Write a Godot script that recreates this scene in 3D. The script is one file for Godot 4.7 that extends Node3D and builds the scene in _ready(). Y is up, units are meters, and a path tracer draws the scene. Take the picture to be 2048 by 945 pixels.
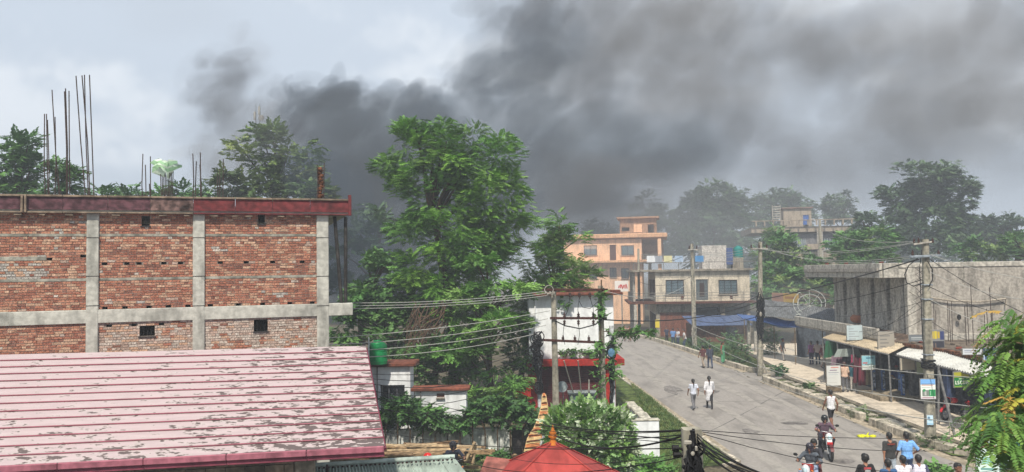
extends Node3D
# A street with a burning building behind the trees. Units are metres, y up, the camera looks along -z.

const F := 1600.0          # focal length in photograph pixels (2048 wide)
const EYE := Vector3(0, 7.2, 0)
var cam_basis := Basis(Vector3.RIGHT, atan(74.5 / F)) * Basis(Vector3.BACK, -0.016)
var rng := RandomNumberGenerator.new()
var name_count := {}
var mat_cache := {}
var tex_cache := {}
var mesh_cache := {}


# ---------------------------------------------------------------- places
func ray(u: float, v: float) -> Vector3:
	return cam_basis * Vector3((u - 1024.0) / F, -(v - 472.5) / F, -1.0)

func at(u: float, v: float, z: float) -> Vector3:
	var d := ray(u, v)
	return EYE + d * (z / -d.z)

func on(u: float, v: float, h := 0.0) -> Vector3:
	var d := ray(u, v)
	return EYE + d * ((h - EYE.y) / d.y)

func rf(a: float, b: float) -> float:
	return rng.randf_range(a, b)


# ---------------------------------------------------------------- nodes
func numbered(parent: Node, called: String) -> String:
	var key := str(parent.get_instance_id()) + called
	var k: int = name_count.get(key, 0)
	name_count[key] = k + 1
	return called if k == 0 else "%s_%03d" % [called, k]

func metas(o: Node, label: String, category := "", group := "", kind := "") -> Node:
	if label: o.set_meta("label", label)
	if category: o.set_meta("category", category)
	if group: o.set_meta("group", group)
	if kind: o.set_meta("kind", kind)
	return o

func thing(called: String, label: String, category: String, xf := Transform3D(), group := "") -> Node3D:
	var o := Node3D.new()
	o.name = numbered(self, called)
	add_child(o)
	o.transform = xf
	metas(o, label, category, group)
	return o

func part(parent: Node, called: String, mesh: Mesh, m: Material, xf := Transform3D()) -> MeshInstance3D:
	var o := MeshInstance3D.new()
	o.name = numbered(parent, called)
	o.mesh = mesh
	o.material_override = m
	o.transform = xf
	parent.add_child(o)
	return o

func single(called: String, mesh: Mesh, m: Material, label: String, category: String, xf := Transform3D(), group := "") -> MeshInstance3D:
	var o := part(self, called, mesh, m, xf)
	metas(o, label, category, group)
	return o

func ground_piece(called: String, mesh: Mesh, m: Material, label: String, xf := Transform3D()) -> MeshInstance3D:
	var o := part(self, called, mesh, m, xf)
	metas(o, label, "ground", "", "structure")
	return o

func many(parent: Node, called: String, mesh: Mesh, m: Material, xfs: Array, cols: Array, stuff := true) -> MultiMeshInstance3D:
	var mm := MultiMesh.new()
	mm.transform_format = MultiMesh.TRANSFORM_3D
	mm.use_colors = true
	mm.mesh = mesh
	mm.instance_count = xfs.size()
	for i in xfs.size():
		mm.set_instance_transform(i, xfs[i])
		mm.set_instance_color(i, cols[i])
	var o := MultiMeshInstance3D.new()
	o.name = numbered(parent, called)
	o.multimesh = mm
	o.material_override = m
	parent.add_child(o)
	if stuff: o.set_meta("kind", "stuff")
	return o

func T(p: Vector3, yaw := 0.0, s := Vector3.ONE) -> Transform3D:
	return Transform3D(Basis(Vector3.UP, yaw).scaled_local(s), p)


# ---------------------------------------------------------------- mesh builder
class MB:
	var v := PackedVector3Array()
	var n := PackedVector3Array()
	var c := PackedColorArray()
	var uv := PackedVector2Array()
	var xf := Transform3D()
	var col := Color.WHITE
	func vert(p: Vector3, nn: Vector3, t := Vector2.ZERO):
		v.append(xf * p)
		n.append((xf.basis * nn).normalized())
		c.append(col)
		uv.append(t)
	func tri(a: Vector3, b: Vector3, d: Vector3):   # counter-clockwise from outside
		var nn := (b - a).cross(d - a)
		if nn.length_squared() < 1e-14: return
		nn = nn.normalized()
		vert(a, nn); vert(d, nn); vert(b, nn)
	func quad(a: Vector3, b: Vector3, d: Vector3, e: Vector3, t0 := Vector2.ZERO, t1 := Vector2.ONE):
		var nn := (d - a).cross(e - b).normalized()
		var ta := Vector2(t0.x, t1.y); var tb := t1; var td := Vector2(t1.x, t0.y); var te := t0
		vert(a, nn, ta); vert(d, nn, td); vert(b, nn, tb)
		vert(a, nn, ta); vert(e, nn, te); vert(d, nn, td)
	func box(p: Vector3, s: Vector3, b := Basis(), bev := 0.0):
		var keep := xf
		xf = xf * Transform3D(b, p)
		var h := s * 0.5
		var e: float = min(bev, min(h.x, min(h.y, h.z)) * 0.6)
		var q := []    # q[corner][axis]
		for i in 8:
			var sg := Vector3(1 if i & 1 else -1, 1 if i & 2 else -1, 1 if i & 4 else -1)
			var row := []
			for k in 3:
				var r := (h - Vector3(e, e, e))
				r[k] = h[k]
				row.append(r * sg)
			q.append(row)
		var faces := [[0, [1, 3, 7, 5]], [0, [4, 6, 2, 0]], [1, [2, 6, 7, 3]], [1, [0, 1, 5, 4]], [2, [4, 5, 7, 6]], [2, [1, 0, 2, 3]]]
		for f in faces:
			var k: int = f[0]
			var id: Array = f[1]
			quad(q[id[0]][k], q[id[1]][k], q[id[2]][k], q[id[3]][k])
		if e > 0.0:
			for i in 8:
				for k in 3:
					var j := i | (1 << k)
					if j == i: continue
					var k1 := (k + 1) % 3
					var k2 := (k + 2) % 3
					soft_quad(q[i][k1], q[j][k1], q[j][k2], q[i][k2])
				soft_tri(q[i][0], q[i][1], q[i][2])
		xf = keep
	func soft_quad(a: Vector3, b: Vector3, d: Vector3, e: Vector3):   # turned away from the origin of the box
		if (d - a).cross(e - b).dot(a + b + d + e) < 0.0: quad(a, e, d, b)
		else: quad(a, b, d, e)
	func soft_tri(a: Vector3, b: Vector3, d: Vector3):
		if (b - a).cross(d - a).dot(a + b + d) < 0.0: tri(a, d, b)
		else: tri(a, b, d)
	func rings(list: Array, close := true, caps := true):   # list of rings (arrays of points, counter-clockwise looking against the way of the list), smooth
		var m: int = list[0].size()
		var cen := []
		for r in list:
			var s := Vector3.ZERO
			for p in r: s += p
			cen.append(s / m)
		for i in list.size() - 1:
			for j in (m if close else m - 1):
				var k := (j + 1) % m
				var a: Vector3 = list[i][j]; var b: Vector3 = list[i][k]; var d: Vector3 = list[i + 1][k]; var e: Vector3 = list[i + 1][j]
				var na: Vector3 = a - cen[i]; var nb: Vector3 = b - cen[i]; var nd: Vector3 = d - cen[i + 1]; var ne: Vector3 = e - cen[i + 1]
				var fn := (d - a).cross(e - b)
				if fn.length_squared() < 1e-16: continue
				fn = fn.normalized()
				if fn.dot(na + nb + nd + ne) < 0.0:
					fn = -fn
					var w := b; b = e; e = w
					var x := nb; nb = ne; ne = x
				na = (na.normalized() + fn * 0.6).normalized(); nb = (nb.normalized() + fn * 0.6).normalized()
				nd = (nd.normalized() + fn * 0.6).normalized(); ne = (ne.normalized() + fn * 0.6).normalized()
				vert(a, na); vert(d, nd); vert(b, nb)
				vert(a, na); vert(e, ne); vert(d, nd)
		if caps and close:
			for side in 2:
				var i: int = 0 if side == 0 else list.size() - 1
				var o: Vector3 = cen[0] - cen[1] if side == 0 else cen[i] - cen[i - 1]
				for j in m:
					var a: Vector3 = list[i][j]; var b: Vector3 = list[i][(j + 1) % m]
					if (b - a).cross(cen[i] - a).dot(o) < 0.0: tri(b, a, cen[i])
					else: tri(a, b, cen[i])
	func tube(pts: Array, rad, sides := 6, caps := true):
		var list := []
		var side := Vector3.ZERO
		for i in pts.size():
			var d: Vector3 = (pts[min(i + 1, pts.size() - 1)] - pts[max(i - 1, 0)]).normalized()
			if side == Vector3.ZERO:
				side = d.cross(Vector3.UP if abs(d.y) < 0.9 else Vector3.RIGHT).normalized()
			side = (side - d * side.dot(d)).normalized()
			var up := d.cross(side)
			var r: float = rad if rad is float else rad[i]
			var ring := []
			for j in sides:
				var a := TAU * j / sides
				ring.append(pts[i] + (side * cos(a) + up * sin(a)) * r)
			list.append(ring)
		rings(list, true, caps)
	func lathe(prof: Array, sides := 12, caps := true):    # prof of Vector2(radius, y)
		var list := []
		for p in prof:
			var ring := []
			for j in sides:
				var a := TAU * j / sides
				ring.append(Vector3(cos(a) * p.x, p.y, sin(a) * p.x))
			list.append(ring)
		rings(list, true, caps)
	func torus(p: Vector3, axis: Vector3, R: float, r: float, seg := 20, sides := 8):
		var s := axis.cross(Vector3.UP if abs(axis.y) < 0.9 else Vector3.RIGHT).normalized()
		var t := axis.cross(s).normalized()
		for i in seg:
			var a0 := TAU * i / seg
			var a1 := TAU * (i + 1) / seg
			for j in sides:
				var b0 := TAU * j / sides
				var b1 := TAU * (j + 1) / sides
				var q := []
				var nn := []
				for w in [[a0, b0], [a1, b0], [a1, b1], [a0, b1]]:
					var dir: Vector3 = s * cos(w[0]) + t * sin(w[0])
					var no: Vector3 = dir * cos(w[1]) + axis * sin(w[1])
					q.append(p + dir * R + no * r)
					nn.append(no)
				if (q[2] - q[0]).cross(q[3] - q[1]).dot(nn[0]) < 0.0:
					q = [q[0], q[3], q[2], q[1]]; nn = [nn[0], nn[3], nn[2], nn[1]]
				vert(q[0], nn[0]); vert(q[2], nn[2]); vert(q[1], nn[1])
				vert(q[0], nn[0]); vert(q[3], nn[3]); vert(q[2], nn[2])
	func ball(p: Vector3, r: Vector3, seg := 10, rows := 7):
		var keep := xf
		xf = xf * Transform3D(Basis(), p)
		var list := []
		for i in rows + 1:
			var a := PI * (float(i) / rows - 0.5)
			var ring := []
			for j in seg:
				var b := TAU * j / seg
				ring.append(Vector3(cos(b) * cos(a) * r.x, sin(a) * r.y, sin(b) * cos(a) * r.z) * (1.0 if i > 0 and i < rows else 0.999) + (Vector3(cos(b), 0, sin(b)) * 1e-4))
			list.append(ring)
		rings(list, true, false)
		xf = keep
	func prism(poly: Array, y0: float, y1: float):    # flat outline of Vector2(x, z) standing from y0 to y1
		var area := 0.0
		for i in poly.size():
			area += poly[i].cross(poly[(i + 1) % poly.size()])
		var q := poly.duplicate()
		if area < 0.0: q.reverse()
		var idx := Geometry2D.triangulate_polygon(PackedVector2Array(q))
		for i in range(0, idx.size(), 3):
			var a: Vector2 = q[idx[i]]; var b: Vector2 = q[idx[i + 1]]; var d: Vector2 = q[idx[i + 2]]
			if (b - a).cross(d - a) > 0.0:
				var w := b; b = d; d = w
			tri(Vector3(a.x, y1, a.y), Vector3(b.x, y1, b.y), Vector3(d.x, y1, d.y))
			tri(Vector3(a.x, y0, a.y), Vector3(d.x, y0, d.y), Vector3(b.x, y0, b.y))
		for i in q.size():
			var a: Vector2 = q[i]; var b: Vector2 = q[(i + 1) % q.size()]
			quad(Vector3(b.x, y0, b.y), Vector3(a.x, y0, a.y), Vector3(a.x, y1, a.y), Vector3(b.x, y1, b.y))
	func sheet(poly: Array, y: float):                # flat ground outline, facing up
		var idx := Geometry2D.triangulate_polygon(PackedVector2Array(poly))
		for i in range(0, idx.size(), 3):
			var a: Vector2 = poly[idx[i]]; var b: Vector2 = poly[idx[i + 1]]; var d: Vector2 = poly[idx[i + 2]]
			if (b - a).cross(d - a) > 0.0:
				var w := b; b = d; d = w
			tri(Vector3(a.x, y, a.y), Vector3(b.x, y, b.y), Vector3(d.x, y, d.y))
	func mesh() -> ArrayMesh:
		var arr := []
		arr.resize(Mesh.ARRAY_MAX)
		arr[Mesh.ARRAY_VERTEX] = v
		arr[Mesh.ARRAY_NORMAL] = n
		arr[Mesh.ARRAY_COLOR] = c
		arr[Mesh.ARRAY_TEX_UV] = uv
		var m := ArrayMesh.new()
		if v.size(): m.add_surface_from_arrays(Mesh.PRIMITIVE_TRIANGLES, arr)
		return m

func bx(p: Vector3, s: Vector3, bev := 0.0, b := Basis()) -> ArrayMesh:
	var m := MB.new()
	m.box(p, s, b, bev)
	return m.mesh()

func unit_box(bev := 0.04) -> ArrayMesh:       # shared box to be scaled
	var key := "unit%.3f" % bev
	if not mesh_cache.has(key): mesh_cache[key] = bx(Vector3.ZERO, Vector3.ONE, bev)
	return mesh_cache[key]

func sized(p: Vector3, s: Vector3, b := Basis()) -> Transform3D:
	return Transform3D(b.scaled_local(s), p)

func bar(a: Vector3, b: Vector3, r, sides := 6) -> ArrayMesh:
	var m := MB.new()
	m.tube([a, b], r, sides)
	return m.mesh()

func look_basis(d: Vector3) -> Basis:     # x along d, y as upright as it can be
	var x := d.normalized()
	var z := x.cross(Vector3.UP).normalized()
	return Basis(x, z.cross(x), z)


# ---------------------------------------------------------------- materials
func noise_tex(freq: float, cols: Array, offs: Array, sd := 1, octaves := 4, size := 512, warp := false) -> NoiseTexture2D:
	var key := str([freq, cols, offs, sd, octaves, size, warp])
	if tex_cache.has(key): return tex_cache[key]
	var nz := FastNoiseLite.new()
	nz.noise_type = FastNoiseLite.TYPE_SIMPLEX_SMOOTH
	nz.seed = sd
	nz.frequency = freq
	nz.fractal_octaves = octaves
	if warp:
		nz.domain_warp_enabled = true
		nz.domain_warp_amplitude = 30.0
		nz.domain_warp_frequency = freq
	var t := NoiseTexture2D.new()
	t.width = size
	t.height = size
	t.seamless = true
	t.noise = nz
	var g := Gradient.new()
	g.offsets = PackedFloat32Array(offs)
	g.colors = PackedColorArray(cols)
	t.color_ramp = g
	tex_cache[key] = t
	return t

func gray(a: float) -> Color: return Color(a, a, a)

# a painted, plastered or bare surface: a colour, fine mottling and coarse stains, both laid in world space
func surf(name_: String, c: Color, rough := 0.85, stain := 0.0, streak := false, fine := 0.12, bump := 0.0) -> StandardMaterial3D:
	if mat_cache.has(name_): return mat_cache[name_]
	var m := StandardMaterial3D.new()
	m.resource_name = name_
	m.albedo_color = c
	m.roughness = rough
	m.metallic_specular = 0.35
	if fine > 0.0:
		m.albedo_texture = noise_tex(0.02, [gray(1.0 - fine * 2.0), gray(1.0 - fine), gray(1.0)], [0.25, 0.5, 0.75], 7, 5)
		m.uv1_triplanar = true
		m.uv1_world_triplanar = true
		m.uv1_scale = Vector3.ONE * 0.45
	if stain > 0.0:
		m.detail_enabled = true
		m.detail_blend_mode = BaseMaterial3D.BLEND_MODE_MUL
		m.detail_albedo = noise_tex(0.012, [gray(1.0 - stain * 0.8), gray(1.0 - stain * 0.3), Color.WHITE, Color.WHITE], [0.2, 0.38, 0.55, 0.9], 21, 5, 512, true)
		m.detail_uv_layer = BaseMaterial3D.DETAIL_UV_2
		m.uv2_triplanar = true
		m.uv2_world_triplanar = true
		m.uv2_scale = Vector3(0.24, 0.07, 0.24) if streak else Vector3.ONE * 0.16
	if bump > 0.0:
		m.heightmap_enabled = true
		m.heightmap_texture = noise_tex(0.05, [Color.BLACK, Color.WHITE], [0.2, 0.8], 5, 4)
		m.heightmap_scale = bump
		m.uv1_triplanar = true
		m.uv1_world_triplanar = true
		m.uv1_scale = Vector3.ONE * 0.45
	mat_cache[name_] = m
	return m

func plain_mat(name_: String, c: Color, rough := 0.6, metal := 0.0) -> StandardMaterial3D:
	if mat_cache.has(name_): return mat_cache[name_]
	var m := StandardMaterial3D.new()
	m.resource_name = name_
	m.albedo_color = c
	m.roughness = rough
	m.metallic = metal
	mat_cache[name_] = m
	return m

func cloth(c: Color) -> StandardMaterial3D:
	var key := "cloth" + c.to_html()
	if mat_cache.has(key): return mat_cache[key]
	var m := plain_mat(key, c, 0.95)
	m.rim_enabled = true
	m.rim = 0.25
	m.albedo_texture = noise_tex(0.03, [gray(0.86), gray(1.0)], [0.3, 0.7], 9, 4, 256)
	m.uv1_triplanar = true
	m.uv1_scale = Vector3.ONE * 1.6
	return m

func leaf_mat(name_: String) -> StandardMaterial3D:
	if mat_cache.has(name_): return mat_cache[name_]
	var m := StandardMaterial3D.new()
	m.resource_name = name_
	m.vertex_color_use_as_albedo = true
	m.roughness = 0.55
	m.metallic_specular = 0.4
	m.backlight_enabled = true
	m.backlight = Color(0.5, 0.55, 0.3)
	m.cull_mode = BaseMaterial3D.CULL_DISABLED
	mat_cache[name_] = m
	return m

func tint_mat(name_: String, rough := 0.85) -> StandardMaterial3D:
	if mat_cache.has(name_): return mat_cache[name_]
	var m := StandardMaterial3D.new()
	m.resource_name = name_
	m.vertex_color_use_as_albedo = true
	m.roughness = rough
	m.metallic_specular = 0.3
	m.albedo_texture = noise_tex(0.03, [gray(0.62), gray(0.95), gray(1.0)], [0.25, 0.5, 0.8], 3, 5)
	m.uv1_triplanar = true
	m.uv1_world_triplanar = true
	m.uv1_scale = Vector3.ONE * 1.1
	mat_cache[name_] = m
	return m

func glass() -> StandardMaterial3D:
	if mat_cache.has("glass"): return mat_cache["glass"]
	var m := StandardMaterial3D.new()
	m.resource_name = "glass"
	m.albedo_color = Color(0.5, 0.6, 0.65, 0.25)
	m.transparency = BaseMaterial3D.TRANSPARENCY_ALPHA
	m.roughness = 0.08
	mat_cache["glass"] = m
	return m

func lin(r: float, g: float, b: float) -> Color: return Color(r, g, b)          # linear, for vertex colours
func srgb(r: int, g: int, b: int) -> Color: return Color(r / 255.0, g / 255.0, b / 255.0)


# ================================================================ the scene
func _ready() -> void:
	rng.seed = 20240917
	var cam := Camera3D.new()
	cam.name = "camera"
	cam.transform = Transform3D(cam_basis, EYE)
	cam.fov = rad_to_deg(2.0 * atan(472.5 / F))
	cam.near = 0.2
	cam.far = 9000.0
	add_child(cam)
	cam.current = true
	var we := WorldEnvironment.new()
	we.name = "world_environment"
	var e := Environment.new()
	e.background_mode = Environment.BG_SKY
	e.sky = Sky.new()
	e.sky.sky_material = make_sky()
	e.tonemap_mode = Environment.TONE_MAPPER_LINEAR
	e.tonemap_exposure = 1.1
	e.fog_enabled = true
	e.fog_density = 0.0018
	e.fog_light_color = Color(0.84, 0.87, 0.91)
	e.volumetric_fog_enabled = true
	e.volumetric_fog_density = 0.0
	e.sdfgi_enabled = true
	e.ssao_enabled = true
	e.ssil_enabled = true
	we.environment = e
	add_child(we)
	var sun := DirectionalLight3D.new()
	sun.name = "sun"
	sun.light_energy = 1.6
	sun.light_color = Color(1.0, 0.965, 0.9)
	sun.light_angular_distance = 2.0
	sun.shadow_enabled = true
	sun.rotation = Vector3(deg_to_rad(-53.0), deg_to_rad(-9.0), 0)   # from behind the left shoulder
	add_child(sun)
	build_ground()
	build_brick_building()
	build_far_houses()
	build_concrete_building()
	build_shops()
	build_substation()
	build_compound()
	build_trees()
	build_smoke()
	build_poles_and_cables()
	build_street_things()
	build_people()


func make_sky() -> PanoramaSkyMaterial:
	# air and cloud only: pale blue haze with soft grey cloud, the same all the way round
	var w := 1024
	var h := 512
	var im := Image.create(w, h, false, Image.FORMAT_RGBF)
	var n1 := FastNoiseLite.new()
	n1.seed = 5
	n1.frequency = 1.3
	n1.fractal_octaves = 5
	n1.domain_warp_enabled = true
	n1.domain_warp_amplitude = 0.5
	n1.domain_warp_frequency = 1.0
	var n2 := FastNoiseLite.new()
	n2.seed = 11
	n2.frequency = 0.9
	n2.fractal_octaves = 4
	for y in h:
		var el := PI * (0.5 - (y + 0.5) / h)
		for x in w:
			var az := TAU * (x + 0.5) / w
			var d := Vector3(cos(el) * cos(az), sin(el), cos(el) * sin(az))
			var p := Vector3(d.x, d.y * 2.2, d.z)
			var k := n1.get_noise_3dv(p * 1.6)
			var g := n2.get_noise_3dv(p * 1.3 + Vector3(9, 3, 1))
			var up: float = clamp(d.y, 0.0, 1.0)
			var c := Color(0.50, 0.585, 0.69).lerp(Color(0.70, 0.77, 0.87), pow(up, 0.7))
			c = c.lerp(Color(0.82, 0.87, 0.93), smoothstep(-0.1, 0.45, k) * 0.75)      # lit cloud
			c = c.lerp(Color(0.44, 0.475, 0.525), smoothstep(-0.05, 0.5, g) * 0.45)  # grey veil
			im.set_pixel(x, y, c)
	var s := PanoramaSkyMaterial.new()
	s.panorama = ImageTexture.create_from_image(im)
	return s


# ---------------------------------------------------------------- ground, road, kerbs
func v2(p: Vector3) -> Vector2: return Vector2(p.x, p.z)

func build_ground() -> void:
	var soil := surf("soil", Color(0.40, 0.37, 0.30), 0.95, 0.35, false, 0.14)
	var m := MB.new()
	m.sheet([Vector2(-4000, -6000), Vector2(4000, -6000), Vector2(4000, 60), Vector2(-4000, 60)], 0.0)
	ground_piece("ground", m.mesh(), soil, "bare earth around the houses")
	# road
	var asphalt := surf("asphalt", Color(0.56, 0.54, 0.52), 0.9, 0.13, false, 0.03)
	asphalt.uv2_scale = Vector3(0.14, 0.14, 0.035)
	var road := [Vector2(9.0, -12), Vector2(8.55, -28), Vector2(8.2, -32), Vector2(7.75, -42), Vector2(7.3, -52.7), Vector2(6.9, -64), Vector2(6.3, -80), Vector2(4.0, -92), Vector2(-2.0, -97), Vector2(-2.0, -101),
		Vector2(9.0, -98), Vector2(13.6, -88), Vector2(14.9, -82), Vector2(15.6, -72), Vector2(16.2, -60), Vector2(16.4, -56), Vector2(19.2, -55.0), Vector2(21.5, -54.6), Vector2(21.5, -53.2), Vector2(18.5, -52.9), Vector2(16.1, -52.6), Vector2(16.2, -44), Vector2(16.35, -36), Vector2(16.5, -31), Vector2(17.0, -27), Vector2(17.5, -12)]
	m = MB.new()
	m.sheet(road, 0.012)
	var rd := ground_piece("road", m.mesh(), asphalt, "worn dusty grey road curving away to the left")
	# dusty margins and tar seams
	var dust := surf("road_dust", Color(0.68, 0.63, 0.55), 0.95, 0.25, false, 0.1)
	var tar := surf("tar", Color(0.40, 0.39, 0.38), 0.85, 0.0, false, 0.1)
	m = MB.new()
	strip(m, [Vector2(16.05, -52.0), Vector2(16.0, -44), Vector2(16.1, -37), Vector2(16.3, -31), Vector2(16.7, -27)], 0.55, 0.017, 0.3)
	strip(m, [Vector2(7.0, -68), Vector2(7.35, -58), Vector2(7.55, -52.7), Vector2(7.95, -42), Vector2(8.4, -32)], 0.3, 0.017, 0.2)
	strip(m, [Vector2(14.6, -82), Vector2(15.3, -72), Vector2(15.9, -60), Vector2(16.1, -56.4)], 0.5, 0.017, 0.3)
	part(rd, "dusty_margin", m.mesh(), dust)
	for s in [[on(1415, 868), on(1580, 778), 0.05], [on(1400, 806), on(1600, 800), 0.05], [on(1270, 752), on(1520, 771), 0.04], [on(1560, 861), on(1730, 866), 0.05], [on(1330, 726), on(1480, 734), 0.05]]:
		m = MB.new()
		var pts := []
		for i in 9:
			var p: Vector3 = s[0].lerp(s[1], i / 8.0)
			pts.append(Vector2(p.x + rf(-0.06, 0.06), p.z + rf(-0.1, 0.1)))
		strip(m, pts, s[2], 0.0165, 0.3)
		part(rd, "tar_seam", m.mesh(), tar)
	# wear: wheel tracks, mended patches and oil, litter along the kerb
	var worn := surf("worn_track", Color(0.585, 0.565, 0.54), 0.85, 0.15, false, 0.03)
	var patch := surf("mended_patch", Color(0.53, 0.51, 0.495), 0.9, 0.3, false, 0.12)
	for tx in [9.4, 10.9, 12.9, 14.4]:
		m = MB.new()
		var tp := []
		for i in 14: tp.append(Vector2(tx + rf(-0.12, 0.12) - 0.02 * max(0.0, i * 4.0 - 24.0), -26.0 - i * 4.0))
		strip(m, tp, 0.42, 0.0145 + 0.0002 * tx, 0.5)
		part(rd, "wheel_track", m.mesh(), worn)
	for i in 6:
		var c := Vector2(rf(8.8, 15.4), rf(-62, -28))
		var poly := []
		var sx := rf(0.25, 0.9)
		var sz := rf(0.4, 1.8)
		for k in 9: poly.append(c + Vector2(cos(TAU * k / 9) * sx, sin(TAU * k / 9) * sz) * rf(0.7, 1.2))
		m = MB.new()
		m.sheet(poly, 0.0185 + 0.0004 * i)
		part(rd, "mended_patch", m.mesh(), patch)
	var lit := MB.new()
	for i in 90:
		var lz := rf(-60, -28)
		var lx := 15.85 + rf(-0.25, 0.15) if rng.randf() < 0.6 else 7.8 + rf(-0.2, 0.3) - (lz + 34) * -0.02
		lit.box(Vector3(lx, 0.03, lz), Vector3(rf(0.04, 0.16), 0.02, rf(0.04, 0.14)), Basis.from_euler(Vector3(rf(-0.2, 0.2), rf(0, 3), rf(-0.2, 0.2))))
	var lp := part(self, "litter", lit.mesh(), surf("litter", Color(0.66, 0.62, 0.55), 0.9, 0.5, false, 0.3))
	metas(lp, "scraps of litter and gravel along both road edges", "litter", "", "stuff")
	# paved forecourt on the right, with a rough masonry edge and flat slabs over the drain
	var paving := surf("paving", Color(0.80, 0.75, 0.68), 0.95, 0.12, false, 0.05)
	m = MB.new()
	m.prism([Vector2(17.7, -30), Vector2(17.75, -40), Vector2(17.8, -52), Vector2(17.95, -53.5), Vector2(18.6, -56.4), Vector2(19.2, -62), Vector2(20.8, -75), Vector2(40, -75), Vector2(40, -14), Vector2(19.6, -14), Vector2(18.2, -24)], -0.05, 0.24)
	ground_piece("pavement", m.mesh(), paving, "pale dusty forecourt in front of the shops")
	m = MB.new()
	for i in 7:
		var z := -31.5 - i * 3.1 + rf(-0.4, 0.4)
		strip(m, [Vector2(17.8, z), Vector2(18.8, z + rf(-0.1, 0.1)), Vector2(20.0, z)], 0.05, 0.247, 0.2)
	part(get_node("pavement"), "slab_joint", m.mesh(), tar)
	m = MB.new()
	m.prism([Vector2(19.0, -44.6), Vector2(22.0, -44.6), Vector2(22.0, -41.6), Vector2(19.0, -41.9)], 0.2, 0.46)
	ground_piece("pavement_platform", m.mesh(), surf("platform", Color(0.62, 0.57, 0.49), 0.95, 0.3), "low concrete platform before the tea stall railing")
	# drain wall of stones
	var stone := tint_mat("stone")
	var wall := thing("drain_wall", "low rough stone edge between the grass strip and the paved forecourt", "wall", Transform3D())
	wall.set_meta("kind", "structure")
	var xs := []
	var cs := []
	var z := -24.5
	while z > -52.3:
		var l := rf(0.28, 0.5)
		for k in 2:
			xs.append(sized(Vector3(17.62 + rf(-0.03, 0.03) - (0.0 if z < -30 else (z + 30) * -0.05), 0.02 + k * 0.13, z - l / 2), Vector3(0.24, 0.125, l - 0.02), Basis.from_euler(Vector3(rf(-0.05, 0.05), rf(-0.1, 0.1), rf(-0.06, 0.06)))))
			var g := rf(0.10, 0.25)
			cs.append(lin(g, g * 0.92, g * 0.78))
		z -= l
	for i in xs.size():
		if i < 150:
			var b := part(wall, "stone", unit_box(0.12), surf("drain_stone_%d" % (i % 3), Color(0.44 + 0.05 * (i % 3), 0.41 + 0.05 * (i % 3), 0.36 + 0.04 * (i % 3)), 0.95, 0.4), xs[i])
			b.name = b.name
	# kerbs: concrete blocks, each a piece
	var kc := [surf("kerb_a", Color(0.80, 0.76, 0.69), 0.9, 0.35, true, 0.12), surf("kerb_b", Color(0.74, 0.71, 0.64), 0.9, 0.4, true, 0.12), surf("kerb_c", Color(0.83, 0.79, 0.72), 0.9, 0.3, true, 0.12)]
	kerb("kerb", "raised concrete kerb along the right side of the road, broken by one gap", [Vector2(16.75, -52.9), Vector2(16.3, -52.5), Vector2(16.15, -51.6), Vector2(16.3, -44), Vector2(16.4, -38.0)], 1.1, 0.32, 0.34, kc)
	kerb("kerb", "nearest raised concrete kerb, ending beside the pole with posters", [Vector2(16.3, -36.9), Vector2(16.5, -32.5), Vector2(16.8, -30.9), Vector2(17.6, -30.0), Vector2(18.6, -29.8)], 0.75, 0.34, 0.36, kc)
	kerb("kerb", "far raised concrete kerb of the island before the tan house", [Vector2(18.3, -56.0), Vector2(17.0, -56.1), Vector2(16.5, -57.0), Vector2(16.1, -62), Vector2(15.4, -73), Vector2(14.5, -83), Vector2(13.4, -88), Vector2(10.5, -92.5)], 1.4, 0.32, 0.34, kc)
	kerb("kerb", "low pale kerb along the grass verge left of the road", [Vector2(6.0, -84), Vector2(6.8, -66), Vector2(7.25, -53), Vector2(7.7, -42), Vector2(8.1, -32.4), Vector2(8.35, -30.2), Vector2(7.6, -29.6)], 1.3, 0.16, 0.1, kc)
	# grass and weeds
	var lawn := surf("lawn", Color(0.36, 0.43, 0.20), 0.95, 0.4, false, 0.15)
	m = MB.new()
	m.sheet([Vector2(4.9, -29.5), Vector2(7.6, -29.7), Vector2(8.2, -30.3), Vector2(8.0, -32), Vector2(7.62, -42), Vector2(7.17, -53), Vector2(6.75, -66), Vector2(5.9, -84), Vector2(4.0, -84), Vector2(4.9, -50)], 0.03)
	ground_piece("verge", m.mesh(), lawn, "grass verge between the white wall and the road")
	m = MB.new()
	m.sheet([Vector2(16.5, -30.6), Vector2(17.5, -30.2), Vector2(17.5, -52), Vector2(16.6, -52.3), Vector2(16.35, -50)], 0.06)
	m.sheet([Vector2(17.6, -29.9), Vector2(18.4, -29.7), Vector2(19.4, -20), Vector2(17.9, -20), Vector2(17.5, -29.2)], 0.03)
	ground_piece("strip_of_earth", m.mesh(), lawn, "narrow planted strip between kerb and forecourt")
	m = MB.new()
	m.sheet([Vector2(16.9, -56.3), Vector2(18.4, -56.4), Vector2(19.0, -62), Vector2(20.6, -75), Vector2(19.0, -84), Vector2(14.2, -86), Vector2(15.6, -73), Vector2(16.3, -62)], 0.06)
	ground_piece("island_ground", m.mesh(), lawn, "planted island before the tan house")
	m = MB.new()
	m.sheet([Vector2(-12, -21), Vector2(4.9, -21), Vector2(4.9, -31), Vector2(-12, -31.2)], 0.02)
	ground_piece("yard_ground", m.mesh(), surf("yard", Color(0.40, 0.42, 0.27), 0.95, 0.4), "trodden yard inside the white wall")
	var slabs := thing("drain_cover", "line of loose concrete slabs lying on the grass strip", "slab")
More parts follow.
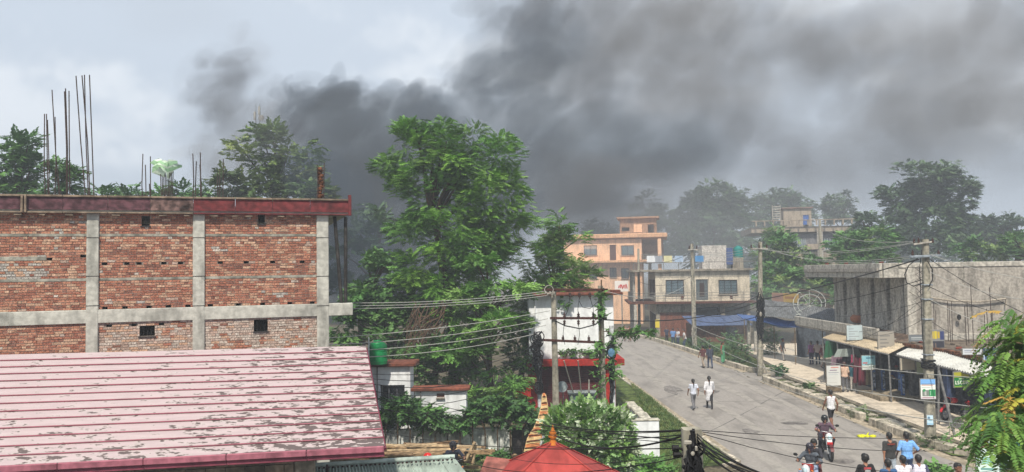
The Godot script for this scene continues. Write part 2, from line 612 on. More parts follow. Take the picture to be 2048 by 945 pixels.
	for i in 16:
		var p := Vector3(rf(17.05, 17.25), 0.11, -31.0 - i * 1.3 + rf(-0.2, 0.2))
		part(slabs, "slab", unit_box(0.05), kc[i % 3], sized(p, Vector3(rf(0.5, 0.65), 0.1, rf(0.75, 1.15)), Basis(Vector3.UP, rf(-0.2, 0.2))))
	grass("grass", 3400, [[on(1262, 770), on(1300, 800), on(1425, 900), on(1330, 905)], [on(1325, 945), on(1340, 880), on(1440, 905), on(1400, 945)]], 0.16, [lin(0.10, 0.16, 0.04), lin(0.16, 0.19, 0.06), lin(0.07, 0.13, 0.035)], "short uneven grass on the verge left of the road")
	grass("grass", 1700, [[Vector3(16.6, 0, -31), Vector3(17.5, 0, -31), Vector3(17.5, 0, -51), Vector3(16.5, 0, -51)], [Vector3(17.4, 0, -29.6), Vector3(18.4, 0, -29.6), Vector3(19.6, 0, -20), Vector3(17.8, 0, -20)]], 0.14, [lin(0.11, 0.16, 0.04), lin(0.17, 0.19, 0.06), lin(0.07, 0.12, 0.03)], "patchy grass in the strip behind the kerb")
	grass("grass", 900, [[Vector3(16.6, 0, -57), Vector3(18.4, 0, -57), Vector3(20, 0, -78), Vector3(14.6, 0, -84)]], 0.22, [lin(0.08, 0.12, 0.04), lin(0.12, 0.14, 0.05)], "grass on the island before the tan house")
	grass("grass", 1300, [[Vector3(-5, 0, -24), Vector3(5, 0, -24), Vector3(5, 0, -31), Vector3(-5, 0, -31)]], 0.15, [lin(0.10, 0.16, 0.04), lin(0.15, 0.18, 0.06)], "grass in the yard behind the red pavilion")

func strip(m: MB, pts: Array, w: float, y: float, rag := 0.0) -> void:
	var l := []
	for i in pts.size():
		var d: Vector2 = (pts[min(i + 1, pts.size() - 1)] - pts[max(i - 1, 0)]).normalized()
		var s := Vector2(-d.y, d.x) * w * 0.5
		l.append([pts[i] + s * rf(1 - rag, 1 + rag), pts[i] - s * rf(1 - rag, 1 + rag)])
	for i in l.size() - 1:
		var q := [l[i][0], l[i][1], l[i + 1][1], l[i + 1][0]]
		var a := Vector3(q[0].x, y, q[0].y); var b := Vector3(q[1].x, y, q[1].y); var c := Vector3(q[2].x, y, q[2].y); var d := Vector3(q[3].x, y, q[3].y)
		if (b - a).cross(d - a).y < 0.0: m.quad(a, d, c, b)
		else: m.quad(a, b, c, d)

func kerb(called: String, label: String, line: Array, step: float, w: float, h: float, mats: Array) -> void:
	var o := thing(called, label, "kerb")
	o.set_meta("kind", "structure")
	var i := 0
	var n := 0
	var pos: Vector2 = line[0]
	while i < line.size() - 1:
		var to: Vector2 = line[i + 1]
		var left := pos.distance_to(to)
		var l: float = min(step * rf(0.85, 1.15), left)
		if left - l < step * 0.35: l = left
		var nxt := pos.move_toward(to, l)
		var mid := (pos + nxt) * 0.5
		var d := nxt - pos
		part(o, "kerb_block", unit_box(0.06), mats[n % mats.size()], sized(Vector3(mid.x, h / 2 - 0.03 + rf(-0.015, 0.015), mid.y), Vector3(l - 0.025, h + 0.06, w), Basis(Vector3.UP, -atan2(d.y, d.x) + rf(-0.015, 0.015))))
		n += 1
		pos = nxt
		if pos.distance_to(to) < 0.01: i += 1

func tuft_mesh(blades := 8, spread := 0.5) -> ArrayMesh:
	var key := "tuft%d" % blades
	if mesh_cache.has(key): return mesh_cache[key]
	var m := MB.new()
	for i in blades:
		var a := TAU * i / blades + rf(-0.3, 0.3)
		var o := Vector3(cos(a), 0, sin(a))
		var base := o * rf(0.0, 0.35)
		var s := Vector3(-o.z, 0, o.x) * 0.07
		var mid := base + o * spread * 0.35 + Vector3.UP * rf(0.5, 0.7)
		var tip := base + o * spread * rf(0.7, 1.2) + Vector3.UP * rf(0.75, 1.1)
		m.quad(base - s, base + s, mid + s * 0.8, mid - s * 0.8)
		m.tri(mid - s * 0.8, mid + s * 0.8, tip)
	mesh_cache[key] = m.mesh()
	return mesh_cache[key]

func grass(called: String, count: int, quads: Array, h: float, cols: Array, label: String) -> void:
	var xs := []
	var cs := []
	for i in count:
		var q: Array = quads[i % quads.size()]
		var a := rf(0, 1)
		var b := rf(0, 1)
		var p: Vector3 = q[0].lerp(q[1], a).lerp(q[3].lerp(q[2], a), b)
		p.y = 0.02
		var s := h * rf(0.5, 1.4)
		xs.append(Transform3D(Basis(Vector3.UP, rf(0, TAU)).scaled_local(Vector3(s, s * rf(0.7, 1.2), s)), p))
		var c: Color = cols[rng.randi() % cols.size()]
		cs.append(c * rf(0.75, 1.25))
	var o := many(self, called, tuft_mesh(), leaf_mat("grass_blade"), xs, cs)
	metas(o, label, "grass", "", "stuff")


# ---------------------------------------------------------------- the unfinished brick building
func build_brick_building() -> void:
	var z0 := 26.1
	var base := at(657, 600, z0)
	base.y = 0.0
	var dirx := Vector3(1, 0, -0.345).normalized()
	var nz := Vector3(0.345, 0, 1).normalized()
	var fr := Transform3D(Basis(dirx, Vector3.UP, nz), base)
	var inv := fr.affine_inverse()
	var o := thing("brick_building", "unfinished red brick building with concrete frame and rebar on its roof", "building", fr)
	var L := func(u: float, v: float, zl := 0.0) -> Vector3:
		var d: Vector3 = inv.basis * ray(u, v)
		var e: Vector3 = inv * EYE
		return e + d * ((zl - e.z) / d.z)
	var conc := surf("raw_concrete", Color(0.76, 0.76, 0.725), 0.9, 0.3, true, 0.08)
	var conc2 := surf("raw_concrete_band", Color(0.66, 0.655, 0.61), 0.92, 0.4, false, 0.14)
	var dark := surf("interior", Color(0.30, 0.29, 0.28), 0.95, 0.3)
	var xr: float = 0.0
	var roof_y: float = L.call(640, 431).y
	var beam1: float = L.call(640, 608).y
	var beam0: float = L.call(640, 633).y
	var cols := [[633, 657], [385, 409], [172, 197], [-62, -36], [-300, -275]]
	var edges := []
	for c in cols:
		var a: float = L.call(c[0], 560).x
		var b: float = L.call(c[1], 560).x
		edges.append([a, b])
		part(o, "column", bx(Vector3((a + b) / 2, (roof_y) / 2, -0.1), Vector3(b - a, roof_y, 0.34), 0.02), conc)
		for jv in [476, 553, 612]:
			var jy: float = L.call((c[0] + c[1]) * 0.5, jv).y
			part(o, "pour_joint", bx(Vector3((a + b) / 2, jy, 0.0), Vector3(b - a + 0.012, 0.022, 0.15)), dark)
	var xl: float = edges[4][0]
	# floor beam, with the cantilever on the right
	var xc: float = L.call(705, 615).x
	part(o, "floor_beam", bx(Vector3((xl + xc) / 2, (beam0 + beam1) / 2, -0.14), Vector3(xc - xl, beam1 - beam0, 0.4), 0.015), conc)
	# roof slab and its formwork
	var top_y: float = L.call(640, 399.5).y
	part(o, "roof_slab", bx(Vector3((xl + xc) / 2 - 0.02, roof_y + 0.14, -5.3), Vector3(xc - xl - 0.1, 0.2, 10.8), 0.02), conc)
	var form := [surf("formwork_red", Color(0.48, 0.21, 0.22), 0.75, 0.35, true, 0.16), surf("formwork_faded", Color(0.43, 0.29, 0.32), 0.85, 0.5, true, 0.2), surf("formwork_scraped", Color(0.52, 0.42, 0.40), 0.9, 0.6, true, 0.25)]
	var wood := surf("rail_wood", Color(0.60, 0.53, 0.46), 0.9, 0.4, false, 0.15)
	var marks := [-300, -120, -30, 44, 125, 215, 300, 386, 470, 545, 620, 703]
	for i in marks.size() - 1:
		var a: float = L.call(marks[i], 415, 0.15).x
		var b: float = L.call(marks[i + 1], 415, 0.15).x
		var mm: Material = form[0] if i >= 7 else (form[2] if i == 6 else form[1])
		part(o, "formwork_board", bx(Vector3((a + b) / 2, (roof_y + top_y) / 2 + 0.02, 0.14 + rf(0, 0.012)), Vector3(b - a - 0.012, top_y - roof_y - 0.14, 0.03), 0.004), mm)
		part(o, "formwork_rail", bx(Vector3((a + b) / 2, top_y - 0.02, 0.16), Vector3(b - a - 0.01, 0.06, 0.1), 0.01), wood)
		part(o, "formwork_rail", bx(Vector3((a + b) / 2, roof_y + 0.01, 0.16), Vector3(b - a - 0.01, 0.045, 0.1), 0.01), wood if i < 7 else form[0])
	for u in [43, 50]:
		var p: Vector3 = L.call(u, 414, 0.2)
		part(o, "formwork_stay", bx(Vector3(p.x, (roof_y + top_y) / 2, 0.23), Vector3(0.06, 0.52, 0.05), 0.008), wood)
	var pe: Vector3 = L.call(699, 414, 0.2)
	part(o, "formwork_stay", bx(Vector3(pe.x, (roof_y + top_y) / 2 + 0.06, 0.225), Vector3(0.1, 0.68, 0.05), 0.008), form[0])
	for u in [37, 85, 137, 232, 328, 376, 429, 470, 500, 560, 612]:
		var p: Vector3 = L.call(u, 432, 0.1)
		part(o, "formwork_block", bx(Vector3(p.x + rf(-0.05, 0.05), roof_y - 0.055, 0.1), Vector3(rf(0.14, 0.24), 0.05, 0.16), 0.006, Basis(Vector3.BACK, rf(-0.1, 0.1))), wood)
	# thin tie bands across the bays
	var bands := [[471, 0.085], [553.5, 0.085]]
	var openings := [[282, 299, 432, 452], [515, 529, 429, 448], [278, 309, 650, 674], [507, 535, 640, 664]]
	var holes := [[98, 517, 0], [165, 513, 0], [46, 625, 0], [107, 624, 0], [148, 622, 0], [208, 528, 1], [253, 528, 1], [277, 527, 1], [327, 527, 1], [360, 526, 1], [209, 619, 1], [249, 618, 1], [297, 617, 1], [336, 615, 1], [375, 614, 1], [440, 525, 2], [492, 525, 2], [545, 525, 2], [604, 523, 2], [420, 613, 2], [476, 611, 2], [525, 610, 2], [579, 608, 2], [624, 607, 2], [217, 651, 1], [267, 650, 1], [322, 648, 1]]
	var mortar := surf("mortar", Color(0.60, 0.55, 0.51), 0.95, 0.25, false, 0.12)
	var brick_mat := tint_mat("brick", 0.92)
	var red := [lin(0.409, 0.171, 0.113), lin(0.490, 0.235, 0.155), lin(0.350, 0.141, 0.095), lin(0.545, 0.301, 0.202), lin(0.448, 0.191, 0.123), lin(0.582, 0.376, 0.260), lin(0.285, 0.133, 0.098)]
	var pale := [lin(0.56, 0.45, 0.38), lin(0.50, 0.37, 0.30), lin(0.62, 0.54, 0.47), lin(0.54, 0.39, 0.32), lin(0.60, 0.51, 0.43)]
	var gry := [lin(0.45, 0.42, 0.38), lin(0.50, 0.47, 0.43)]
	var wear := FastNoiseLite.new()
	wear.seed = 4
	wear.frequency = 0.55
	var all_xf := []
	var all_c := []
	var bm := MB.new()
	var courses := 0.078
	for b in 4:
		var x0: float = edges[b + 1][1]
		var x1: float = edges[b][0]
		var levels := [[beam1, roof_y], [3.6, beam0]]
		for lv in 2:
			var y: float = levels[lv][0]
			var bays := []
			for r in openings:
				var p0: Vector3 = L.call(r[0], r[3]); var p1: Vector3 = L.call(r[1], r[2])
				if p0.x > x0 and p1.x < x1 and p1.y > levels[lv][0] - 0.2 and p0.y < levels[lv][1]:
					bays.append([p0.x, p1.x, p0.y, min(p1.y, levels[lv][1])])
			var band_y := []
			if lv == 0:
				for bd in bands:
					var by: float = L.call(640, bd[0]).y
					by = beam1 + (roundf((by - beam1) / courses - 0.5) + 0.5) * courses
					band_y.append(by)
					part(o, "tie_band", bx(Vector3((x0 + x1) / 2, by, -0.075), Vector3(x1 - x0, courses + 0.004, 0.16 + rf(0, 0.01)), 0.008), conc2)
			var row := 0
			while y < levels[lv][1] - 0.04:
				var yc := y + courses * 0.5
				var skip := false
				for by in band_y:
					if abs(yc - by) < courses * 0.4: skip = true
				if skip:
					y += courses
					row += 1
					continue
				var gaps := []
				for op in bays:
					if yc > op[2] and yc < op[3]: gaps.append([op[0], op[1]])
				for hh in holes:
					var hp: Vector3 = L.call(hh[0], hh[1])
					if abs(hp.y - yc) < courses * 0.5 and hp.x > x0 and hp.x < x1: gaps.append([hp.x - 0.075, hp.x + 0.075])
				# mortar behind this course, left out at the openings
				var cuts := gaps.duplicate()
				cuts.sort_custom(func(p, q): return p[0] < q[0])
				var s := x0
				for g in cuts + [[x1, x1]]:
					if g[0] > s + 0.01:
						bm.box(Vector3((s + g[0]) / 2, yc, -0.075), Vector3(g[0] - s, courses, 0.13))
					s = max(s, g[1])
				var header := row % 2 == 1
				var x := x0 - (rf(0.0, 0.12))
				while x < x1:
					var bl := (0.115 if header and rng.randf() < 0.8 else 0.23) * rf(0.93, 1.07)
					var a: float = max(x + 0.006, x0)
					var e: float = min(x + bl - 0.006, x1)
					x += bl
					if e - a < 0.035: continue
					var clear := true
					for g in gaps:
						if e > g[0] + 0.01 and a < g[1] - 0.01:
							if a < g[0] - 0.05: e = g[0]
							elif e > g[1] + 0.05: a = g[1]
							else: clear = false
					if not clear: continue
					var xc2 := (a + e) / 2
					var k := wear.get_noise_2d(xc2 * 1.2, yc * 2.0)
					var c: Color = red[rng.randi() % red.size()]
					if lv == 1 and b < 2 and rng.randf() < 0.93 + k: c = pale[rng.randi() % pale.size()]
					elif k > 0.5 and rng.randf() < 0.7: c = gry[rng.randi() % 2]
					elif lv == 0 and b == 2 and xc2 < L.call(95, 540).x and yc < L.call(50, 512).y and yc > L.call(50, 560).y: c = gry[rng.randi() % 2] if rng.randf() < 0.8 else c
					elif rng.randf() < 0.03: c = pale[rng.randi() % 3]
					c = c * rf(0.82, 1.18)
					all_xf.append(sized(Vector3(xc2, yc, -0.05 + rf(-0.006, 0.008)), Vector3(e - a, courses - 0.014 - rf(0, 0.006), 0.1), Basis.from_euler(Vector3(0, rf(-0.03, 0.03), rf(-0.012, 0.012)))))
					all_c.append(c)
				y += courses
				row += 1
	part(o, "mortar", bm.mesh(), mortar)
	# grey cement patch left on the wall
	var g0: Vector3 = L.call(-60, 522); var g1: Vector3 = L.call(92, 514)
	part(o, "cement_band", bx(Vector3((g0.x + g1.x) / 2 , g1.y - 0.05, -0.06), Vector3(g1.x - g0.x, 0.13, 0.14), 0.01), conc2)
	# the 300 bricks that show largest stand alone, the others are one mass
	var order := range(all_xf.size())
	var score := {}
	for i in all_xf.size():
		var p: Vector3 = fr * (all_xf[i] as Transform3D).origin
		var d := cam_basis.inverse() * (p - EYE)
		var u := 1024 + F * d.x / -d.z
		var ww: float = (all_xf[i] as Transform3D).basis.x.length()
		score[i] = ww / -d.z - (10.0 if u < 4 or p.y < 5.0 else 0.0)
	order.sort_custom(func(p, q): return score[p] > score[q])
	var rest_x := []
	var rest_c := []
	for k in order.size():
		var i: int = order[k]
		if k < 300:
			var key := "brick_tone_%d" % (k % 9)
			var c: Color = all_c[i]
			if not mat_cache.has(key):
				var mm: StandardMaterial3D = brick_mat.duplicate()
				mm.vertex_color_use_as_albedo = false
				mm.albedo_color = c.linear_to_srgb()
				mat_cache[key] = mm
			var best := key
			var bd := 9.0
			for q in 9:
				if mat_cache.has("brick_tone_%d" % q):
					var qc: Color = mat_cache["brick_tone_%d" % q].albedo_color.srgb_to_linear()
					var dd := Vector3(qc.r - c.r, qc.g - c.g, qc.b - c.b).length()
					if dd < bd: bd = dd; best = "brick_tone_%d" % q
			part(o, "brick", unit_box(0.0), mat_cache[best], all_xf[i])
		else:
			rest_x.append(all_xf[i])
			rest_c.append(all_c[i])
	many(o, "bricks", unit_box(0.0), brick_mat, rest_x, rest_c)
	# rooms behind the openings, side and back
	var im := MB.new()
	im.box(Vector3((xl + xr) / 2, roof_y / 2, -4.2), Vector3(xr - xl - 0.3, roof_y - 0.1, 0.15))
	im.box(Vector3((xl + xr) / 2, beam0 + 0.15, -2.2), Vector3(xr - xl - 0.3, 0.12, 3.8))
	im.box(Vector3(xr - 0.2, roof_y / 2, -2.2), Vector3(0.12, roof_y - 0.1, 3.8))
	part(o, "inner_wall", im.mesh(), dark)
	var bar_mat := surf("window_iron", Color(0.2, 0.19, 0.19), 0.7, 0.0, false, 0.0)
	for r in openings:
		var p0: Vector3 = L.call(r[0], r[3]); var p1: Vector3 = L.call(r[1], r[2])
		var fm := MB.new()
		var wy: float = min(p1.y, roof_y if p1.y > beam1 else beam0)
		fm.box(Vector3((p0.x + p1.x) / 2, p0.y - 0.02, -0.04), Vector3(p1.x - p0.x + 0.06, 0.04, 0.14))
		for k in 3:
			var x: float = lerp(p0.x, p1.x, 0.25 + 0.25 * k)
			fm.tube([Vector3(x, p0.y, -0.1), Vector3(x, wy, -0.1)], 0.008, 4)
		part(o, "window_grille", fm.mesh(), bar_mat)
	# bamboo props holding the overhang
	var bamboo := surf("dark_prop", Color(0.26, 0.25, 0.24), 0.8, 0.4, true, 0.2)
	for s in [[669, 433, 683, 607], [691, 434, 691, 606]]:
		part(o, "prop", bar(L.call(s[0], s[1], -0.1), L.call(s[2], s[3], -0.1), 0.06, 7), bamboo)
	# reinforcement bars standing on the roof columns
	var rust := surf("rebar", Color(0.33, 0.27, 0.25), 0.85, 0.2, true, 0.2)
	var bars := [[91, 397, 88, 228, -2.5], [96, 397, 92, 228, -2.5], [97, 397, 94, 240, -3.2], [108, 397, 109, 234, -2.5], [122, 397, 103, 180, -2.8], [132, 397, 128, 183, -0.4], [134, 397, 130, 177, -0.6], [139, 397, 137, 182, -0.5],
		[172, 397, 151, 152, -0.3], [180, 397, 163, 151, -0.4], [177, 397, 168, 150, -0.6], [188, 397, 178, 150, -0.3], [286, 396, 285, 308, -3.5], [292, 396, 290, 330, -3.6], [297, 396, 298, 368, -3.5], [301, 396, 300, 313, -3.7],
		[384, 396, 385, 307, -0.3], [391, 396, 392, 323, -0.5], [400, 396, 400, 305, -0.3], [402, 396, 399, 330, -0.6], [434, 396, 434, 346, -4.5], [438, 396, 439, 338, -4.6], [446, 396, 446, 318, -4.5],
		[633, 397, 634, 330, -0.2], [638, 397, 637, 333, -0.35], [642, 397, 643, 334, -0.4], [648, 397, 648, 326, -0.2]]
	for s in bars:
		var a: Vector3 = L.call(s[0], s[1], s[4]); var b: Vector3 = L.call(s[2], s[3], s[4])
		a.y = roof_y + 0.2
		var mid := (a + b) / 2 + Vector3(rf(-0.04, 0.04), 0, 0)
		var m := MB.new()
		m.tube([a, mid, b], 0.017, 5)
		part(o, "rebar", m.mesh(), rust)
	var wrap := MB.new()
	for k in 9:
		var p: Vector3 = L.call(640 + rf(-4, 4), 392 - k * 6.5, -0.3)
		wrap.box(p, Vector3(rf(0.1, 0.22), 0.13, rf(0.1, 0.2)), Basis.from_euler(Vector3(rf(-0.4, 0.4), rf(0, 3), rf(-0.5, 0.5))), 0.03)
	part(o, "rebar_shuttering", wrap.mesh(), surf("old_board", Color(0.56, 0.36, 0.25), 0.95, 0.5, true, 0.25))
	# a bundle of bars with a pale sack hung over it
	var bag := thing("sack", "crumpled white and green sack tied over the rebar on the roof", "sack", fr)
	var sc: Vector3 = L.call(333, 335, -3.4)
	var fold := FastNoiseLite.new()
	fold.seed = 6
	fold.frequency = 2.4
	var shells := [MB.new(), MB.new()]
	var crush := []
	for q in 140: crush.append(rf(0.62, 1.3))
	for band in 6:
		var list := []
		for e in 2:
			var t := (band + e) / 6.0
			var rowp := []
			for q in 20:
				var a := TAU * q / 20
				var w: float = 0.34 * sin(PI * (0.16 + 0.78 * t)) * (1.0 + 0.9 * fold.get_noise_3d(cos(a) * 0.8, t * 1.3, sin(a) * 0.8) + 0.2 * sin(a * 5.0 + t * 6.0))
				w *= crush[(band + e) * 20 + q]
				rowp.append(sc + Vector3(cos(a) * w * 1.05 - 0.1 * (1.0 - t), 0.25 - 0.5 * t + 0.16 * sin(a * 3.0 + 1.0) * t + 0.12 * (crush[(band + e) * 20 + 19 - q] - 0.95), sin(a) * w * 0.75))
			list.append(rowp)
		(shells[1 if band in [1, 3] else 0] as MB).rings(list, true, false)
	part(bag, "sack_cloth", shells[0].mesh(), cloth(Color(0.82, 0.89, 0.82)))
	part(bag, "green_print", shells[1].mesh(), cloth(Color(0.62, 0.78, 0.62)))
	part(bag, "tied_corner", bar(L.call(322, 330, -3.4), L.call(315, 318, -3.4), 0.07, 6), cloth(Color(0.6, 0.66, 0.68)))
	for k in 9:
		var m := bar(Vector3(L.call(323 + k * 2.6, 396, -3.4 - 0.05 * (k % 3)).x, roof_y + 0.2, -3.4 - 0.05 * (k % 3)), L.call(320 + k * 3.2, 338, -3.4 - 0.05 * (k % 3)), 0.016, 5)
		part(o, "rebar", m, rust)


# ---------------------------------------------------------------- houses down the road
# a frame whose local z = 0 plane is a facade seen in the photograph; x runs right, y up, z towards the camera
func facade(u0: float, u1: float, za: float, zb: float) -> Transform3D:
	var a := at(u0, 560, za)
	var b := at(u1, 560, zb)
	a.y = 0.0
	b.y = 0.0
	var x := (b - a).normalized()
	return Transform3D(Basis(x, Vector3.UP, x.cross(Vector3.UP)), a)

func hit(fr: Transform3D, u: float, v: float, zl := 0.0) -> Vector3:
	var inv := fr.affine_inverse()
	var d: Vector3 = inv.basis * ray(u, v)
	var e: Vector3 = inv * EYE
	return e + d * ((zl - e.z) / d.z)

# a wall with rectangular openings (left, right, low, high), thick, its face at z
func pierced(x0: float, x1: float, y0: float, y1: float, z: float, thick: float, ops: Array) -> ArrayMesh:
	var m := MB.new()
	var xs := [x0, x1]
	var ys := [y0, y1]
	for o in ops:
		xs.append_array([clamp(o[0], x0, x1), clamp(o[1], x0, x1)])
		ys.append_array([clamp(o[2], y0, y1), clamp(o[3], y0, y1)])
	xs.sort()
	ys.sort()
	for j in ys.size() - 1:
		if ys[j + 1] - ys[j] < 0.001: continue
		var run := -1.0e9
		for i in xs.size() - 1:
			if xs[i + 1] - xs[i] < 0.001 and i < xs.size() - 2: continue
			var cx: float = (xs[i] + xs[i + 1]) / 2
			var cy: float = (ys[j] + ys[j + 1]) / 2
			var open := false
			for o in ops:
				if cx > o[0] and cx < o[1] and cy > o[2] and cy < o[3]: open = true
			if not open and run < -1.0e8: run = xs[i]
			if (open or i == xs.size() - 2) and run > -1.0e8:
				var e: float = xs[i] if open else xs[i + 1]
				if e - run > 0.001: m.box(Vector3((run + e) / 2, cy, z - thick / 2), Vector3(e - run, ys[j + 1] - ys[j], thick))
				run = -1.0e9
	return m.mesh()

func window_in(o: Node3D, r: Array, z: float, frame: Material, cols := 3, grille := true, called := "window") -> void:
	var w: float = r[1] - r[0]
	var h: float = r[3] - r[2]
	var m := MB.new()
	var t := 0.07
	m.box(Vector3(r[0] + t / 2, r[2] + h / 2, z), Vector3(t, h, 0.08))
	m.box(Vector3(r[1] - t / 2, r[2] + h / 2, z), Vector3(t, h, 0.08))
	m.box(Vector3(r[0] + w / 2, r[3] - t / 2, z), Vector3(w - 2 * t, t, 0.08))
	m.box(Vector3(r[0] + w / 2, r[2] + t / 2, z), Vector3(w - 2 * t, t, 0.08))
	for k in range(1, cols):
		m.box(Vector3(r[0] + w * k / cols, r[2] + h / 2, z), Vector3(0.05, h - 2 * t, 0.06))
	if grille:
		for k in range(1, 5):
			m.box(Vector3(r[0] + w / 2, r[2] + h * k / 5, z + 0.01), Vector3(w - 2 * t, 0.02, 0.02))
	var wn := part(o, called, m.mesh(), frame)
	for k in cols:
		part(wn, "pane", bx(Vector3(r[0] + w * (k + 0.5) / cols, r[2] + h / 2, z - 0.015), Vector3(w / cols - 0.06, h - 2 * t, 0.012)), glass())
	part(o, "sill", bx(Vector3(r[0] + w / 2, r[2] - 0.04, z + 0.12), Vector3(w + 0.1 * min(w, 1.6), 0.07, min(0.28, w * 0.3)), 0.01), surf("sill", Color(0.62, 0.59, 0.54), 0.9, 0.2))

func rect(fr: Transform3D, u0: float, u1: float, v0: float, v1: float, zl := 0.0) -> Array:
	var a := hit(fr, u0, v1, zl)
	var b := hit(fr, u1, v0, zl)
	return [a.x, b.x, a.y, b.y]

func build_far_houses() -> void:
	tan_house()
	orange_house()
	grey_house()

func shell(o: Node3D, x0: float, x1: float, y0: float, y1: float, depth: float, m: Material) -> void:
	# side, rear and inner walls behind a facade
	var b := MB.new()
	b.box(Vector3(x0 + 0.1, (y0 + y1) / 2, -depth / 2 - 0.12), Vector3(0.2, y1 - y0 - 0.01, depth - 0.25))
	b.box(Vector3(x1 - 0.1, (y0 + y1) / 2, -depth / 2 - 0.12), Vector3(0.2, y1 - y0 - 0.01, depth - 0.25))
	b.box(Vector3((x0 + x1) / 2, (y0 + y1) / 2, -depth + 0.1), Vector3(x1 - x0 - 0.42, y1 - y0 - 0.01, 0.2))
	part(o, "side_wall", b.mesh(), m)

func tan_house() -> void:
	var fr := facade(1310, 1500, 88, 87)
	var o := thing("tan_house", "two storey cream house with dark windows and a roof terrace at the road bend", "house", fr)
	var cream := surf("cream_wall", Color(0.81, 0.77, 0.70), 0.9, 0.22, true, 0.07)
	var greyp := surf("grey_plaster", Color(0.60, 0.57, 0.52), 0.92, 0.3, true, 0.1)
	var brown := surf("brown_trim", Color(0.42, 0.27, 0.22), 0.8, 0.1)
	var dk := surf("dark_frame", Color(0.20, 0.15, 0.14), 0.7, 0.0, false, 0.0)
	var r := rect(fr, 1312, 1499, 541, 604)
	var x0: float = r[0]; var x1: float = r[1]
	var y1: float = r[2]; var yt: float = r[3]
	var w1 := rect(fr, 1332, 1368, 560, 590)
	var dr := rect(fr, 1393, 1416, 559, 601)
	var w2 := rect(fr, 1438, 1475, 560, 589)
	part(o, "wall", pierced(x0, x1, y1, yt, 0, 0.24, [w1, dr, w2]), cream)
	window_in(o, w1, -0.12, dk, 3)
	window_in(o, w2, -0.12, dk, 3)
	var d := part(o, "door", bx(Vector3((dr[0] + dr[1]) / 2, (dr[2] + dr[3]) / 2, -0.14), Vector3(dr[1] - dr[0] - 0.02, dr[3] - dr[2] - 0.02, 0.06), 0.01), surf("grey_door", Color(0.36, 0.40, 0.42), 0.6, 0.1))
	part(d, "door_panel", bx(Vector3((dr[0] + dr[1]) / 2, (dr[2] + dr[3]) / 2, -0.1), Vector3(0.5, 1.5, 0.03), 0.01), dk)
	# ground floor with a wide shutter, pillars and an open bay
	var sh := rect(fr, 1321, 1383, 625, 663)
	var bay := rect(fr, 1390, 1441, 614, 668)
	var bay2 := rect(fr, 1452, 1494, 614, 668)
	part(o, "wall", pierced(x0, x1, 0, y1 - 0.25, 0, 0.24, [[sh[0], sh[1], 0, sh[3]], [bay[0], bay[1], 0, bay[3]], [bay2[0], bay2[1], 0, bay2[3]]]), greyp)
	var sm := MB.new()
	var k := 0.02
	while k < sh[3]:
		sm.box(Vector3((sh[0] + sh[1]) / 2, k + 0.06, -0.12 - rf(0, 0.004)), Vector3(sh[1] - sh[0], 0.115, 0.04), Basis(), 0.02)
		k += 0.12
	part(o, "roller_shutter", sm.mesh(), surf("brown_shutter", Color(0.50, 0.31, 0.24), 0.7, 0.3, true, 0.12))
	for b in [bay, bay2]:
		part(o, "shop_front", bx(Vector3((b[0] + b[1]) / 2, b[3] / 2, -1.6), Vector3(b[1] - b[0], b[3], 0.1)), surf("blue_grey_front", Color(0.34, 0.37, 0.40), 0.8, 0.3))
	var dpt := 11.0
	shell(o, x0, x1, 0, yt, dpt, cream)
	# floor and roof slabs with their overhang
	part(o, "floor_slab", bx(Vector3((x0 + x1) / 2 - 1.2, y1 - 0.12, -4.65), Vector3(x1 - x0 + 3.6, 0.22, 11.1), 0.02), brown)
	part(o, "roof_slab", bx(Vector3((x0 + x1) / 2 - 1.0, yt + 0.1, -5.2), Vector3(x1 - x0 + 3.4, 0.24, 11.2), 0.02), greyp)
	# balcony rail
	var rail := MB.new()
	var ya := y1 + 0.02
	for h in [0.35, 0.65, 0.95]:
		rail.tube([Vector3(x0 - 2.6, ya + h, 1.2), Vector3(x1 + 0.3, ya + h, 1.2)], 0.025, 4)
		rail.tube([Vector3(x0 - 2.6, ya + h, 1.2), Vector3(x0 - 2.6, ya + h, -8.5)], 0.025, 4)
	for i in 12:
		rail.tube([Vector3(lerp(x0 - 2.6, x1 + 0.3, i / 11.0), ya, 1.2), Vector3(lerp(x0 - 2.6, x1 + 0.3, i / 11.0), ya + 1.0, 1.2)], 0.025, 4)
		rail.tube([Vector3(x0 - 2.6, ya, lerp(1.2, -8.5, i / 11.0)), Vector3(x0 - 2.6, ya + 1.0, lerp(1.2, -8.5, i / 11.0))], 0.025, 4)
	part(o, "balcony_rail", rail.mesh(), surf("rail_grey", Color(0.55, 0.54, 0.52), 0.6, 0.1))
	for i in 2:
		part(o, "flower_pot", bx(Vector3(w1[1] - 0.3 + i * 5.2, y1 + 0.4, 0.9), Vector3(0.3, 0.35, 0.3), 0.06), brown)
	# the left side with its pillars and tall windows
	var side := MB.new()
	for i in 5:
		side.box(Vector3(x0 - 2.3, (y1 - 0.3) / 2, 1.0 - i * 2.3), Vector3(0.32, y1 - 0.32, 0.32), Basis(), 0.02)
	for i in 4:
		side.box(Vector3(x0 - 2.3, (y1 + yt) / 2, -0.8 - i * 2.3), Vector3(0.26, yt - y1 - 0.02, 0.26), Basis(), 0.02)
	part(o, "side_pillar", side.mesh(), surf("pale_pillar", Color(0.72, 0.70, 0.66), 0.9, 0.25, true))
	for i in 4:
		for lv in 2:
			part(o, "side_window", bx(Vector3(x0 - 0.03, (1.35 if lv == 0 else y1 + 1.35), -1.2 - i * 2.3), Vector3(0.06, 2.1, 1.5), 0.02), dk)
	# roof terrace: parapet rail, room, plumbing
	var ry := yt + 0.22
	var rm := rect(fr, 1405, 1453, 491, 539, -4.0)
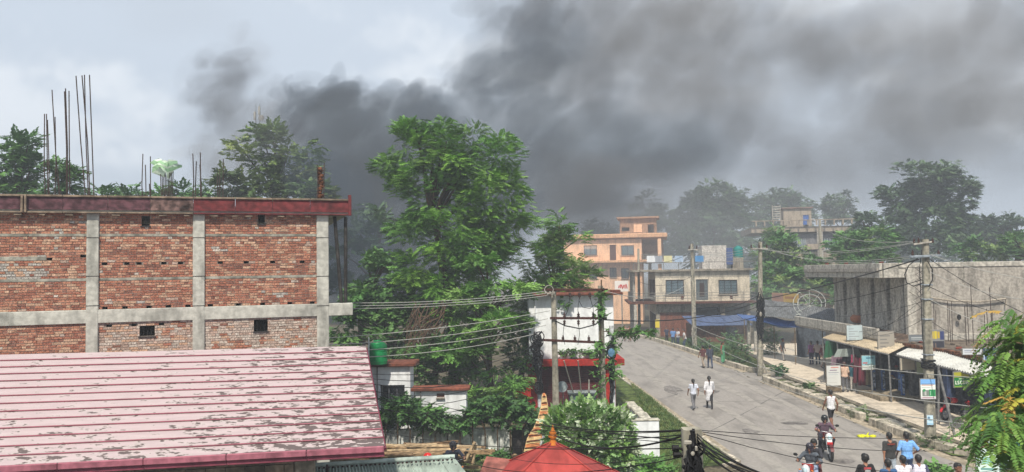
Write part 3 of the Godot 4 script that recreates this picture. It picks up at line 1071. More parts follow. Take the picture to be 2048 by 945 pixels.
	part(o, "roof_room", bx(Vector3((rm[0] + rm[1]) / 2, (ry + rm[3]) / 2, -5.4), Vector3(rm[1] - rm[0], rm[3] - ry, 2.8), 0.02), surf("white_brick", Color(0.78, 0.76, 0.74), 0.9, 0.25, true))
	var bl := rect(fr, 1453, 1466, 496, 530, -3.9)
	part(o, "blue_door", bx(Vector3((bl[0] + bl[1]) / 2, (bl[2] + bl[3]) / 2, -4.1), Vector3(bl[1] - bl[0], bl[3] - bl[2], 0.2), 0.02), surf("blue_panel", Color(0.30, 0.37, 0.55), 0.7, 0.1))
	var st := rect(fr, 1467, 1488, 515, 538, -4.0)
	part(o, "tank_stand", bx(Vector3((st[0] + st[1]) / 2, (ry + st[3]) / 2, -4.9), Vector3(st[1] - st[0], st[3] - ry, 1.2), 0.02), greyp)
	var pr := MB.new()
	for i in 9:
		var x: float = lerp(x0 - 2.4, x1 + 0.4, i / 8.0)
		pr.tube([Vector3(x, ry, 1.2), Vector3(x, ry + 0.75, 1.2)], 0.03, 4)
	pr.tube([Vector3(x0 - 2.4, ry + 0.75, 1.2), Vector3(x1 + 0.4, ry + 0.75, 1.2)], 0.03, 4)
	part(o, "terrace_rail", pr.mesh(), surf("rail_grey", Color.WHITE))
	# water tank, laundry
	var tk := hit(fr, 1477, 515, -4.9)
	tank("water_tank", "teal water tank on the roof of the cream house", fr * Vector3(tk.x, st[3], -4.9), 0.55, 1.35, Color(0.08, 0.52, 0.50))
	for s in [["white shirt drying on the line above the cream house roof", 1302, Color(0.85, 0.86, 0.88)], ["grey towel drying between the white shirt and the yellow cloth", 1317, Color(0.58, 0.60, 0.64)], ["yellowish cloth drying on the roof line beside the grey towel", 1336, Color(0.80, 0.78, 0.62)], ["pale blue cloth hung near the roof room of the cream house", 1358, Color(0.62, 0.70, 0.80)], ["blue garment hung beside the white roof room", 1399, Color(0.30, 0.52, 0.72)]]:
		var p := hit(fr, s[1], 512, 0.2)
		var m := MB.new()
		for i in 4:
			var xa := -0.45 + i * 0.225
			m.quad(Vector3(xa, -0.72, 0.06 * sin(i * 2.0)), Vector3(xa + 0.225, -0.72 + rf(-0.1, 0.1), 0.06 * sin(i * 2.0 + 2.0)), Vector3(xa + 0.225, 0, 0), Vector3(xa, 0, 0))
			m.quad(Vector3(xa + 0.225, -0.72, 0.06 * sin(i * 2.0 + 2.0) - 0.02), Vector3(xa, -0.72, 0.06 * sin(i * 2.0) - 0.02), Vector3(xa, 0, -0.02), Vector3(xa + 0.225, 0, -0.02))
		single("laundry", m.mesh(), cloth(s[2]), s[0], "laundry", Transform3D(fr.basis, fr * Vector3(p.x, p.y, 0.2)), "laundry on the roof line")
	var la := hit(fr, 1288, 511, 0.2)
	var lb := hit(fr, 1404, 511, 0.2)
	single("washing_line", bar(fr * la, fr * lb, 0.015, 4), plain_mat("line_cord", Color(0.3, 0.3, 0.3)), "thin washing line stretched over the cream house roof", "line")
	# yellow notice by the shutter
	var yn := rect(fr, 1311, 1319, 640, 656)
	part(o, "yellow_notice", bx(Vector3((yn[0] + yn[1]) / 2, (yn[2] + yn[3]) / 2, 0.02), Vector3(yn[1] - yn[0], yn[3] - yn[2], 0.03)), plain_mat("notice_yellow", Color(0.80, 0.72, 0.18), 0.7))
	# low brick kiosk with a blue tin roof before the house
	var kf := facade(1388, 1462, 80, 80)
	var kk := thing("brick_kiosk", "low brown brick kiosk with a blue tin roof before the cream house", "kiosk", kf)
	var kr := rect(kf, 1391, 1462, 650, 695)
	var dop := rect(kf, 1453, 1474, 655, 700)
	part(kk, "wall", pierced(kr[0], kr[1] + 1.6, 0, kr[3], 0, 0.2, [[dop[0], dop[1], 0, dop[3]]]), surf("brown_brick", Color(0.46, 0.33, 0.27), 0.95, 0.35))
	part(kk, "door", bx(Vector3((dop[0] + dop[1]) / 2, dop[3] / 2, -0.15), Vector3(dop[1] - dop[0], dop[3], 0.06)), surf("blue_grey_front", Color.WHITE))
	shell(kk, kr[0], kr[1] + 1.6, 0, kr[3], 4.0, surf("brown_brick", Color.WHITE))
	var rm2 := MB.new()
	for i in 14:
		var x: float = lerp(kr[0] - 0.4, kr[1] + 1.9, (i + 0.5) / 14)
		rm2.box(Vector3(x, kr[3] + 0.35, -1.6), Vector3((kr[1] - kr[0] + 2.3) / 14 - 0.02, 0.04 + 0.03 * (i % 2), 5.0), Basis(Vector3.RIGHT, 0.14))
	part(kk, "roof", rm2.mesh(), surf("blue_tin", Color(0.33, 0.40, 0.55), 0.5, 0.35, true, 0.1))

func tank(called: String, label: String, p: Vector3, r: float, h: float, c: Color) -> void:
	var o := thing(called, label, "water tank", Transform3D(Basis(), p))
	var pm := surf("tank" + c.to_html(), c, 0.45, 0.2, true, 0.06)
	var m := MB.new()
	var prof := [Vector2(r * 0.98, 0.0)]
	var n := 6
	for i in n:
		var y0 := h * 0.78 * i / n
		var y1 := h * 0.78 * (i + 1) / n
		prof.append(Vector2(r * 0.96, y0 + 0.015))
		prof.append(Vector2(r, y0 + 0.04))
		prof.append(Vector2(r, y1 - 0.04))
		prof.append(Vector2(r * 0.96, y1 - 0.01))
	prof.append(Vector2(r * 0.8, h * 0.87))
	prof.append(Vector2(r * 0.45, h * 0.93))
	m.lathe(prof, 20)
	part(o, "barrel", m.mesh(), pm)
	m = MB.new()
	m.lathe([Vector2(r * 0.42, h * 0.92), Vector2(r * 0.44, h * 0.98), Vector2(r * 0.38, h), Vector2(0.02, h * 1.01)], 16)
	part(o, "lid", m.mesh(), pm)
	m = MB.new()
	for k in 3:
		m.torus(Vector3(0, h * (0.13 + 0.26 * k), 0), Vector3.UP, r * 1.0, 0.022, 20, 5)
	part(o, "rib", m.mesh(), pm)

func orange_house() -> void:
	var fr := facade(1130, 1290, 112, 110)
	var o := thing("orange_house", "three storey orange house with a wide flat roof behind the cream house", "house", fr)
	var org := surf("orange_wall", Color(0.93, 0.75, 0.61), 0.9, 0.18, true, 0.06)
	var pale := surf("orange_trim", Color(0.90, 0.70, 0.54), 0.9, 0.15)
	var dk := surf("brown_frame", Color(0.34, 0.22, 0.20), 0.7)
	var lower := rect(fr, 1130, 1288, 527, 600)
	var upper := rect(fr, 1130, 1283, 478, 523)
	var x0: float = lower[0]; var x1: float = upper[1]
	var wins := [rect(fr, 1168, 1194, 491, 511), rect(fr, 1243, 1268, 491, 511)]
	var dd := rect(fr, 1220, 1232, 490, 522)
	part(o, "wall", pierced(x0, x1, upper[2], upper[3], 0, 0.25, wins + [dd]), org)
	for w in wins: window_in(o, w, -0.1, dk, 2, false)
	part(o, "door", bx(Vector3((dd[0] + dd[1]) / 2, (dd[2] + dd[3]) / 2, -0.12), Vector3(dd[1] - dd[0], dd[3] - dd[2], 0.06)), dk)
	var wl := [rect(fr, 1180, 1194, 538, 558), rect(fr, 1220, 1233, 536, 555), rect(fr, 1243, 1258, 537, 558)]
	part(o, "wall", pierced(x0, x1, 0, upper[2] - 0.35, 0, 0.25, wl), org)
	for w in wl: window_in(o, w, -0.1, dk, 2, false)
	shell(o, x0, x1, 0, upper[3], 12, org)
	var bal := rect(fr, 1283, 1330, 478, 523)
	part(o, "floor_slab", bx(Vector3((x0 + bal[1]) / 2 - 0.1, upper[2] - 0.17, -4.5), Vector3(bal[1] - x0 - 0.4, 0.33, 12.0), 0.03), pale)
	# recessed balcony on the right with one pillar
	part(o, "pillar", bx(Vector3(bal[1] - 0.75, (bal[2] + bal[3]) / 2, 0.6), Vector3(0.5, bal[3] - bal[2], 0.4), 0.03), org)
	part(o, "pillar", bx(Vector3(bal[1] - 0.75, (bal[2] - 0.4) / 2, 0.6), Vector3(0.5, bal[2] - 0.4, 0.4), 0.03), org)
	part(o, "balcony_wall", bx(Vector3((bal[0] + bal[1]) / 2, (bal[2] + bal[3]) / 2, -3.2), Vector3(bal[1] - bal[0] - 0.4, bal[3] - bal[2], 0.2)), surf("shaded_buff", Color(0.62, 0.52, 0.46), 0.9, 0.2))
	var rl := MB.new()
	for h in [0.3, 0.6, 0.9]:
		rl.tube([Vector3(bal[0], bal[2] + h, 1.1), Vector3(bal[1] - 0.4, bal[2] + h, 1.1)], 0.03, 4)
	for i in 10:
		rl.tube([Vector3(lerp(bal[0], bal[1] - 0.4, i / 9.0), bal[2], 1.1), Vector3(lerp(bal[0], bal[1] - 0.4, i / 9.0), bal[2] + 0.9, 1.1)], 0.025, 4)
	part(o, "balcony_rail", rl.mesh(), surf("rail_grey", Color.WHITE))
	# roof with a deep sloping fascia
	var rf0 := rect(fr, 1160, 1335, 465, 478, 1.5)
	part(o, "roof_slab", bx(Vector3((rf0[0] + rf0[1]) / 2 - 1.5, (rf0[2] + rf0[3]) / 2, -5.0), Vector3(rf0[1] - rf0[0] + 3, rf0[3] - rf0[2], 11.2), 0.08), pale)
	var tr := rect(fr, 1240, 1313, 433, 466, -4)
	var ops := [rect(fr, 1244, 1259, 455, 463, -4), rect(fr, 1268, 1284, 449, 465, -4), rect(fr, 1296, 1308, 449, 466, -4)]
	part(o, "stair_room", pierced(tr[0], tr[1], rf0[3], tr[3] - 0.3, -4, 0.25, [ops[0], ops[2]]), surf("buff_wall", Color(0.66, 0.52, 0.42), 0.9, 0.25, true))
	part(o, "stair_door", bx(Vector3((ops[1][0] + ops[1][1]) / 2, (ops[1][2] + ops[1][3]) / 2, -3.98), Vector3(ops[1][1] - ops[1][0], ops[1][3] - ops[1][2], 0.06), 0.01), org)
	var sb := MB.new()
	sb.box(Vector3(tr[0] + 0.1, (rf0[3] + tr[3]) / 2, -6.4), Vector3(0.2, tr[3] - rf0[3] - 0.3, 4.2))
	sb.box(Vector3((tr[0] + tr[1]) / 2, (rf0[3] + tr[3]) / 2, -8.5), Vector3(tr[1] - tr[0], tr[3] - rf0[3] - 0.3, 0.2))
	part(o, "stair_room_side", sb.mesh(), surf("buff_wall", Color.WHITE))
	part(o, "stair_roof", bx(Vector3((tr[0] + tr[1]) / 2, tr[3] - 0.14, -6.2), Vector3(tr[1] - tr[0] + 0.8, 0.28, 5.4), 0.04), surf("buff_wall", Color.WHITE))
	# red and white sign standing on the low roof before it
	var sf := facade(1232, 1260, 92, 92)
	var sg := thing("shop_sign", "white sign with red lettering before the orange house", "sign", sf)
	var sr := rect(sf, 1230, 1257, 562, 584)
	part(sg, "board", bx(Vector3((sr[0] + sr[1]) / 2, (sr[2] + sr[3]) / 2, 0), Vector3(sr[1] - sr[0], sr[3] - sr[2], 0.08), 0.01), plain_mat("sign_white", Color(0.84, 0.82, 0.80), 0.5))
	var rd := MB.new()
	for i in 6:
		rd.box(Vector3(lerp(sr[0], sr[1], 0.3 + i * 0.11), lerp(sr[2], sr[3], 0.45 + 0.04 * (i % 2)), 0.05), Vector3(0.12, 0.32 + 0.1 * (i % 3), 0.02), Basis(Vector3.BACK, 0.25 * (i % 3 - 1)))
	part(sg, "red_lettering", rd.mesh(), plain_mat("sign_red", Color(0.70, 0.16, 0.17), 0.6))
	part(sg, "post", bx(Vector3((sr[0] + sr[1]) / 2, sr[2] / 2, -0.08), Vector3(0.14, sr[2], 0.08)), surf("rail_grey", Color.WHITE))

func grey_house() -> void:
	var fr := facade(1520, 1715, 118, 116)
	var o := thing("grey_house", "grey unpainted house with white window grilles and a stair room with blue door", "house", fr)
	var gr := surf("cement_house", Color(0.66, 0.61, 0.55), 0.93, 0.25, true, 0.08)
	var wht := surf("white_grille", Color(0.86, 0.86, 0.86), 0.6, 0.05)
	var b := rect(fr, 1560, 1700, 466, 505)
	var w := [rect(fr, 1588, 1613, 477, 499), rect(fr, 1646, 1676, 475, 501)]
	part(o, "wall", pierced(b[0], b[1], b[2], b[3], 0, 0.25, w), surf("grey_blue_wall", Color(0.50, 0.50, 0.52), 0.9, 0.25, true))
	part(o, "wall", bx(Vector3((b[0] + b[1]) / 2, b[2] / 2, -0.13), Vector3(b[1] - b[0], b[2], 0.25)), gr)
	shell(o, b[0], b[1], 0, b[3], 11, gr)
	for q in w:
		window_in(o, q, -0.1, wht, 6, false)
	var fa := rect(fr, 1505, 1714, 447, 467, 1.6)
	part(o, "roof_slab", bx(Vector3((fa[0] + fa[1]) / 2, (fa[2] + fa[3]) / 2 - 0.1, -5.0), Vector3(fa[1] - fa[0], (fa[3] - fa[2]) * 0.75, 11.4), 0.04), gr)
	var pp := MB.new()
	for i in 12:
		pp.box(Vector3(lerp(fa[0], fa[1], (i + 0.5) / 12), fa[3] + 0.25, 1.4), Vector3(0.2, 0.75, 0.2))
	pp.box(Vector3((fa[0] + fa[1]) / 2, fa[3] + 0.66, 1.4), Vector3(fa[1] - fa[0], 0.12, 0.25))
	part(o, "parapet", pp.mesh(), gr)
	for u in [1637, 1644]:
		var p := hit(fr, u, 480, 1.4)
		part(o, "pillar", bx(Vector3(p.x, fa[2] / 2, 1.4), Vector3(0.3, fa[2], 0.3), 0.03), surf("pale_pillar", Color.WHITE))
	var bal := rect(fr, 1615, 1650, 488, 500, 1.6)
	part(o, "balcony", bx(Vector3((bal[0] + bal[1]) / 2, (bal[2] + bal[3]) / 2, 0.9), Vector3(bal[1] - bal[0], bal[3] - bal[2], 1.5), 0.04), gr)
	var st := rect(fr, 1568, 1623, 417, 447, -3)
	var door := rect(fr, 1607, 1618, 430, 450, -3)
	part(o, "stair_room", pierced(st[0], st[1], fa[3] - 0.3, st[3], -3, 3.0, [[door[0], door[1], door[2] - 1, door[3]]]), gr)
	part(o, "blue_door", bx(Vector3((door[0] + door[1]) / 2, (door[2] + door[3]) / 2, -3.12), Vector3(door[1] - door[0], door[3] - door[2], 0.06)), surf("bright_blue_door", Color(0.25, 0.40, 0.68), 0.6))
	part(o, "stair_roof", bx(Vector3((st[0] + st[1]) / 2, st[3] + 0.1, -4.5), Vector3(st[1] - st[0] + 0.5, 0.18, 3.6), 0.03), surf("tin_roof_edge", Color(0.55, 0.44, 0.40), 0.7, 0.3))
	# scaffold rack beside the stair room
	var rk := MB.new()
	var rr := rect(fr, 1546, 1561, 410, 447, -2)
	for x in [rr[0], rr[1]]:
		rk.tube([Vector3(x, fa[3] - 0.2, -2), Vector3(x, rr[3], -2)], 0.06, 4)
	for i in 6:
		rk.box(Vector3((rr[0] + rr[1]) / 2, lerp(rr[2], rr[3], 0.25 + i * 0.13), -2), Vector3(rr[1] - rr[0], 0.16, 0.1))
	part(o, "roof_rack", rk.mesh(), surf("pale_pillar", Color.WHITE))


# ---------------------------------------------------------------- the concrete building on the right
func build_concrete_building() -> void:
	var fx := 21.9       # street front
	var z1 := -44.6      # flank towards the camera
	var z2 := -54.5
	var o := thing("concrete_building", "bare concrete two storey building with stained flank wall beside the pole with posters", "building")
	var con := surf("stained_concrete", Color(0.67, 0.645, 0.61), 0.93, 0.24, true, 0.08, 0.8)
	con.uv2_scale = Vector3(0.2, 0.08, 0.2)
	var pale := surf("pale_concrete", Color(0.75, 0.73, 0.69), 0.93, 0.25, true, 0.1)
	var top := at(1820, 526, -z1).y
	var bot := at(1816, 678, -z1).y
	var par := at(1812, 556, -z1).y
	# flank wall, its coping and the pale foot
	part(o, "flank_wall", bx(Vector3(fx + 10.0, (top + bot) / 2 - 0.05, z1 - 0.12), Vector3(20.0, top - bot - 0.45, 0.24), 0.01), con)
	part(o, "coping", bx(Vector3(fx + 9.9, top - 0.14, z1 - 0.12), Vector3(20.6, 0.28, 0.34), 0.02), pale)
	part(o, "wall_foot", bx(Vector3(fx + 10.0, bot + 0.02, z1 - 0.08), Vector3(20.0, 0.42, 0.34), 0.02), pale)
	part(o, "corner_pier", bx(Vector3(fx + 0.22, (top + bot) / 2 - 0.15, z1 - 0.05), Vector3(0.46, top - bot - 0.3, 0.36), 0.02), pale)
	for u in [1866, 1928]:
		var p := at(u, 560, -z1)
		part(o, "lime_run", bx(Vector3(p.x, (top + par) / 2 - 0.4, z1 + 0.003), Vector3(0.12, 1.3, 0.02), 0.004), surf("lime", Color(0.68, 0.66, 0.62), 0.95, 0.5, true, 0.2))
	# roof with its deep edge over the street front
	part(o, "roof_slab", bx(Vector3(fx + 9.2, top - 0.38, (z1 + z2) / 2 - 0.9), Vector3(21.4, 0.2, 11.2)), con)
	part(o, "parapet", bx(Vector3(fx - 1.3, (top + par) / 2, (z1 + z2) / 2 - 0.95), Vector3(0.18, top - par, 11.5), 0.02), pale)
	part(o, "parapet", bx(Vector3(fx - 0.6, (top + par) / 2, z1 + 0.0 - 0.1), Vector3(1.2, top - par, 0.2), 0.02), pale)
	# upper floor front: columns and dark openings
	for i in 5:
		part(o, "column", bx(Vector3(fx + 0.3, (bot + par) / 2, z1 - 1.45 - i * 2.05), Vector3(0.34, par - bot + 0.4, 1.52), 0.02), pale)
	for i in 4:
		var z := z1 - 2.47 - i * 2.05
		part(o, "sill_wall", bx(Vector3(fx + 0.34, bot + 0.42, z), Vector3(0.2, 0.84, 0.52)), pale)
		part(o, "window_bar", bar(Vector3(fx + 0.34, bot + 0.8, z), Vector3(fx + 0.34, par, z), 0.03, 5), surf("window_iron", Color.WHITE))
	part(o, "blue_glass_panel", bx(Vector3(fx + 0.36, (bot + par) / 2, z1 - 0.52), Vector3(0.08, par - bot - 0.1, 0.5)), surf("blue_board", Color(0.22, 0.25, 0.34), 0.6))
	part(o, "rear_wall", bx(Vector3(fx + 7.0, (bot + top) / 2, (z1 + z2) / 2), Vector3(0.2, top - bot - 0.5, 9.4)), con)
	part(o, "end_wall", bx(Vector3(fx + 4.0, top / 2, z2), Vector3(7.8, top - 0.5, 0.24)), con)
	# balcony slab and its low wall
	var bs := at(1816, 664, -z1)
	part(o, "balcony_slab", bx(Vector3(fx + 3.0, bot - 0.1, (z1 + z2) / 2 - 2.0), Vector3(8.6, 0.2, 14.0), 0.02), con)
	part(o, "balcony_wall", bx(Vector3(fx - 1.3, bot + 0.22, (z1 + z2) / 2 - 2.4), Vector3(0.16, 0.62, 13.2), 0.03), pale)
	# conduit across the flank wall
	var c := MB.new()
	c.tube([at(1862, 596, 44.42), at(1905, 602, 44.42), at(1960, 604, 44.42), at(2012, 598, 44.42), at(2013, 612, 44.42)], 0.05, 6)
	part(o, "conduit", c.mesh(), surf("conduit", Color(0.70, 0.66, 0.60), 0.8, 0.2))
	c = MB.new()
	c.ball(at(1919, 635, 44.3), Vector3(0.12, 0.16, 0.06))
	part(o, "wall_hole", c.mesh(), plain_mat("soot", Color(0.08, 0.08, 0.08), 0.9))
	for s in [[1810, 515], [1695, 519], [1740, 518]]:
		part(o, "loose_brick", bx(Vector3(fx - 1.2, top + 0.06, -lerp(44.9, 55.0, (1810.0 - s[0]) / 150)), Vector3(0.14, 0.1, 0.26), 0.01), surf("loose_brick", Color(0.55, 0.26, 0.2), 0.9, 0.2))
	part(o, "orange_sack", bx(Vector3(fx + 0.2, bot + 0.7, -51.5), Vector3(0.7, 0.5, 0.9), 0.2), cloth(Color(0.72, 0.45, 0.30)))
	# the one storey row in front: slab with starter bars for a floor to come
	var rust := surf("rebar", Color.WHITE)
	var sl := thing("shop_roof", "rough concrete roof slab of the shop row with rusty starter bars", "roof")
	part(sl, "slab", bx(Vector3(31.2, bot - 0.2, -35.0), Vector3(20.4, 0.26, 18.6), 0.03), surf("rough_slab", Color(0.47, 0.42, 0.37), 0.95, 0.4))
	for i in 13:
		var z := -42.4 + i * 1.3
		part(sl, "slab_edge_board", bx(Vector3(20.9, bot - 0.14 + rf(-0.03, 0.03), z), Vector3(0.2 + rf(0, 0.1), 0.16, 1.24), 0.02), surf("old_board", Color.WHITE))
	for s in [[1896, 603, 43.5], [1904, 603, 43.3], [1899, 612, 43.0], [1935, 604, 42.0], [1942, 569, 41.8], [1930, 612, 41.0], [1974, 618, 40.0], [1980, 575, 39.8], [1985, 620, 39.0], [1970, 630, 39.0], [1868, 606, 43.9], [1872, 622, 43.9]]:
		var t := at(s[0], s[1], s[2])
		part(sl, "starter_bar", bar(Vector3(t.x + rf(-0.05, 0.05), bot - 0.1, t.z), t, 0.018, 5), rust)
	for i in 26:
		var p := Vector3(rf(20.9, 23.0), bot - 0.02, rf(-43.5, -33))
		part(sl, "rubble", unit_box(0.15), surf("loose_brick", Color.WHITE) if i % 3 == 0 else surf("rough_slab", Color.WHITE), sized(p, Vector3(rf(0.1, 0.3), rf(0.05, 0.14), rf(0.1, 0.4)), Basis.from_euler(Vector3(rf(-0.2, 0.2), rf(0, 3), rf(-0.2, 0.2)))))


# ---------------------------------------------------------------- the shop row, its awnings and signs
func tin_sheet(p: Array, ribs: int, m: Material, parent: Node3D, called := "tin_sheet") -> void:
	# p: four corners, inner-far, inner-near, outer-near, outer-far; ribs run from inner to outer; one mesh per sheet
	var n: int = max(1, ribs / 5)
	for k in n:
		var mb := MB.new()
		for r in 5:
			for h in 4:
				var t0 := (k + (r + h / 4.0) / 5.0) / n
				var t1 := (k + (r + (h + 1) / 4.0) / 5.0) / n
				var y0: float = 0.035 * sin(h * PI / 2)
				var y1: float = 0.035 * sin((h + 1) * PI / 2)
				var a: Vector3 = p[0].lerp(p[1], t0) + Vector3.UP * y0
				var b: Vector3 = p[0].lerp(p[1], t1) + Vector3.UP * y1
				var c: Vector3 = p[3].lerp(p[2], t1) + Vector3.UP * y1
				var d: Vector3 = p[3].lerp(p[2], t0) + Vector3.UP * y0
				if (c - a).cross(d - b).y > 0.0: mb.quad(a, b, c, d)
				else: mb.quad(d, c, b, a)
				var dn := Vector3.DOWN * 0.008
				if (c - a).cross(d - b).y > 0.0: mb.quad(d + dn, c + dn, b + dn, a + dn)
				else: mb.quad(a + dn, b + dn, c + dn, d + dn)
		part(parent, called, mb.mesh(), m, Transform3D(Basis(), Vector3(0, rf(-0.015, 0.015), 0)))

func sign_board(called: String, label: String, p: Vector3, size: Vector2, yaw: float, face: Material, group := "") -> Node3D:
	var o := thing(called, label, "sign", T(p, yaw), group)
	part(o, "frame", bx(Vector3(0, 0, -0.03), Vector3(size.x + 0.06, size.y + 0.06, 0.05), 0.01), surf("rail_grey", Color.WHITE))
	var m := MB.new()
	m.quad(Vector3(-size.x / 2, -size.y / 2, 0.004), Vector3(size.x / 2, -size.y / 2, 0.004), Vector3(size.x / 2, size.y / 2, 0.004), Vector3(-size.x / 2, size.y / 2, 0.004))
	part(o, "panel", m.mesh(), face)
	return o

func printed(name_: String, w: int, h: int, bg: Color, rects: Array) -> StandardMaterial3D:
	if mat_cache.has(name_): return mat_cache[name_]
	var im := Image.create(w, h, false, Image.FORMAT_RGB8)
	im.fill(bg)
	for r in rects:
		im.fill_rect(Rect2i(r[0], r[1], r[2], r[3]), r[4])
	var m := StandardMaterial3D.new()
	m.resource_name = name_
	m.albedo_texture = ImageTexture.create_from_image(im)
	m.roughness = 0.55
	mat_cache[name_] = m
	return m

func words(parent: Node3D, text: String, h: float, p: Vector3, m: Material, called := "lettering", bold := true) -> void:
	var t := TextMesh.new()
	var f := SystemFont.new()
	f.font_names = PackedStringArray(["Droid Sans"])
	f.font_weight = 700 if bold else 400
	t.font = f
	t.text = text
	t.font_size = 32
	t.pixel_size = h / 23.0
	t.depth = 0.01
	part(parent, called, t, m, Transform3D(Basis(), p))

func build_shops() -> void:
	var o := thing("shop_row", "single storey row of open shops with blue grey pillars under the concrete roof", "shops")
	var bot := at(1816, 678, 44.6).y
	var wallm := surf("shop_wall", Color(0.46, 0.47, 0.50), 0.9, 0.3, true)
	var blue := surf("shop_blue", Color(0.27, 0.33, 0.47), 0.8, 0.25, true)
	part(o, "rear_wall", bx(Vector3(26.0, bot / 2, -40.5), Vector3(0.25, bot - 0.7, 29.0)), wallm)
	var zs := [-29.0, -32.2, -35.6, -39.0, -42.4, -45.8, -49.2, -52.6]
	for z in zs:
		part(o, "partition_wall", bx(Vector3(23.6, 0.24 + (bot - 0.7) / 2, z), Vector3(4.6, bot - 0.7, 0.2)), wallm)
		part(o, "pillar", bx(Vector3(21.05, 0.24 + (bot - 0.75) / 2, z), Vector3(0.42, bot - 0.72, 0.42), 0.03), blue if z > -40 else surf("shop_pillar", Color(0.42, 0.42, 0.43), 0.9, 0.3, true))
	part(o, "lintel_beam", bx(Vector3(21.05, bot - 0.62, -37.0), Vector3(0.3, 0.5, 17.6)), wallm)
	part(o, "floor", bx(Vector3(23.3, 0.27, -40.8), Vector3(5.2, 0.08, 24.0)), surf("shop_floor", Color(0.42, 0.41, 0.40), 0.9, 0.3))
	# shelves, counters and goods standing in the shade
	var goods := [Color(0.5, 0.3, 0.28), Color(0.35, 0.38, 0.42), Color(0.6, 0.55, 0.42), Color(0.25, 0.32, 0.45), Color(0.45, 0.42, 0.4)]
	for i in 6:
		var z := -33.9 - i * 3.4
		var sh := thing("shop_shelf", ["steel shelf of goods deep in the shop behind the green sign", "steel shelf of goods deep in the shop behind the pole with posters", "steel shelf of goods behind the man in blue and red", "steel shelf of goods behind the blue railing", "steel shelf of goods behind the hanging clothes", "steel shelf of goods in the farthest shop bay"][i], "shelf", T(Vector3(25.4, 0.31, z), -PI / 2), "shelves inside the shops")
		var fm := MB.new()
		for k in 4:
			fm.box(Vector3(0, 0.3 + k * 0.55, 0), Vector3(2.2, 0.04, 0.45))
		for x in [-1.08, 1.08]:
			for zz in [-0.2, 0.2]:
				fm.box(Vector3(x, 1.0, zz), Vector3(0.05, 2.0, 0.05))
		part(sh, "rack", fm.mesh(), surf("rail_grey", Color.WHITE))
		for k in 12:
			var hh := rf(0.15, 0.42)
			part(sh, "goods", unit_box(0.06), cloth(goods[rng.randi() % 5]), sized(Vector3(-0.9 + (k % 4) * 0.6 + rf(-0.1, 0.1), 0.33 + (k / 4) * 0.55 + hh / 2, 0), Vector3(rf(0.2, 0.45), hh, 0.35)))
	# two awnings
	var cream := surf("cream_tin", Color(0.78, 0.72, 0.62), 0.7, 0.3, true, 0.08)
	var a := thing("tin_awning", "old cream tin awning propped over the farther shops", "awning")
	var aw0 := at(1646, 676, 49.0)
	var aw1 := at(1778, 708, 41.6)
	var in0 := at(1676, 664, 53.0)
	var in1 := at(1832, 682, 43.4)
	tin_sheet([in0, in1, aw1, aw0], 40, cream, a)
	var am := MB.new()
	for k in 5:
		var p := aw0.lerp(aw1, k / 4.0)
		am.tube([Vector3(p.x + 0.05, 0.24, p.z), p - Vector3(0, 0.05, 0)], 0.045, 6)
	am.tube([aw0 - Vector3(0, 0.06, 0), aw1 - Vector3(0, 0.06, 0)], 0.04, 5)
	part(a, "awning_post", am.mesh(), surf("pipe_grey", Color(0.50, 0.50, 0.50), 0.6, 0.2))
	var white := surf("white_tin", Color(0.80, 0.80, 0.78), 0.6, 0.25, true, 0.06)
	var b := thing("tin_awning", "newer white tin awning over the nearer shops", "awning")
	var bw0 := at(1793, 709, 41.4)
	var bw1 := at(1975, 755, 31.6)
	var bi0 := at(1832, 690, 43.2)
	var bi1 := at(1986, 734, 33.0)
	tin_sheet([bi0, bi1, bw1, bw0], 40, white, b)
	am = MB.new()
	for k in 4:
		var p := bw0.lerp(bw1, 0.12 + k * 0.25)
		am.tube([Vector3(p.x + 0.5, bot - 0.5, p.z), p - Vector3(0, 0.06, 0)], 0.03, 5)
	am.tube([bw0 - Vector3(0, 0.06, 0), bw1 - Vector3(0, 0.06, 0)], 0.04, 5)
	am.tube([at(1878, 735, 35.6), Vector3(at(1878, 735, 35.6).x - 0.1, 0.24, at(1878, 735, 35.6).z)], 0.05, 6)
	part(b, "awning_bracket", am.mesh(), surf("pipe_grey", Color.WHITE))
	# curved tin hoods under the balcony, with pipes
	var h := thing("tin_hood", "rusty bent tin sheets hung under the concrete balcony", "roof sheet")
	for k in 5:
		var p := at(1740 + k * 18, 664 + k * 4, 48.0 - k * 1.0)
		var mb := MB.new()
		mb.box(p, Vector3(1.1, 0.03, 1.1), Basis.from_euler(Vector3(rf(-0.1, 0.1), rf(-0.3, 0.3), 0.3 + rf(-0.1, 0.1))))
		part(h, "bent_sheet", mb.mesh(), surf("rusty_tin", Color(0.50, 0.42, 0.36), 0.8, 0.5, false, 0.2))
	# signs
	var W := Color(0.82, 0.83, 0.82)
	var lines_grey := []
	for k in 5: lines_grey.append([8, 14 + k * 11, 20 + (k * 17) % 30, 3, Color(0.55, 0.57, 0.6)])
	sign_board("shop_sign", "faded pale blue sign board standing on the cream awning", at(1710, 666, 46.6), Vector2(0.95, 0.85), 0.1, printed("print_pale_blue", 64, 64, Color(0.70, 0.76, 0.78), lines_grey))
	var s2 := []
	for k in 4: s2.append([8, 12 + k * 12, 40 - (k * 13) % 20, 4, Color(0.45, 0.44, 0.43)])
	sign_board("shop_sign", "grey sign board with dark writing on the near end of the cream awning", at(1773, 683, 43.2), Vector2(0.92, 1.0), 0.12, printed("print_grey", 64, 64, Color(0.60, 0.58, 0.54), s2))
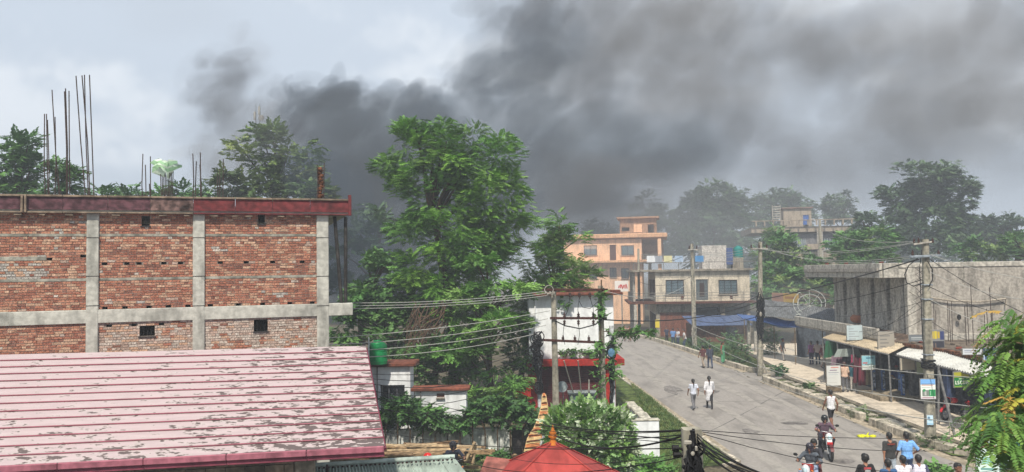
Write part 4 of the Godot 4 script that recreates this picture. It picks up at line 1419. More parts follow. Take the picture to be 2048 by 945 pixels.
	sign_board("shop_sign", "blue and white sign hanging under the cream awning", at(1738, 726, 43.4), Vector2(0.78, 0.75), 0.15, printed("print_blue", 64, 64, Color(0.55, 0.75, 0.80), [[0, 44, 64, 20, Color(0.80, 0.82, 0.80)], [4, 30, 22, 6, Color(0.75, 0.35, 0.35)], [20, 8, 36, 6, Color(0.3, 0.5, 0.6)], [14, 38, 40, 3, Color(0.45, 0.4, 0.35)], [34, 50, 22, 4, Color(0.4, 0.5, 0.45)]]))
	sign_board("shop_sign", "plain cream board hanging under the joint of the two awnings", at(1816, 729, 40.6), Vector2(0.75, 0.58), 0.1, printed("print_cream", 64, 48, Color(0.72, 0.69, 0.62), [[10, 18, 40, 2, Color(0.62, 0.58, 0.52)]]))
	sign_board("shop_sign", "greenish board hanging behind the pole with posters", at(1846, 737, 39.4), Vector2(0.6, 0.6), 0.1, printed("print_greenish", 48, 48, Color(0.62, 0.66, 0.54), [[8, 20, 30, 3, Color(0.5, 0.52, 0.42)]]))
	var gy := printed("print_green", 96, 64, Color(0.10, 0.45, 0.22), [[0, 0, 96, 22, Color(0.62, 0.62, 0.18)], [0, 58, 96, 6, Color(0.45, 0.6, 0.2)], [30, 27, 36, 3, Color(0.8, 0.85, 0.7)]])
	var gs := sign_board("shop_sign", "green and yellow sign with white letters under the white awning", at(1924, 760, 33.8), Vector2(0.68, 0.62), 0.15, gy)
	words(gs, "LSCDA", 0.15, Vector3(0, -0.12, 0.012), plain_mat("letter_white", Color(0.88, 0.9, 0.86), 0.6))
	sign_board("shop_sign", "narrow grey name board above the joint of the awnings", at(1843, 677, 42.6), Vector2(1.3, 0.34), 0.05, printed("print_dark", 96, 24, Color(0.42, 0.44, 0.46), [[8, 8, 70, 4, Color(0.68, 0.7, 0.7)], [8, 15, 46, 3, Color(0.6, 0.62, 0.62)]]))
	sign_board("shop_sign", "tall sign with yellow lettering on dark blue behind the pole", at(1876, 692, 40.2), Vector2(0.72, 1.55), 0.1, printed("print_yellow", 48, 96, Color(0.20, 0.20, 0.24), [[0, 0, 48, 34, Color(0.50, 0.50, 0.50)], [2, 4, 10, 22, Color(0.75, 0.66, 0.15)], [14, 3, 9, 24, Color(0.78, 0.7, 0.2)], [25, 5, 8, 20, Color(0.72, 0.62, 0.15)], [34, 4, 14, 26, Color(0.2, 0.24, 0.42)], [6, 40, 3, 56, Color(0.5, 0.4, 0.34)], [16, 40, 3, 56, Color(0.5, 0.42, 0.36)]]))
	sign_board("shop_sign", "long white sign board leaning along the shop roof edge", at(1950, 704, 36.2), Vector2(1.0, 0.26), -0.1, printed("print_white_long", 96, 24, Color(0.76, 0.78, 0.80), [[6, 6, 60, 4, Color(0.5, 0.52, 0.6)], [6, 14, 76, 3, Color(0.62, 0.62, 0.66)]]))
	sign_board("shop_sign", "dark blue sign with white figures at the shop roof edge behind the foreground tree", at(1984, 711, 34.6), Vector2(0.75, 0.6), 0.1, printed("print_navy", 64, 48, Color(0.14, 0.20, 0.38), [[0, 22, 64, 20, Color(0.66, 0.72, 0.80)], [6, 26, 10, 12, Color(0.14, 0.24, 0.5)], [24, 26, 8, 12, Color(0.14, 0.24, 0.5)], [8, 6, 44, 5, Color(0.6, 0.64, 0.75)], [0, 42, 64, 6, Color(0.6, 0.4, 0.3)]]))
	# green cloth and clothes hung for sale, white banner under the cream awning
	for s in [["dark green cloth hung at the far end of the cream awning", 1664, 699, 48.0, Color(0.14, 0.36, 0.24), 0.9, 1.0], ["grey banner hung below the cream awning", 1697, 706, 46.0, Color(0.58, 0.62, 0.60), 1.6, 0.45], ["maroon dress hung for sale under the cream awning", 1717, 741, 45.0, Color(0.36, 0.15, 0.20), 0.55, 1.4], ["crimson sari hung beside the maroon dress", 1728, 744, 44.6, Color(0.42, 0.16, 0.22), 0.6, 1.5], ["pink shawl hung between the teal man and the maroon dress", 1709, 726, 45.4, Color(0.60, 0.22, 0.34), 0.4, 0.9], ["khaki coat hung beside the crimson sari", 1741, 746, 44.2, Color(0.50, 0.46, 0.36), 0.5, 1.3], ["mauve blouse hung by the white notice board", 1671, 726, 46.8, Color(0.52, 0.42, 0.48), 0.5, 0.8], ["dusky purple blouse hung beside the mauve one", 1680, 729, 46.4, Color(0.48, 0.36, 0.42), 0.45, 0.8]]:
		var p := at(s[1], s[2], s[3])
		var mb := MB.new()
		var n := 5
		for i in n:
			var xa := -0.5 + float(i) / n
			var xb := -0.5 + float(i + 1) / n
			var za := 0.09 * sin(i * 2.4)
			var zb := 0.09 * sin((i + 1) * 2.4)
			mb.quad(Vector3(xa * s[5] * 1.15, -s[6] / 2, za), Vector3(xb * s[5] * 1.15, -s[6] / 2, zb), Vector3(xb * s[5] * 0.8, s[6] / 2, zb * 0.4), Vector3(xa * s[5] * 0.8, s[6] / 2, za * 0.4))
			mb.quad(Vector3(xb * s[5] * 1.15, -s[6] / 2, zb - 0.03), Vector3(xa * s[5] * 1.15, -s[6] / 2, za - 0.03), Vector3(xa * s[5] * 0.8, s[6] / 2, za * 0.4 - 0.03), Vector3(xb * s[5] * 0.8, s[6] / 2, zb * 0.4 - 0.03))
		single("hung_cloth", mb.mesh(), cloth(s[4]), s[0], "cloth", T(p, 0.2), "cloths hung out under the cream awning")
	# white notice board on legs
	var nb := at(1668, 752, 45.0)
	var n := sign_board("notice_board", "white notice board on legs with red heading beside two standing men", Vector3(nb.x, nb.y, nb.z), Vector2(0.78, 1.1), 0.05, printed("print_notice", 64, 96, Color(0.80, 0.81, 0.80), [[20, 6, 36, 5, Color(0.78, 0.50, 0.46)], [14, 20, 34, 4, Color(0.50, 0.42, 0.52)], [8, 32, 48, 3, Color(0.55, 0.56, 0.62)], [8, 42, 44, 2, Color(0.68, 0.72, 0.74)], [8, 58, 30, 2, Color(0.74, 0.74, 0.74)], [6, 80, 40, 2, Color(0.72, 0.72, 0.70)]]))
	var lg := MB.new()
	for x in [-0.4, 0.4]:
		lg.box(Vector3(x, -(nb.y - 0.24) / 2 + 0.3, -0.05), Vector3(0.06, nb.y - 0.24 + 0.6, 0.05))
	lg.box(Vector3(0, -0.75, -0.05), Vector3(0.8, 0.28, 0.03))
	part(n, "legs", lg.mesh(), surf("old_wood", Color(0.50, 0.44, 0.36), 0.9, 0.3))
	# railing of blue and white posts
	var rl := thing("railing", "railing of blue and white posts with pipe rails before the tea stall", "railing")
	var posts := [at(1749, 790, 44.3), at(1768, 791, 44.2), at(1802, 789, 44.0), at(1807, 796, 42.4)]
	for p in posts:
		var q := Vector3(p.x, 0.46, p.z)
		var pm := MB.new()
		pm.box(q + Vector3(0, 0.55, 0), Vector3(0.17, 1.1, 0.17), Basis(), 0.02)
		var pp := part(rl, "post", pm.mesh(), surf("post_blue", Color(0.34, 0.47, 0.70), 0.7, 0.3))
		part(pp, "white_patch", bx(q + Vector3(0, 0.55, 0.088), Vector3(0.11, 0.9, 0.01)), surf("post_white", Color(0.72, 0.76, 0.82), 0.7, 0.5, false, 0.3))
	var rm := MB.new()
	rm.tube([posts[0] * Vector3(1, 0, 1) + Vector3(0, 1.58, 0), posts[2] * Vector3(1, 0, 1) + Vector3(0, 1.58, 0)], 0.03, 5)
	rm.tube([posts[1] * Vector3(1, 0, 1) + Vector3(0, 1.2, 0), posts[3] * Vector3(1, 0, 1) + Vector3(0, 1.25, 0)], 0.03, 5)
	rm.tube([at(1714, 770, 46.5), posts[0] * Vector3(1, 0, 1) + Vector3(0, 1.3, 0)], 0.025, 5)
	part(rl, "pipe_rail", rm.mesh(), surf("pipe_grey", Color.WHITE))
	# a table and bench in the tea stall
	for s in [[23.0, -41.2, "wooden bench in the shade of the tea stall"], [24.0, -37.6, "wooden bench in the shop behind the pole with posters"]]:
		var t := thing("bench", s[2], "bench", T(Vector3(s[0], 0.31, s[1]), 0.1))
		part(t, "seat", bx(Vector3(0, 0.45, 0), Vector3(1.5, 0.06, 0.35), 0.01), surf("old_wood", Color.WHITE))
		for x in [-0.65, 0.65]:
			part(t, "leg", bx(Vector3(x, 0.21, 0), Vector3(0.08, 0.42, 0.3), 0.01), surf("old_wood", Color.WHITE))
	stalls_beyond()

func stalls_beyond() -> void:
	# low sheds beyond the cream awning, with the blue tarpaulin
	var st := thing("market_shed", "low dark shed with tin roof behind the blue tarpaulin", "shed")
	var dkw := surf("shed_dark", Color(0.34, 0.37, 0.41), 0.9, 0.3, true)
	var tin := surf("grey_tin", Color(0.48, 0.49, 0.50), 0.7, 0.4, true, 0.15)
	var b0 := on(1552, 690, 0.24)
	var b1 := Vector3(24.8, 0.24, -55.5)
	part(st, "front_wall", bx(Vector3((b0.x + b1.x) / 2 + 2.5, 1.5, -63.5), Vector3(9.5, 2.5, 0.2), 0.0, Basis(Vector3.UP, 0.1)), dkw)
	part(st, "side_wall", bx(Vector3(27.5, 1.5, -58.5), Vector3(0.2, 2.5, 10.5)), dkw)
	for k in 6:
		part(st, "plank_door", bx(Vector3(23.4 + k * 0.75, 1.35, -63.3 + k * 0.08), Vector3(0.7, 2.1, 0.06), 0.01), surf("shed_plank_%d" % (k % 3), Color(0.30 + 0.05 * (k % 3), 0.33 + 0.03 * (k % 3), 0.38), 0.9, 0.3))
	var r := [at(1530, 600, 66), at(1700, 622, 56), at(1672, 668, 55), at(1512, 622, 63.5)]
	tin_sheet([r[0], r[1], at(1690, 648, 54.5), at(1520, 632, 63)], 45, tin, st, "roof_sheet")
	part(st, "fascia_board", bar(at(1600, 652, 60), at(1690, 650, 55.5), 0.09, 4), surf("pale_concrete", Color.WHITE))
	# tarpaulin sagging on poles
	var tp := thing("tarpaulin", "blue tarpaulin stretched over the stall beside the pole", "tarpaulin")
	var c := [at(1489, 638, 64.5), at(1548, 636, 62.5), at(1645, 652, 57.5), at(1590, 657, 58.5)]
	var mb := MB.new()
	var N := 8
	var g := func(i: int, j: int) -> Vector3:
		var s := float(i) / N
		var t := float(j) / N
		return c[0].lerp(c[1], t).lerp(c[3].lerp(c[2], t), s) - Vector3(0, 0.35 * sin(s * PI) * sin(t * PI) + 0.06 * sin(s * 11 + t * 5), 0)
	for i in N:
		for j in N:
			mb.quad(g.call(i, j), g.call(i + 1, j), g.call(i + 1, j + 1), g.call(i, j + 1))
			mb.quad(g.call(i, j + 1) - Vector3(0, 0.01, 0), g.call(i + 1, j + 1) - Vector3(0, 0.01, 0), g.call(i + 1, j) - Vector3(0, 0.01, 0), g.call(i, j) - Vector3(0, 0.01, 0))
	part(tp, "sheet", mb.mesh(), surf("tarp_blue", Color(0.26, 0.39, 0.63), 0.6, 0.25))
	for p in c:
		part(tp, "pole", bar(Vector3(p.x, 0.1, p.z), p, 0.04, 5), surf("old_wood", Color.WHITE))
	# a second blue sheet and white posts beyond the pole
	var t2 := thing("tarpaulin", "small blue tarpaulin on white posts left of the pole", "tarpaulin")
	mb = MB.new()
	mb.box(at(1506, 637, 68), Vector3(2.2, 0.05, 1.6), Basis.from_euler(Vector3(0.25, 0.1, -0.12)))
	part(t2, "sheet", mb.mesh(), surf("tarp_blue", Color.WHITE))
	for u in [1497, 1510]:
		var p := at(u, 640, 68)
		part(t2, "post", bx(Vector3(p.x, p.y / 2, p.z), Vector3(0.22, p.y, 0.22), 0.02), surf("pale_pillar", Color.WHITE))
	# orange hoarding and the dish frame on the roof
	var hb := thing("hoarding", "long orange and yellow hoarding above the shed roof", "sign", Transform3D())
	var ha := at(1545, 594, 70)
	var hc := at(1597, 598, 66)
	var hd := (hc - ha)
	part(hb, "panel", bx((ha + hc) / 2, Vector3(hd.length(), 0.75, 0.08), 0.01, look_basis(hd * Vector3(1, 0, 1))), printed("print_orange", 96, 24, Color(0.62, 0.45, 0.36), [[44, 0, 52, 24, Color(0.72, 0.58, 0.25)], [6, 6, 30, 10, Color(0.55, 0.40, 0.36)], [50, 8, 36, 7, Color(0.6, 0.4, 0.2)]]))
	part(hb, "post", bar(Vector3(ha.x, 2.6, ha.z - 0.1), ha, 0.06, 5), surf("pale_pillar", Color.WHITE))
	part(hb, "post", bar(Vector3(hc.x, 2.6, hc.z - 0.1), hc, 0.06, 5), surf("pale_pillar", Color.WHITE))
	var ds := thing("dish_antenna", "large white dish antenna frame on the shed roof behind the tarpaulin", "antenna", T(at(1620, 612, 60)))
	var dm := MB.new()
	var n := Vector3(-0.35, 0.5, 0.8).normalized()
	for k in 8:
		var a := TAU * k / 8 + rf(-0.2, 0.2)
		var s := n.cross(Vector3.UP).normalized()
		var t := n.cross(s)
		var p0 := Vector3.ZERO
		var pts := []
		for q in 4:
			var rr := 0.38 * (q + 0.001)
			pts.append((s * cos(a) + t * sin(a)) * rr + n * rr * rr * 0.32)
		dm.tube(pts, 0.02, 4)
	for rr in [0.85, 1.14]:
		dm.torus(n * rr * rr * 0.32, n, rr, 0.025, 24, 4)
	part(ds, "dish", dm.mesh(), surf("dish_white", Color(0.74, 0.76, 0.74), 0.6, 0.15))
	dm = MB.new()
	dm.tube([Vector3(0, -0.9, 0), Vector3(0, 0, 0)], 0.06, 6)
	dm.tube([Vector3(-0.6, -0.75, 0.3), Vector3(-1.1, -0.6, 0.6)], 0.04, 5)
	dm.tube([Vector3(-1.2, -0.62, 0.5), Vector3(0.3, -0.75, 0.3), Vector3(1.2, -0.2, 0.2)], 0.05, 5)
	for k in 3:
		var a := TAU * k / 3
		dm.tube([n * 1.25, Vector3(cos(a), sin(a), 0.3) * 0.9], 0.018, 4)
	part(ds, "mount", dm.mesh(), surf("dish_white", Color.WHITE))
	# people's stall tables in the smoke
	var tb := thing("market_table", "trestle table with goods standing before the dark shed", "table", T(Vector3(23.6, 0.24, -61.0), 0.1))
	part(tb, "table_top", bx(Vector3(0, 0.8, 0), Vector3(2.0, 0.05, 0.8), 0.01), surf("old_wood", Color.WHITE))
	for x in [-0.9, 0.9]:
		for z in [-0.32, 0.32]:
			part(tb, "leg", bar(Vector3(x, 0, z), Vector3(x * 0.9, 0.78, z), 0.035, 5), surf("old_wood", Color.WHITE))


# ---------------------------------------------------------------- the white and red switch house
func leaf_patch(parent: Node, called: String, places: Array, count: int, jitter: float, size: float, cols: Array, face := Vector3.UP) -> MultiMeshInstance3D:
	var xs := []
	var cs := []
	for i in count:
		var p: Vector3 = places[rng.randi() % places.size()]
		p += Vector3(rf(-1, 1), rf(-1, 1), rf(-1, 1)) * jitter
		var s := size * rf(0.6, 1.3)
		var b := Basis.from_euler(Vector3(rf(-0.9, 0.9), rf(0, TAU), rf(-0.6, 0.6)))
		xs.append(Transform3D(b.scaled_local(Vector3.ONE * s), p))
		cs.append((cols[rng.randi() % cols.size()] as Color) * rf(0.7, 1.25))
	return many(parent, called, spray_mesh("broad"), leaf_mat("leaf"), xs, cs)

func build_substation() -> void:
	var o := thing("switch_house", "narrow white and red switch house with maroon shutters behind two cable poles", "building")
	var z := -42.0
	var white := surf("switch_white", Color(0.90, 0.91, 0.92), 0.8, 0.08, true, 0.025)
	var red := surf("switch_red", Color(0.66, 0.16, 0.12), 0.75, 0.25, true, 0.08)
	var x0 := at(1058, 700, 42).x
	var x1 := at(1229, 700, 42).x
	var top := at(1170, 591, 42).y
	var b0 := at(1150, 731, 42).y
	var b1 := at(1150, 718, 42).y
	part(o, "upper_wall", bx(Vector3((x0 + x1) / 2, (b1 + top) / 2, z - 2.5), Vector3(x1 - x0, top - b1, 5.0), 0.02), white)
	part(o, "roof_slab", bx(Vector3((x0 + x1) / 2 + 0.1, top + 0.07, z - 2.4), Vector3(x1 - x0 + 0.7, 0.14, 5.8), 0.03), surf("rust_eave", Color(0.50, 0.30, 0.24), 0.85, 0.4))
	part(o, "red_band", bx(Vector3((x0 + x1) / 2 + 0.15, (b0 + b1) / 2, z - 2.3), Vector3(x1 - x0 + 0.6, b1 - b0, 5.6), 0.02), red)
	part(o, "front_wall", bx(Vector3(x0 + 0.2, b0 / 2, z - 0.2), Vector3(0.5, b0, 0.4), 0.02), red)
	var xa := at(1205, 760, 42).x
	part(o, "red_pier", bx(Vector3((xa + x1) / 2, b0 / 2, z - 0.1), Vector3(x1 - xa, b0, 0.5), 0.02), red)
	part(o, "red_side_wall", bx(Vector3(x0 - 0.35, b0 * 0.36, z + 0.6), Vector3(0.8, b0 * 0.72, 1.0), 0.02), red)
	var mar := surf("maroon_shutter", Color(0.36, 0.13, 0.15), 0.65, 0.25, true, 0.1)
	var y := 0.03
	while y < b0 - 0.02:
		part(o, "shutter_slat", bx(Vector3((x0 + 0.45 + xa) / 2, y + 0.045, z - 0.25 + rf(0, 0.006)), Vector3(xa - x0 - 0.5, 0.088, 0.035), 0.014), mar)
		y += 0.1
	for sx in [x0 + 0.46, xa - 0.02]:
		part(o, "shutter_rail", bx(Vector3(sx, b0 / 2, z - 0.2), Vector3(0.07, b0, 0.1)), surf("dark_rail", Color(0.22, 0.12, 0.12), 0.7))
	var sw := MB.new()
	sw.box(Vector3((x0 + x1) / 2, b0 / 2, z - 4.8), Vector3(x1 - x0, b0, 0.2))
	sw.box(Vector3(x1 - 0.12, b0 / 2, z - 2.6), Vector3(0.2, b0, 4.2))
	sw.box(Vector3(x0 + 0.12, b0 / 2, z - 2.6), Vector3(0.2, b0, 4.2))
	part(o, "side_wall", sw.mesh(), red)
	part(o, "drain_pipe", bar(Vector3(x0 + 0.35, b1, z + 0.06), Vector3(x0 + 0.35, top - 0.1, z + 0.06), 0.035, 6), white)
	part(o, "wall_stripe", bx(Vector3(x1 - 0.55, (b1 + top) / 2, z + 0.012), Vector3(0.05, top - b1 - 0.1, 0.02)), surf("rail_grey", Color.WHITE))
	part(o, "roof_flag", bx(Vector3(x1 + 0.2, top + 0.19, z - 0.6), Vector3(0.5, 0.12, 0.5), 0.03), surf("rust_eave", Color.WHITE))
	# cabinet and small dish before the shutters
	var cz := 39.5
	var c := thing("metal_cabinet", "grey blue metal cabinet standing before the maroon shutters", "cabinet")
	var c0 := at(1138, 787, cz)
	var c1 := at(1192, 840, cz)
	part(c, "box", bx(Vector3((c0.x + c1.x) / 2, c0.y / 2, -cz), Vector3(c1.x - c0.x, c0.y - 0.02, 0.8), 0.03), surf("cabinet_grey", Color(0.42, 0.50, 0.52), 0.6, 0.25, true))
	part(c, "lid", bx(Vector3((c0.x + c1.x) / 2, c0.y + 0.03, -cz), Vector3(c1.x - c0.x + 0.14, 0.09, 0.95), 0.02), surf("cabinet_lid", Color(0.68, 0.72, 0.71), 0.6, 0.2))
	part(c, "vent_panel", bx(Vector3((c0.x + c1.x) / 2, c0.y - 0.5, -cz + 0.41), Vector3((c1.x - c0.x) * 0.8, 0.5, 0.02), 0.005), surf("cabinet_vent", Color(0.30, 0.36, 0.40), 0.6))
	var dp := at(1124, 774, 39.3)
	var d := thing("satellite_dish", "small round grey satellite dish beside the metal cabinet", "antenna", T(dp))
	var dm := MB.new()
	var l := []
	for i in 5:
		var r := 0.05 + i * 0.055
		var ring := []
		for j in 16:
			ring.append(Vector3(cos(TAU * j / 16) * r, sin(TAU * j / 16) * r, r * r * 0.9))
		l.append(ring)
	dm.rings(l, true, true)
	part(d, "dish", dm.mesh(), surf("dish_grey", Color(0.62, 0.67, 0.69), 0.5, 0.15))
	dm = MB.new()
	dm.tube([Vector3(0, 0, 0), Vector3(0.05, -0.25, -0.1), Vector3(0.1, -dp.y, -0.1)], 0.03, 6)
	dm.tube([Vector3(0, -0.2, 0.1), Vector3(0, 0, 0.35)], 0.012, 4)
	part(d, "mount", dm.mesh(), surf("pipe_grey", Color.WHITE))
	# white boundary wall by the road with coping, and the white gate block
	var gw := thing("boundary_wall", "white boundary wall with open balusters running along the grass verge", "wall")
	var w0 := on(1302, 872)
	var w1 := on(1248, 822)
	w0 = Vector3(5.35, 0, -31.0)
	w1 = Vector3(5.2, 0, -36.6)
	for i in 4:
		var t0 := i / 4.0
		var p := w0.lerp(w1, t0)
		part(gw, "pier", bx(p + Vector3(0, 0.6, 0), Vector3(0.3, 1.2, 0.3), 0.02), white)
		var q := w0.lerp(w1, t0 + 1 / 8.0)
		part(gw, "dwarf_wall", bx(q + Vector3(0, 0.22, 0), Vector3(0.22, 0.44, 1.1)), white)
		part(gw, "coping", bx(q + Vector3(0, 1.24, 0), Vector3(0.42, 0.14, 1.42), 0.03, Basis(Vector3.UP, -0.02)), surf("coping_white", Color(0.80, 0.78, 0.72), 0.85, 0.35, true))
		for k in 4:
			var bp := q + Vector3(0, 0.44, -0.42 + k * 0.28)
			var bm := MB.new()
			bm.xf = Transform3D(Basis(), bp)
			bm.lathe([Vector2(0.07, 0), Vector2(0.05, 0.1), Vector2(0.085, 0.35), Vector2(0.045, 0.55), Vector2(0.07, 0.73)], 8)
			part(gw, "baluster", bm.mesh(), white)
	var gb := thing("gate_block", "white plastered gate block at the corner of the boundary wall", "wall")
	var g0 := at(1246, 918, 30.7)
	var g1 := at(1319, 843, 30.7)
	part(gb, "block", bx(Vector3((g0.x + g1.x) / 2, g1.y / 2, -30.9), Vector3(g1.x - g0.x, g1.y, 0.3), 0.02), white)
	part(gb, "cap", bx(Vector3((g0.x + g1.x) / 2, g1.y + 0.03, -30.9), Vector3(g1.x - g0.x + 0.06, 0.06, 0.36), 0.015), surf("coping_white", Color.WHITE))


# ---------------------------------------------------------------- the near yard: pink roof, sheds, pavilion
func build_compound() -> void:
	pink_roof()
	var white := surf("yard_white", Color(0.89, 0.90, 0.91), 0.85, 0.16, true, 0.03)
	var eave := surf("rust_eave", Color.WHITE)
	# shed with the tank
	var a := at(738, 735, 34.0)
	var b := at(820, 735, 34.0)
	var o := thing("white_shed", "white shed with a dark doorway and rusty roof edge under the green tank", "shed")
	var dr := [at(760, 770, 34).x, at(809, 770, 34).x, -0.1, at(780, 771, 34).y]
	var fr := Transform3D(Basis(), Vector3(0, 0, -34.0))
	o.transform = fr
	part(o, "front_wall", pierced(a.x - 0.4, b.x, 0, a.y, 0, 0.22, [dr]), white)
	var sd := MB.new()
	sd.box(Vector3(b.x - 0.11, a.y / 2, -0.75), Vector3(0.2, a.y - 0.02, 1.05))
	sd.box(Vector3(a.x - 0.3, a.y / 2, -0.75), Vector3(0.2, a.y - 0.02, 1.05))
	sd.box(Vector3((a.x + b.x) / 2 - 0.2, a.y / 2, -1.38), Vector3(b.x - a.x + 0.3, a.y - 0.02, 0.2))
	part(o, "side_wall", sd.mesh(), white)
	part(o, "roof_slab", bx(Vector3((a.x + b.x) / 2 - 0.2, a.y + 0.09, -0.55), Vector3(b.x - a.x + 0.9, 0.16, 1.5), 0.03), eave)
	var dm := MB.new()
	for k in 4:
		dm.box(Vector3(lerp(dr[0], dr[1], k / 3.0), dr[3] / 2, -0.16), Vector3(0.06, dr[3], 0.05))
	dm.box(Vector3((dr[0] + dr[1]) / 2, dr[3] - 0.03, -0.16), Vector3(dr[1] - dr[0], 0.06, 0.06))
	part(o, "door_frame", dm.mesh(), surf("grey_frame", Color(0.36, 0.37, 0.40), 0.6, 0.1))
	part(o, "door_leaf", bx(Vector3(lerp(dr[0], dr[1], 0.27), dr[3] / 2, -0.4), Vector3((dr[1] - dr[0]) * 0.5, dr[3] - 0.1, 0.04), 0.0, Basis(Vector3.UP, -0.5)), surf("grey_frame", Color.WHITE))
	part(o, "corner_pipe", bar(Vector3(a.x + 0.35, 0, 0.06), Vector3(a.x + 0.35, a.y, 0.06), 0.03, 5), surf("pipe_grey", Color.WHITE))
	var tp := at(755, 727, 33.6)
	tank("water_tank", "green ribbed water tank on the white shed roof", Vector3(tp.x, a.y + 0.18, -33.6), 0.40, 0.98, Color(0.06, 0.55, 0.31))
	var pt := at(737, 690, 33.3)
	single("vent_pipe", bar(Vector3(pt.x, a.y, -33.3), at(737, 676, 33.3), 0.03, 6), white, "thin white pipe standing against the green tank", "pipe")
	# second low white outhouse
	var h0 := at(829, 783, 33.0)
	var h1 := at(932, 783, 33.0)
	o = thing("white_outhouse", "low white outhouse with a tiny window and rust brown roof edge", "shed", Transform3D(Basis(), Vector3(0, 0, -33.0)))
	var wn := [at(873, 790, 33).x, at(889, 790, 33).x, at(880, 795.5, 33).y, at(880, 787.5, 33).y]
	part(o, "front_wall", pierced(h0.x, h1.x, 0, h0.y, 0, 0.2, [wn]), white)
	sd = MB.new()
	sd.box(Vector3(h0.x + 0.1, h0.y / 2, -0.5), Vector3(0.2, h0.y - 0.02, 0.6))
	sd.box(Vector3(h1.x - 0.1, h0.y / 2, -0.5), Vector3(0.2, h0.y - 0.02, 0.6))
	sd.box(Vector3((h0.x + h1.x) / 2, h0.y / 2, -0.75), Vector3(h1.x - h0.x, h0.y - 0.02, 0.2))
	part(o, "side_wall", sd.mesh(), white)
	part(o, "roof_slab", bx(Vector3((h0.x + h1.x) / 2, h0.y + 0.06, -0.35), Vector3(h1.x - h0.x + 0.3, 0.12, 1.0), 0.02), surf("brown_eave", Color(0.56, 0.33, 0.26), 0.85, 0.3))
	window_in(o, wn, -0.08, surf("brown_trim", Color.WHITE), 1, false)
	part(o, "corner_pipe", bar(Vector3(h0.x + 0.25, 0, 0.05), Vector3(h0.x + 0.25, h0.y, 0.05), 0.025, 5), surf("pipe_grey", Color.WHITE))
	# white compound wall with the creeper on it
	var wz := 31.6
	var wl := at(700, 866, wz)
	var wr := at(1021, 866, wz)
	o = thing("compound_wall", "streaked white compound wall under the creeper", "wall")
	var ww := surf("compound_white", Color(0.85, 0.86, 0.84), 0.9, 0.45, true, 0.1)
	for i in 4:
		var xa: float = lerp(wl.x, wr.x, i / 4.0)
		var xb: float = lerp(wl.x, wr.x, (i + 1) / 4.0)
		part(o, "wall_panel", bx(Vector3((xa + xb) / 2, wl.y / 2, -wz - 0.1), Vector3(xb - xa - 0.012, wl.y, 0.2), 0.01), ww)
	part(o, "coping", bx(Vector3((wl.x + wr.x) / 2, wl.y + 0.04, -wz - 0.1), Vector3(wr.x - wl.x + 0.1, 0.08, 0.28), 0.015), ww)
	var ds := at(1040, 880, wz)
	part(o, "dark_wall_end", bx(Vector3(ds.x + 0.1, 0.55, -wz - 0.25), Vector3(0.85, 1.1, 0.2), 0.02), surf("stone_dark", Color(0.30, 0.28, 0.27), 0.95, 0.4))
	var ivy := thing("ivy_hedge", "dense dark green creeper spilling over the white compound wall", "creeper")
	var spots := []
	for i in 420:
		var u := rf(762, 1075)
		var topv := 812.0 + 14.0 * sin(u * 0.03) + (24.0 if u > 880 and u < 940 else 0.0)
		spots.append(at(u, rf(topv, 836 + (14 if int(u) % 3 == 0 else 0)), wz + rf(-0.5, 0.3)))
	for i in 30: spots.append(at(rf(775, 830), rf(800, 830), 32.5))
	leaf_patch(ivy, "leaves", spots, 1700, 0.10, 0.27, [lin(0.05, 0.13, 0.03), lin(0.07, 0.17, 0.045), lin(0.04, 0.10, 0.03), lin(0.09, 0.20, 0.05)])
	var st := MB.new()
	for i in 12:
		var p := at(770 + i * 25, 862, wz - 0.35)
		st.tube([Vector3(p.x, 0, p.z), p, p + Vector3(rf(-0.3, 0.3), rf(0.3, 0.8), 0.1)], 0.025, 4)
	part(ivy, "stems", st.mesh(), surf("bark", Color(0.36, 0.29, 0.22), 0.95, 0.3))
	# weeds by the wall
	weeds("weed_bush", "low leafy bush against the streaked compound wall", on(978, 918), 0.75, 0.5, 70, [lin(0.06, 0.15, 0.04), lin(0.09, 0.20, 0.05)])
	weeds("weed_bush", "yellowish weeds growing between the compound wall and the outhouse", at(845, 805, 32.2) * Vector3(1, 0, 1), 0.9, 0.6, 40, [lin(0.08, 0.17, 0.04), lin(0.13, 0.20, 0.06)])
	# sawn timber
	var tim := [surf("timber_a", Color(0.72, 0.60, 0.46), 0.9, 0.3, false, 0.15), surf("timber_b", Color(0.58, 0.47, 0.36), 0.9, 0.4, false, 0.18), surf("timber_c", Color(0.80, 0.70, 0.56), 0.9, 0.25, false, 0.12)]
	o = thing("timber_pile", "heap of sawn timber planks below the streaked white wall", "timber pile")
	for i in 64:
		var c := at(rf(690, 910), rf(890, 936), rf(27.4, 30.2))
		c.y = clamp(c.y, 0.06, 1.15)
		part(o, "plank", unit_box(0.03), tim[i % 3], sized(c, Vector3(rf(1.4, 3.2), rf(0.04, 0.10), rf(0.10, 0.2)), Basis.from_euler(Vector3(rf(-0.1, 0.1), rf(-0.35, 0.35), rf(-0.08, 0.05)))))
	for s in [[930, 925, 950, 885, 28.0], [945, 930, 951, 890, 28.2], [932, 900, 905, 928, 28.1]]:
		part(o, "plank", bar(at(s[0], s[1], s[4]), at(s[2], s[3], s[4]), 0.06, 4), tim[2])
	for i in 7:
		var p := on(rf(955, 1010), rf(915, 935)) + Vector3(0, 0.1, 0)
		part(o, "plank", unit_box(0.03), tim[i % 3], sized(p, Vector3(rf(0.8, 1.7), 0.07, 0.16), Basis(Vector3.UP, rf(-0.4, 0.4))))
	var wb := on(985, 918)
	single("white_bucket", bx(wb + Vector3(0, 0.2, 0), Vector3(0.42, 0.38, 0.36), 0.06), white, "white plastic tub by the leafy bush in the yard", "tub")
	# pale green tin roof low in front
	var t := thing("tin_shed", "low shed with a pale green tin roof in front of the timber pile", "shed")
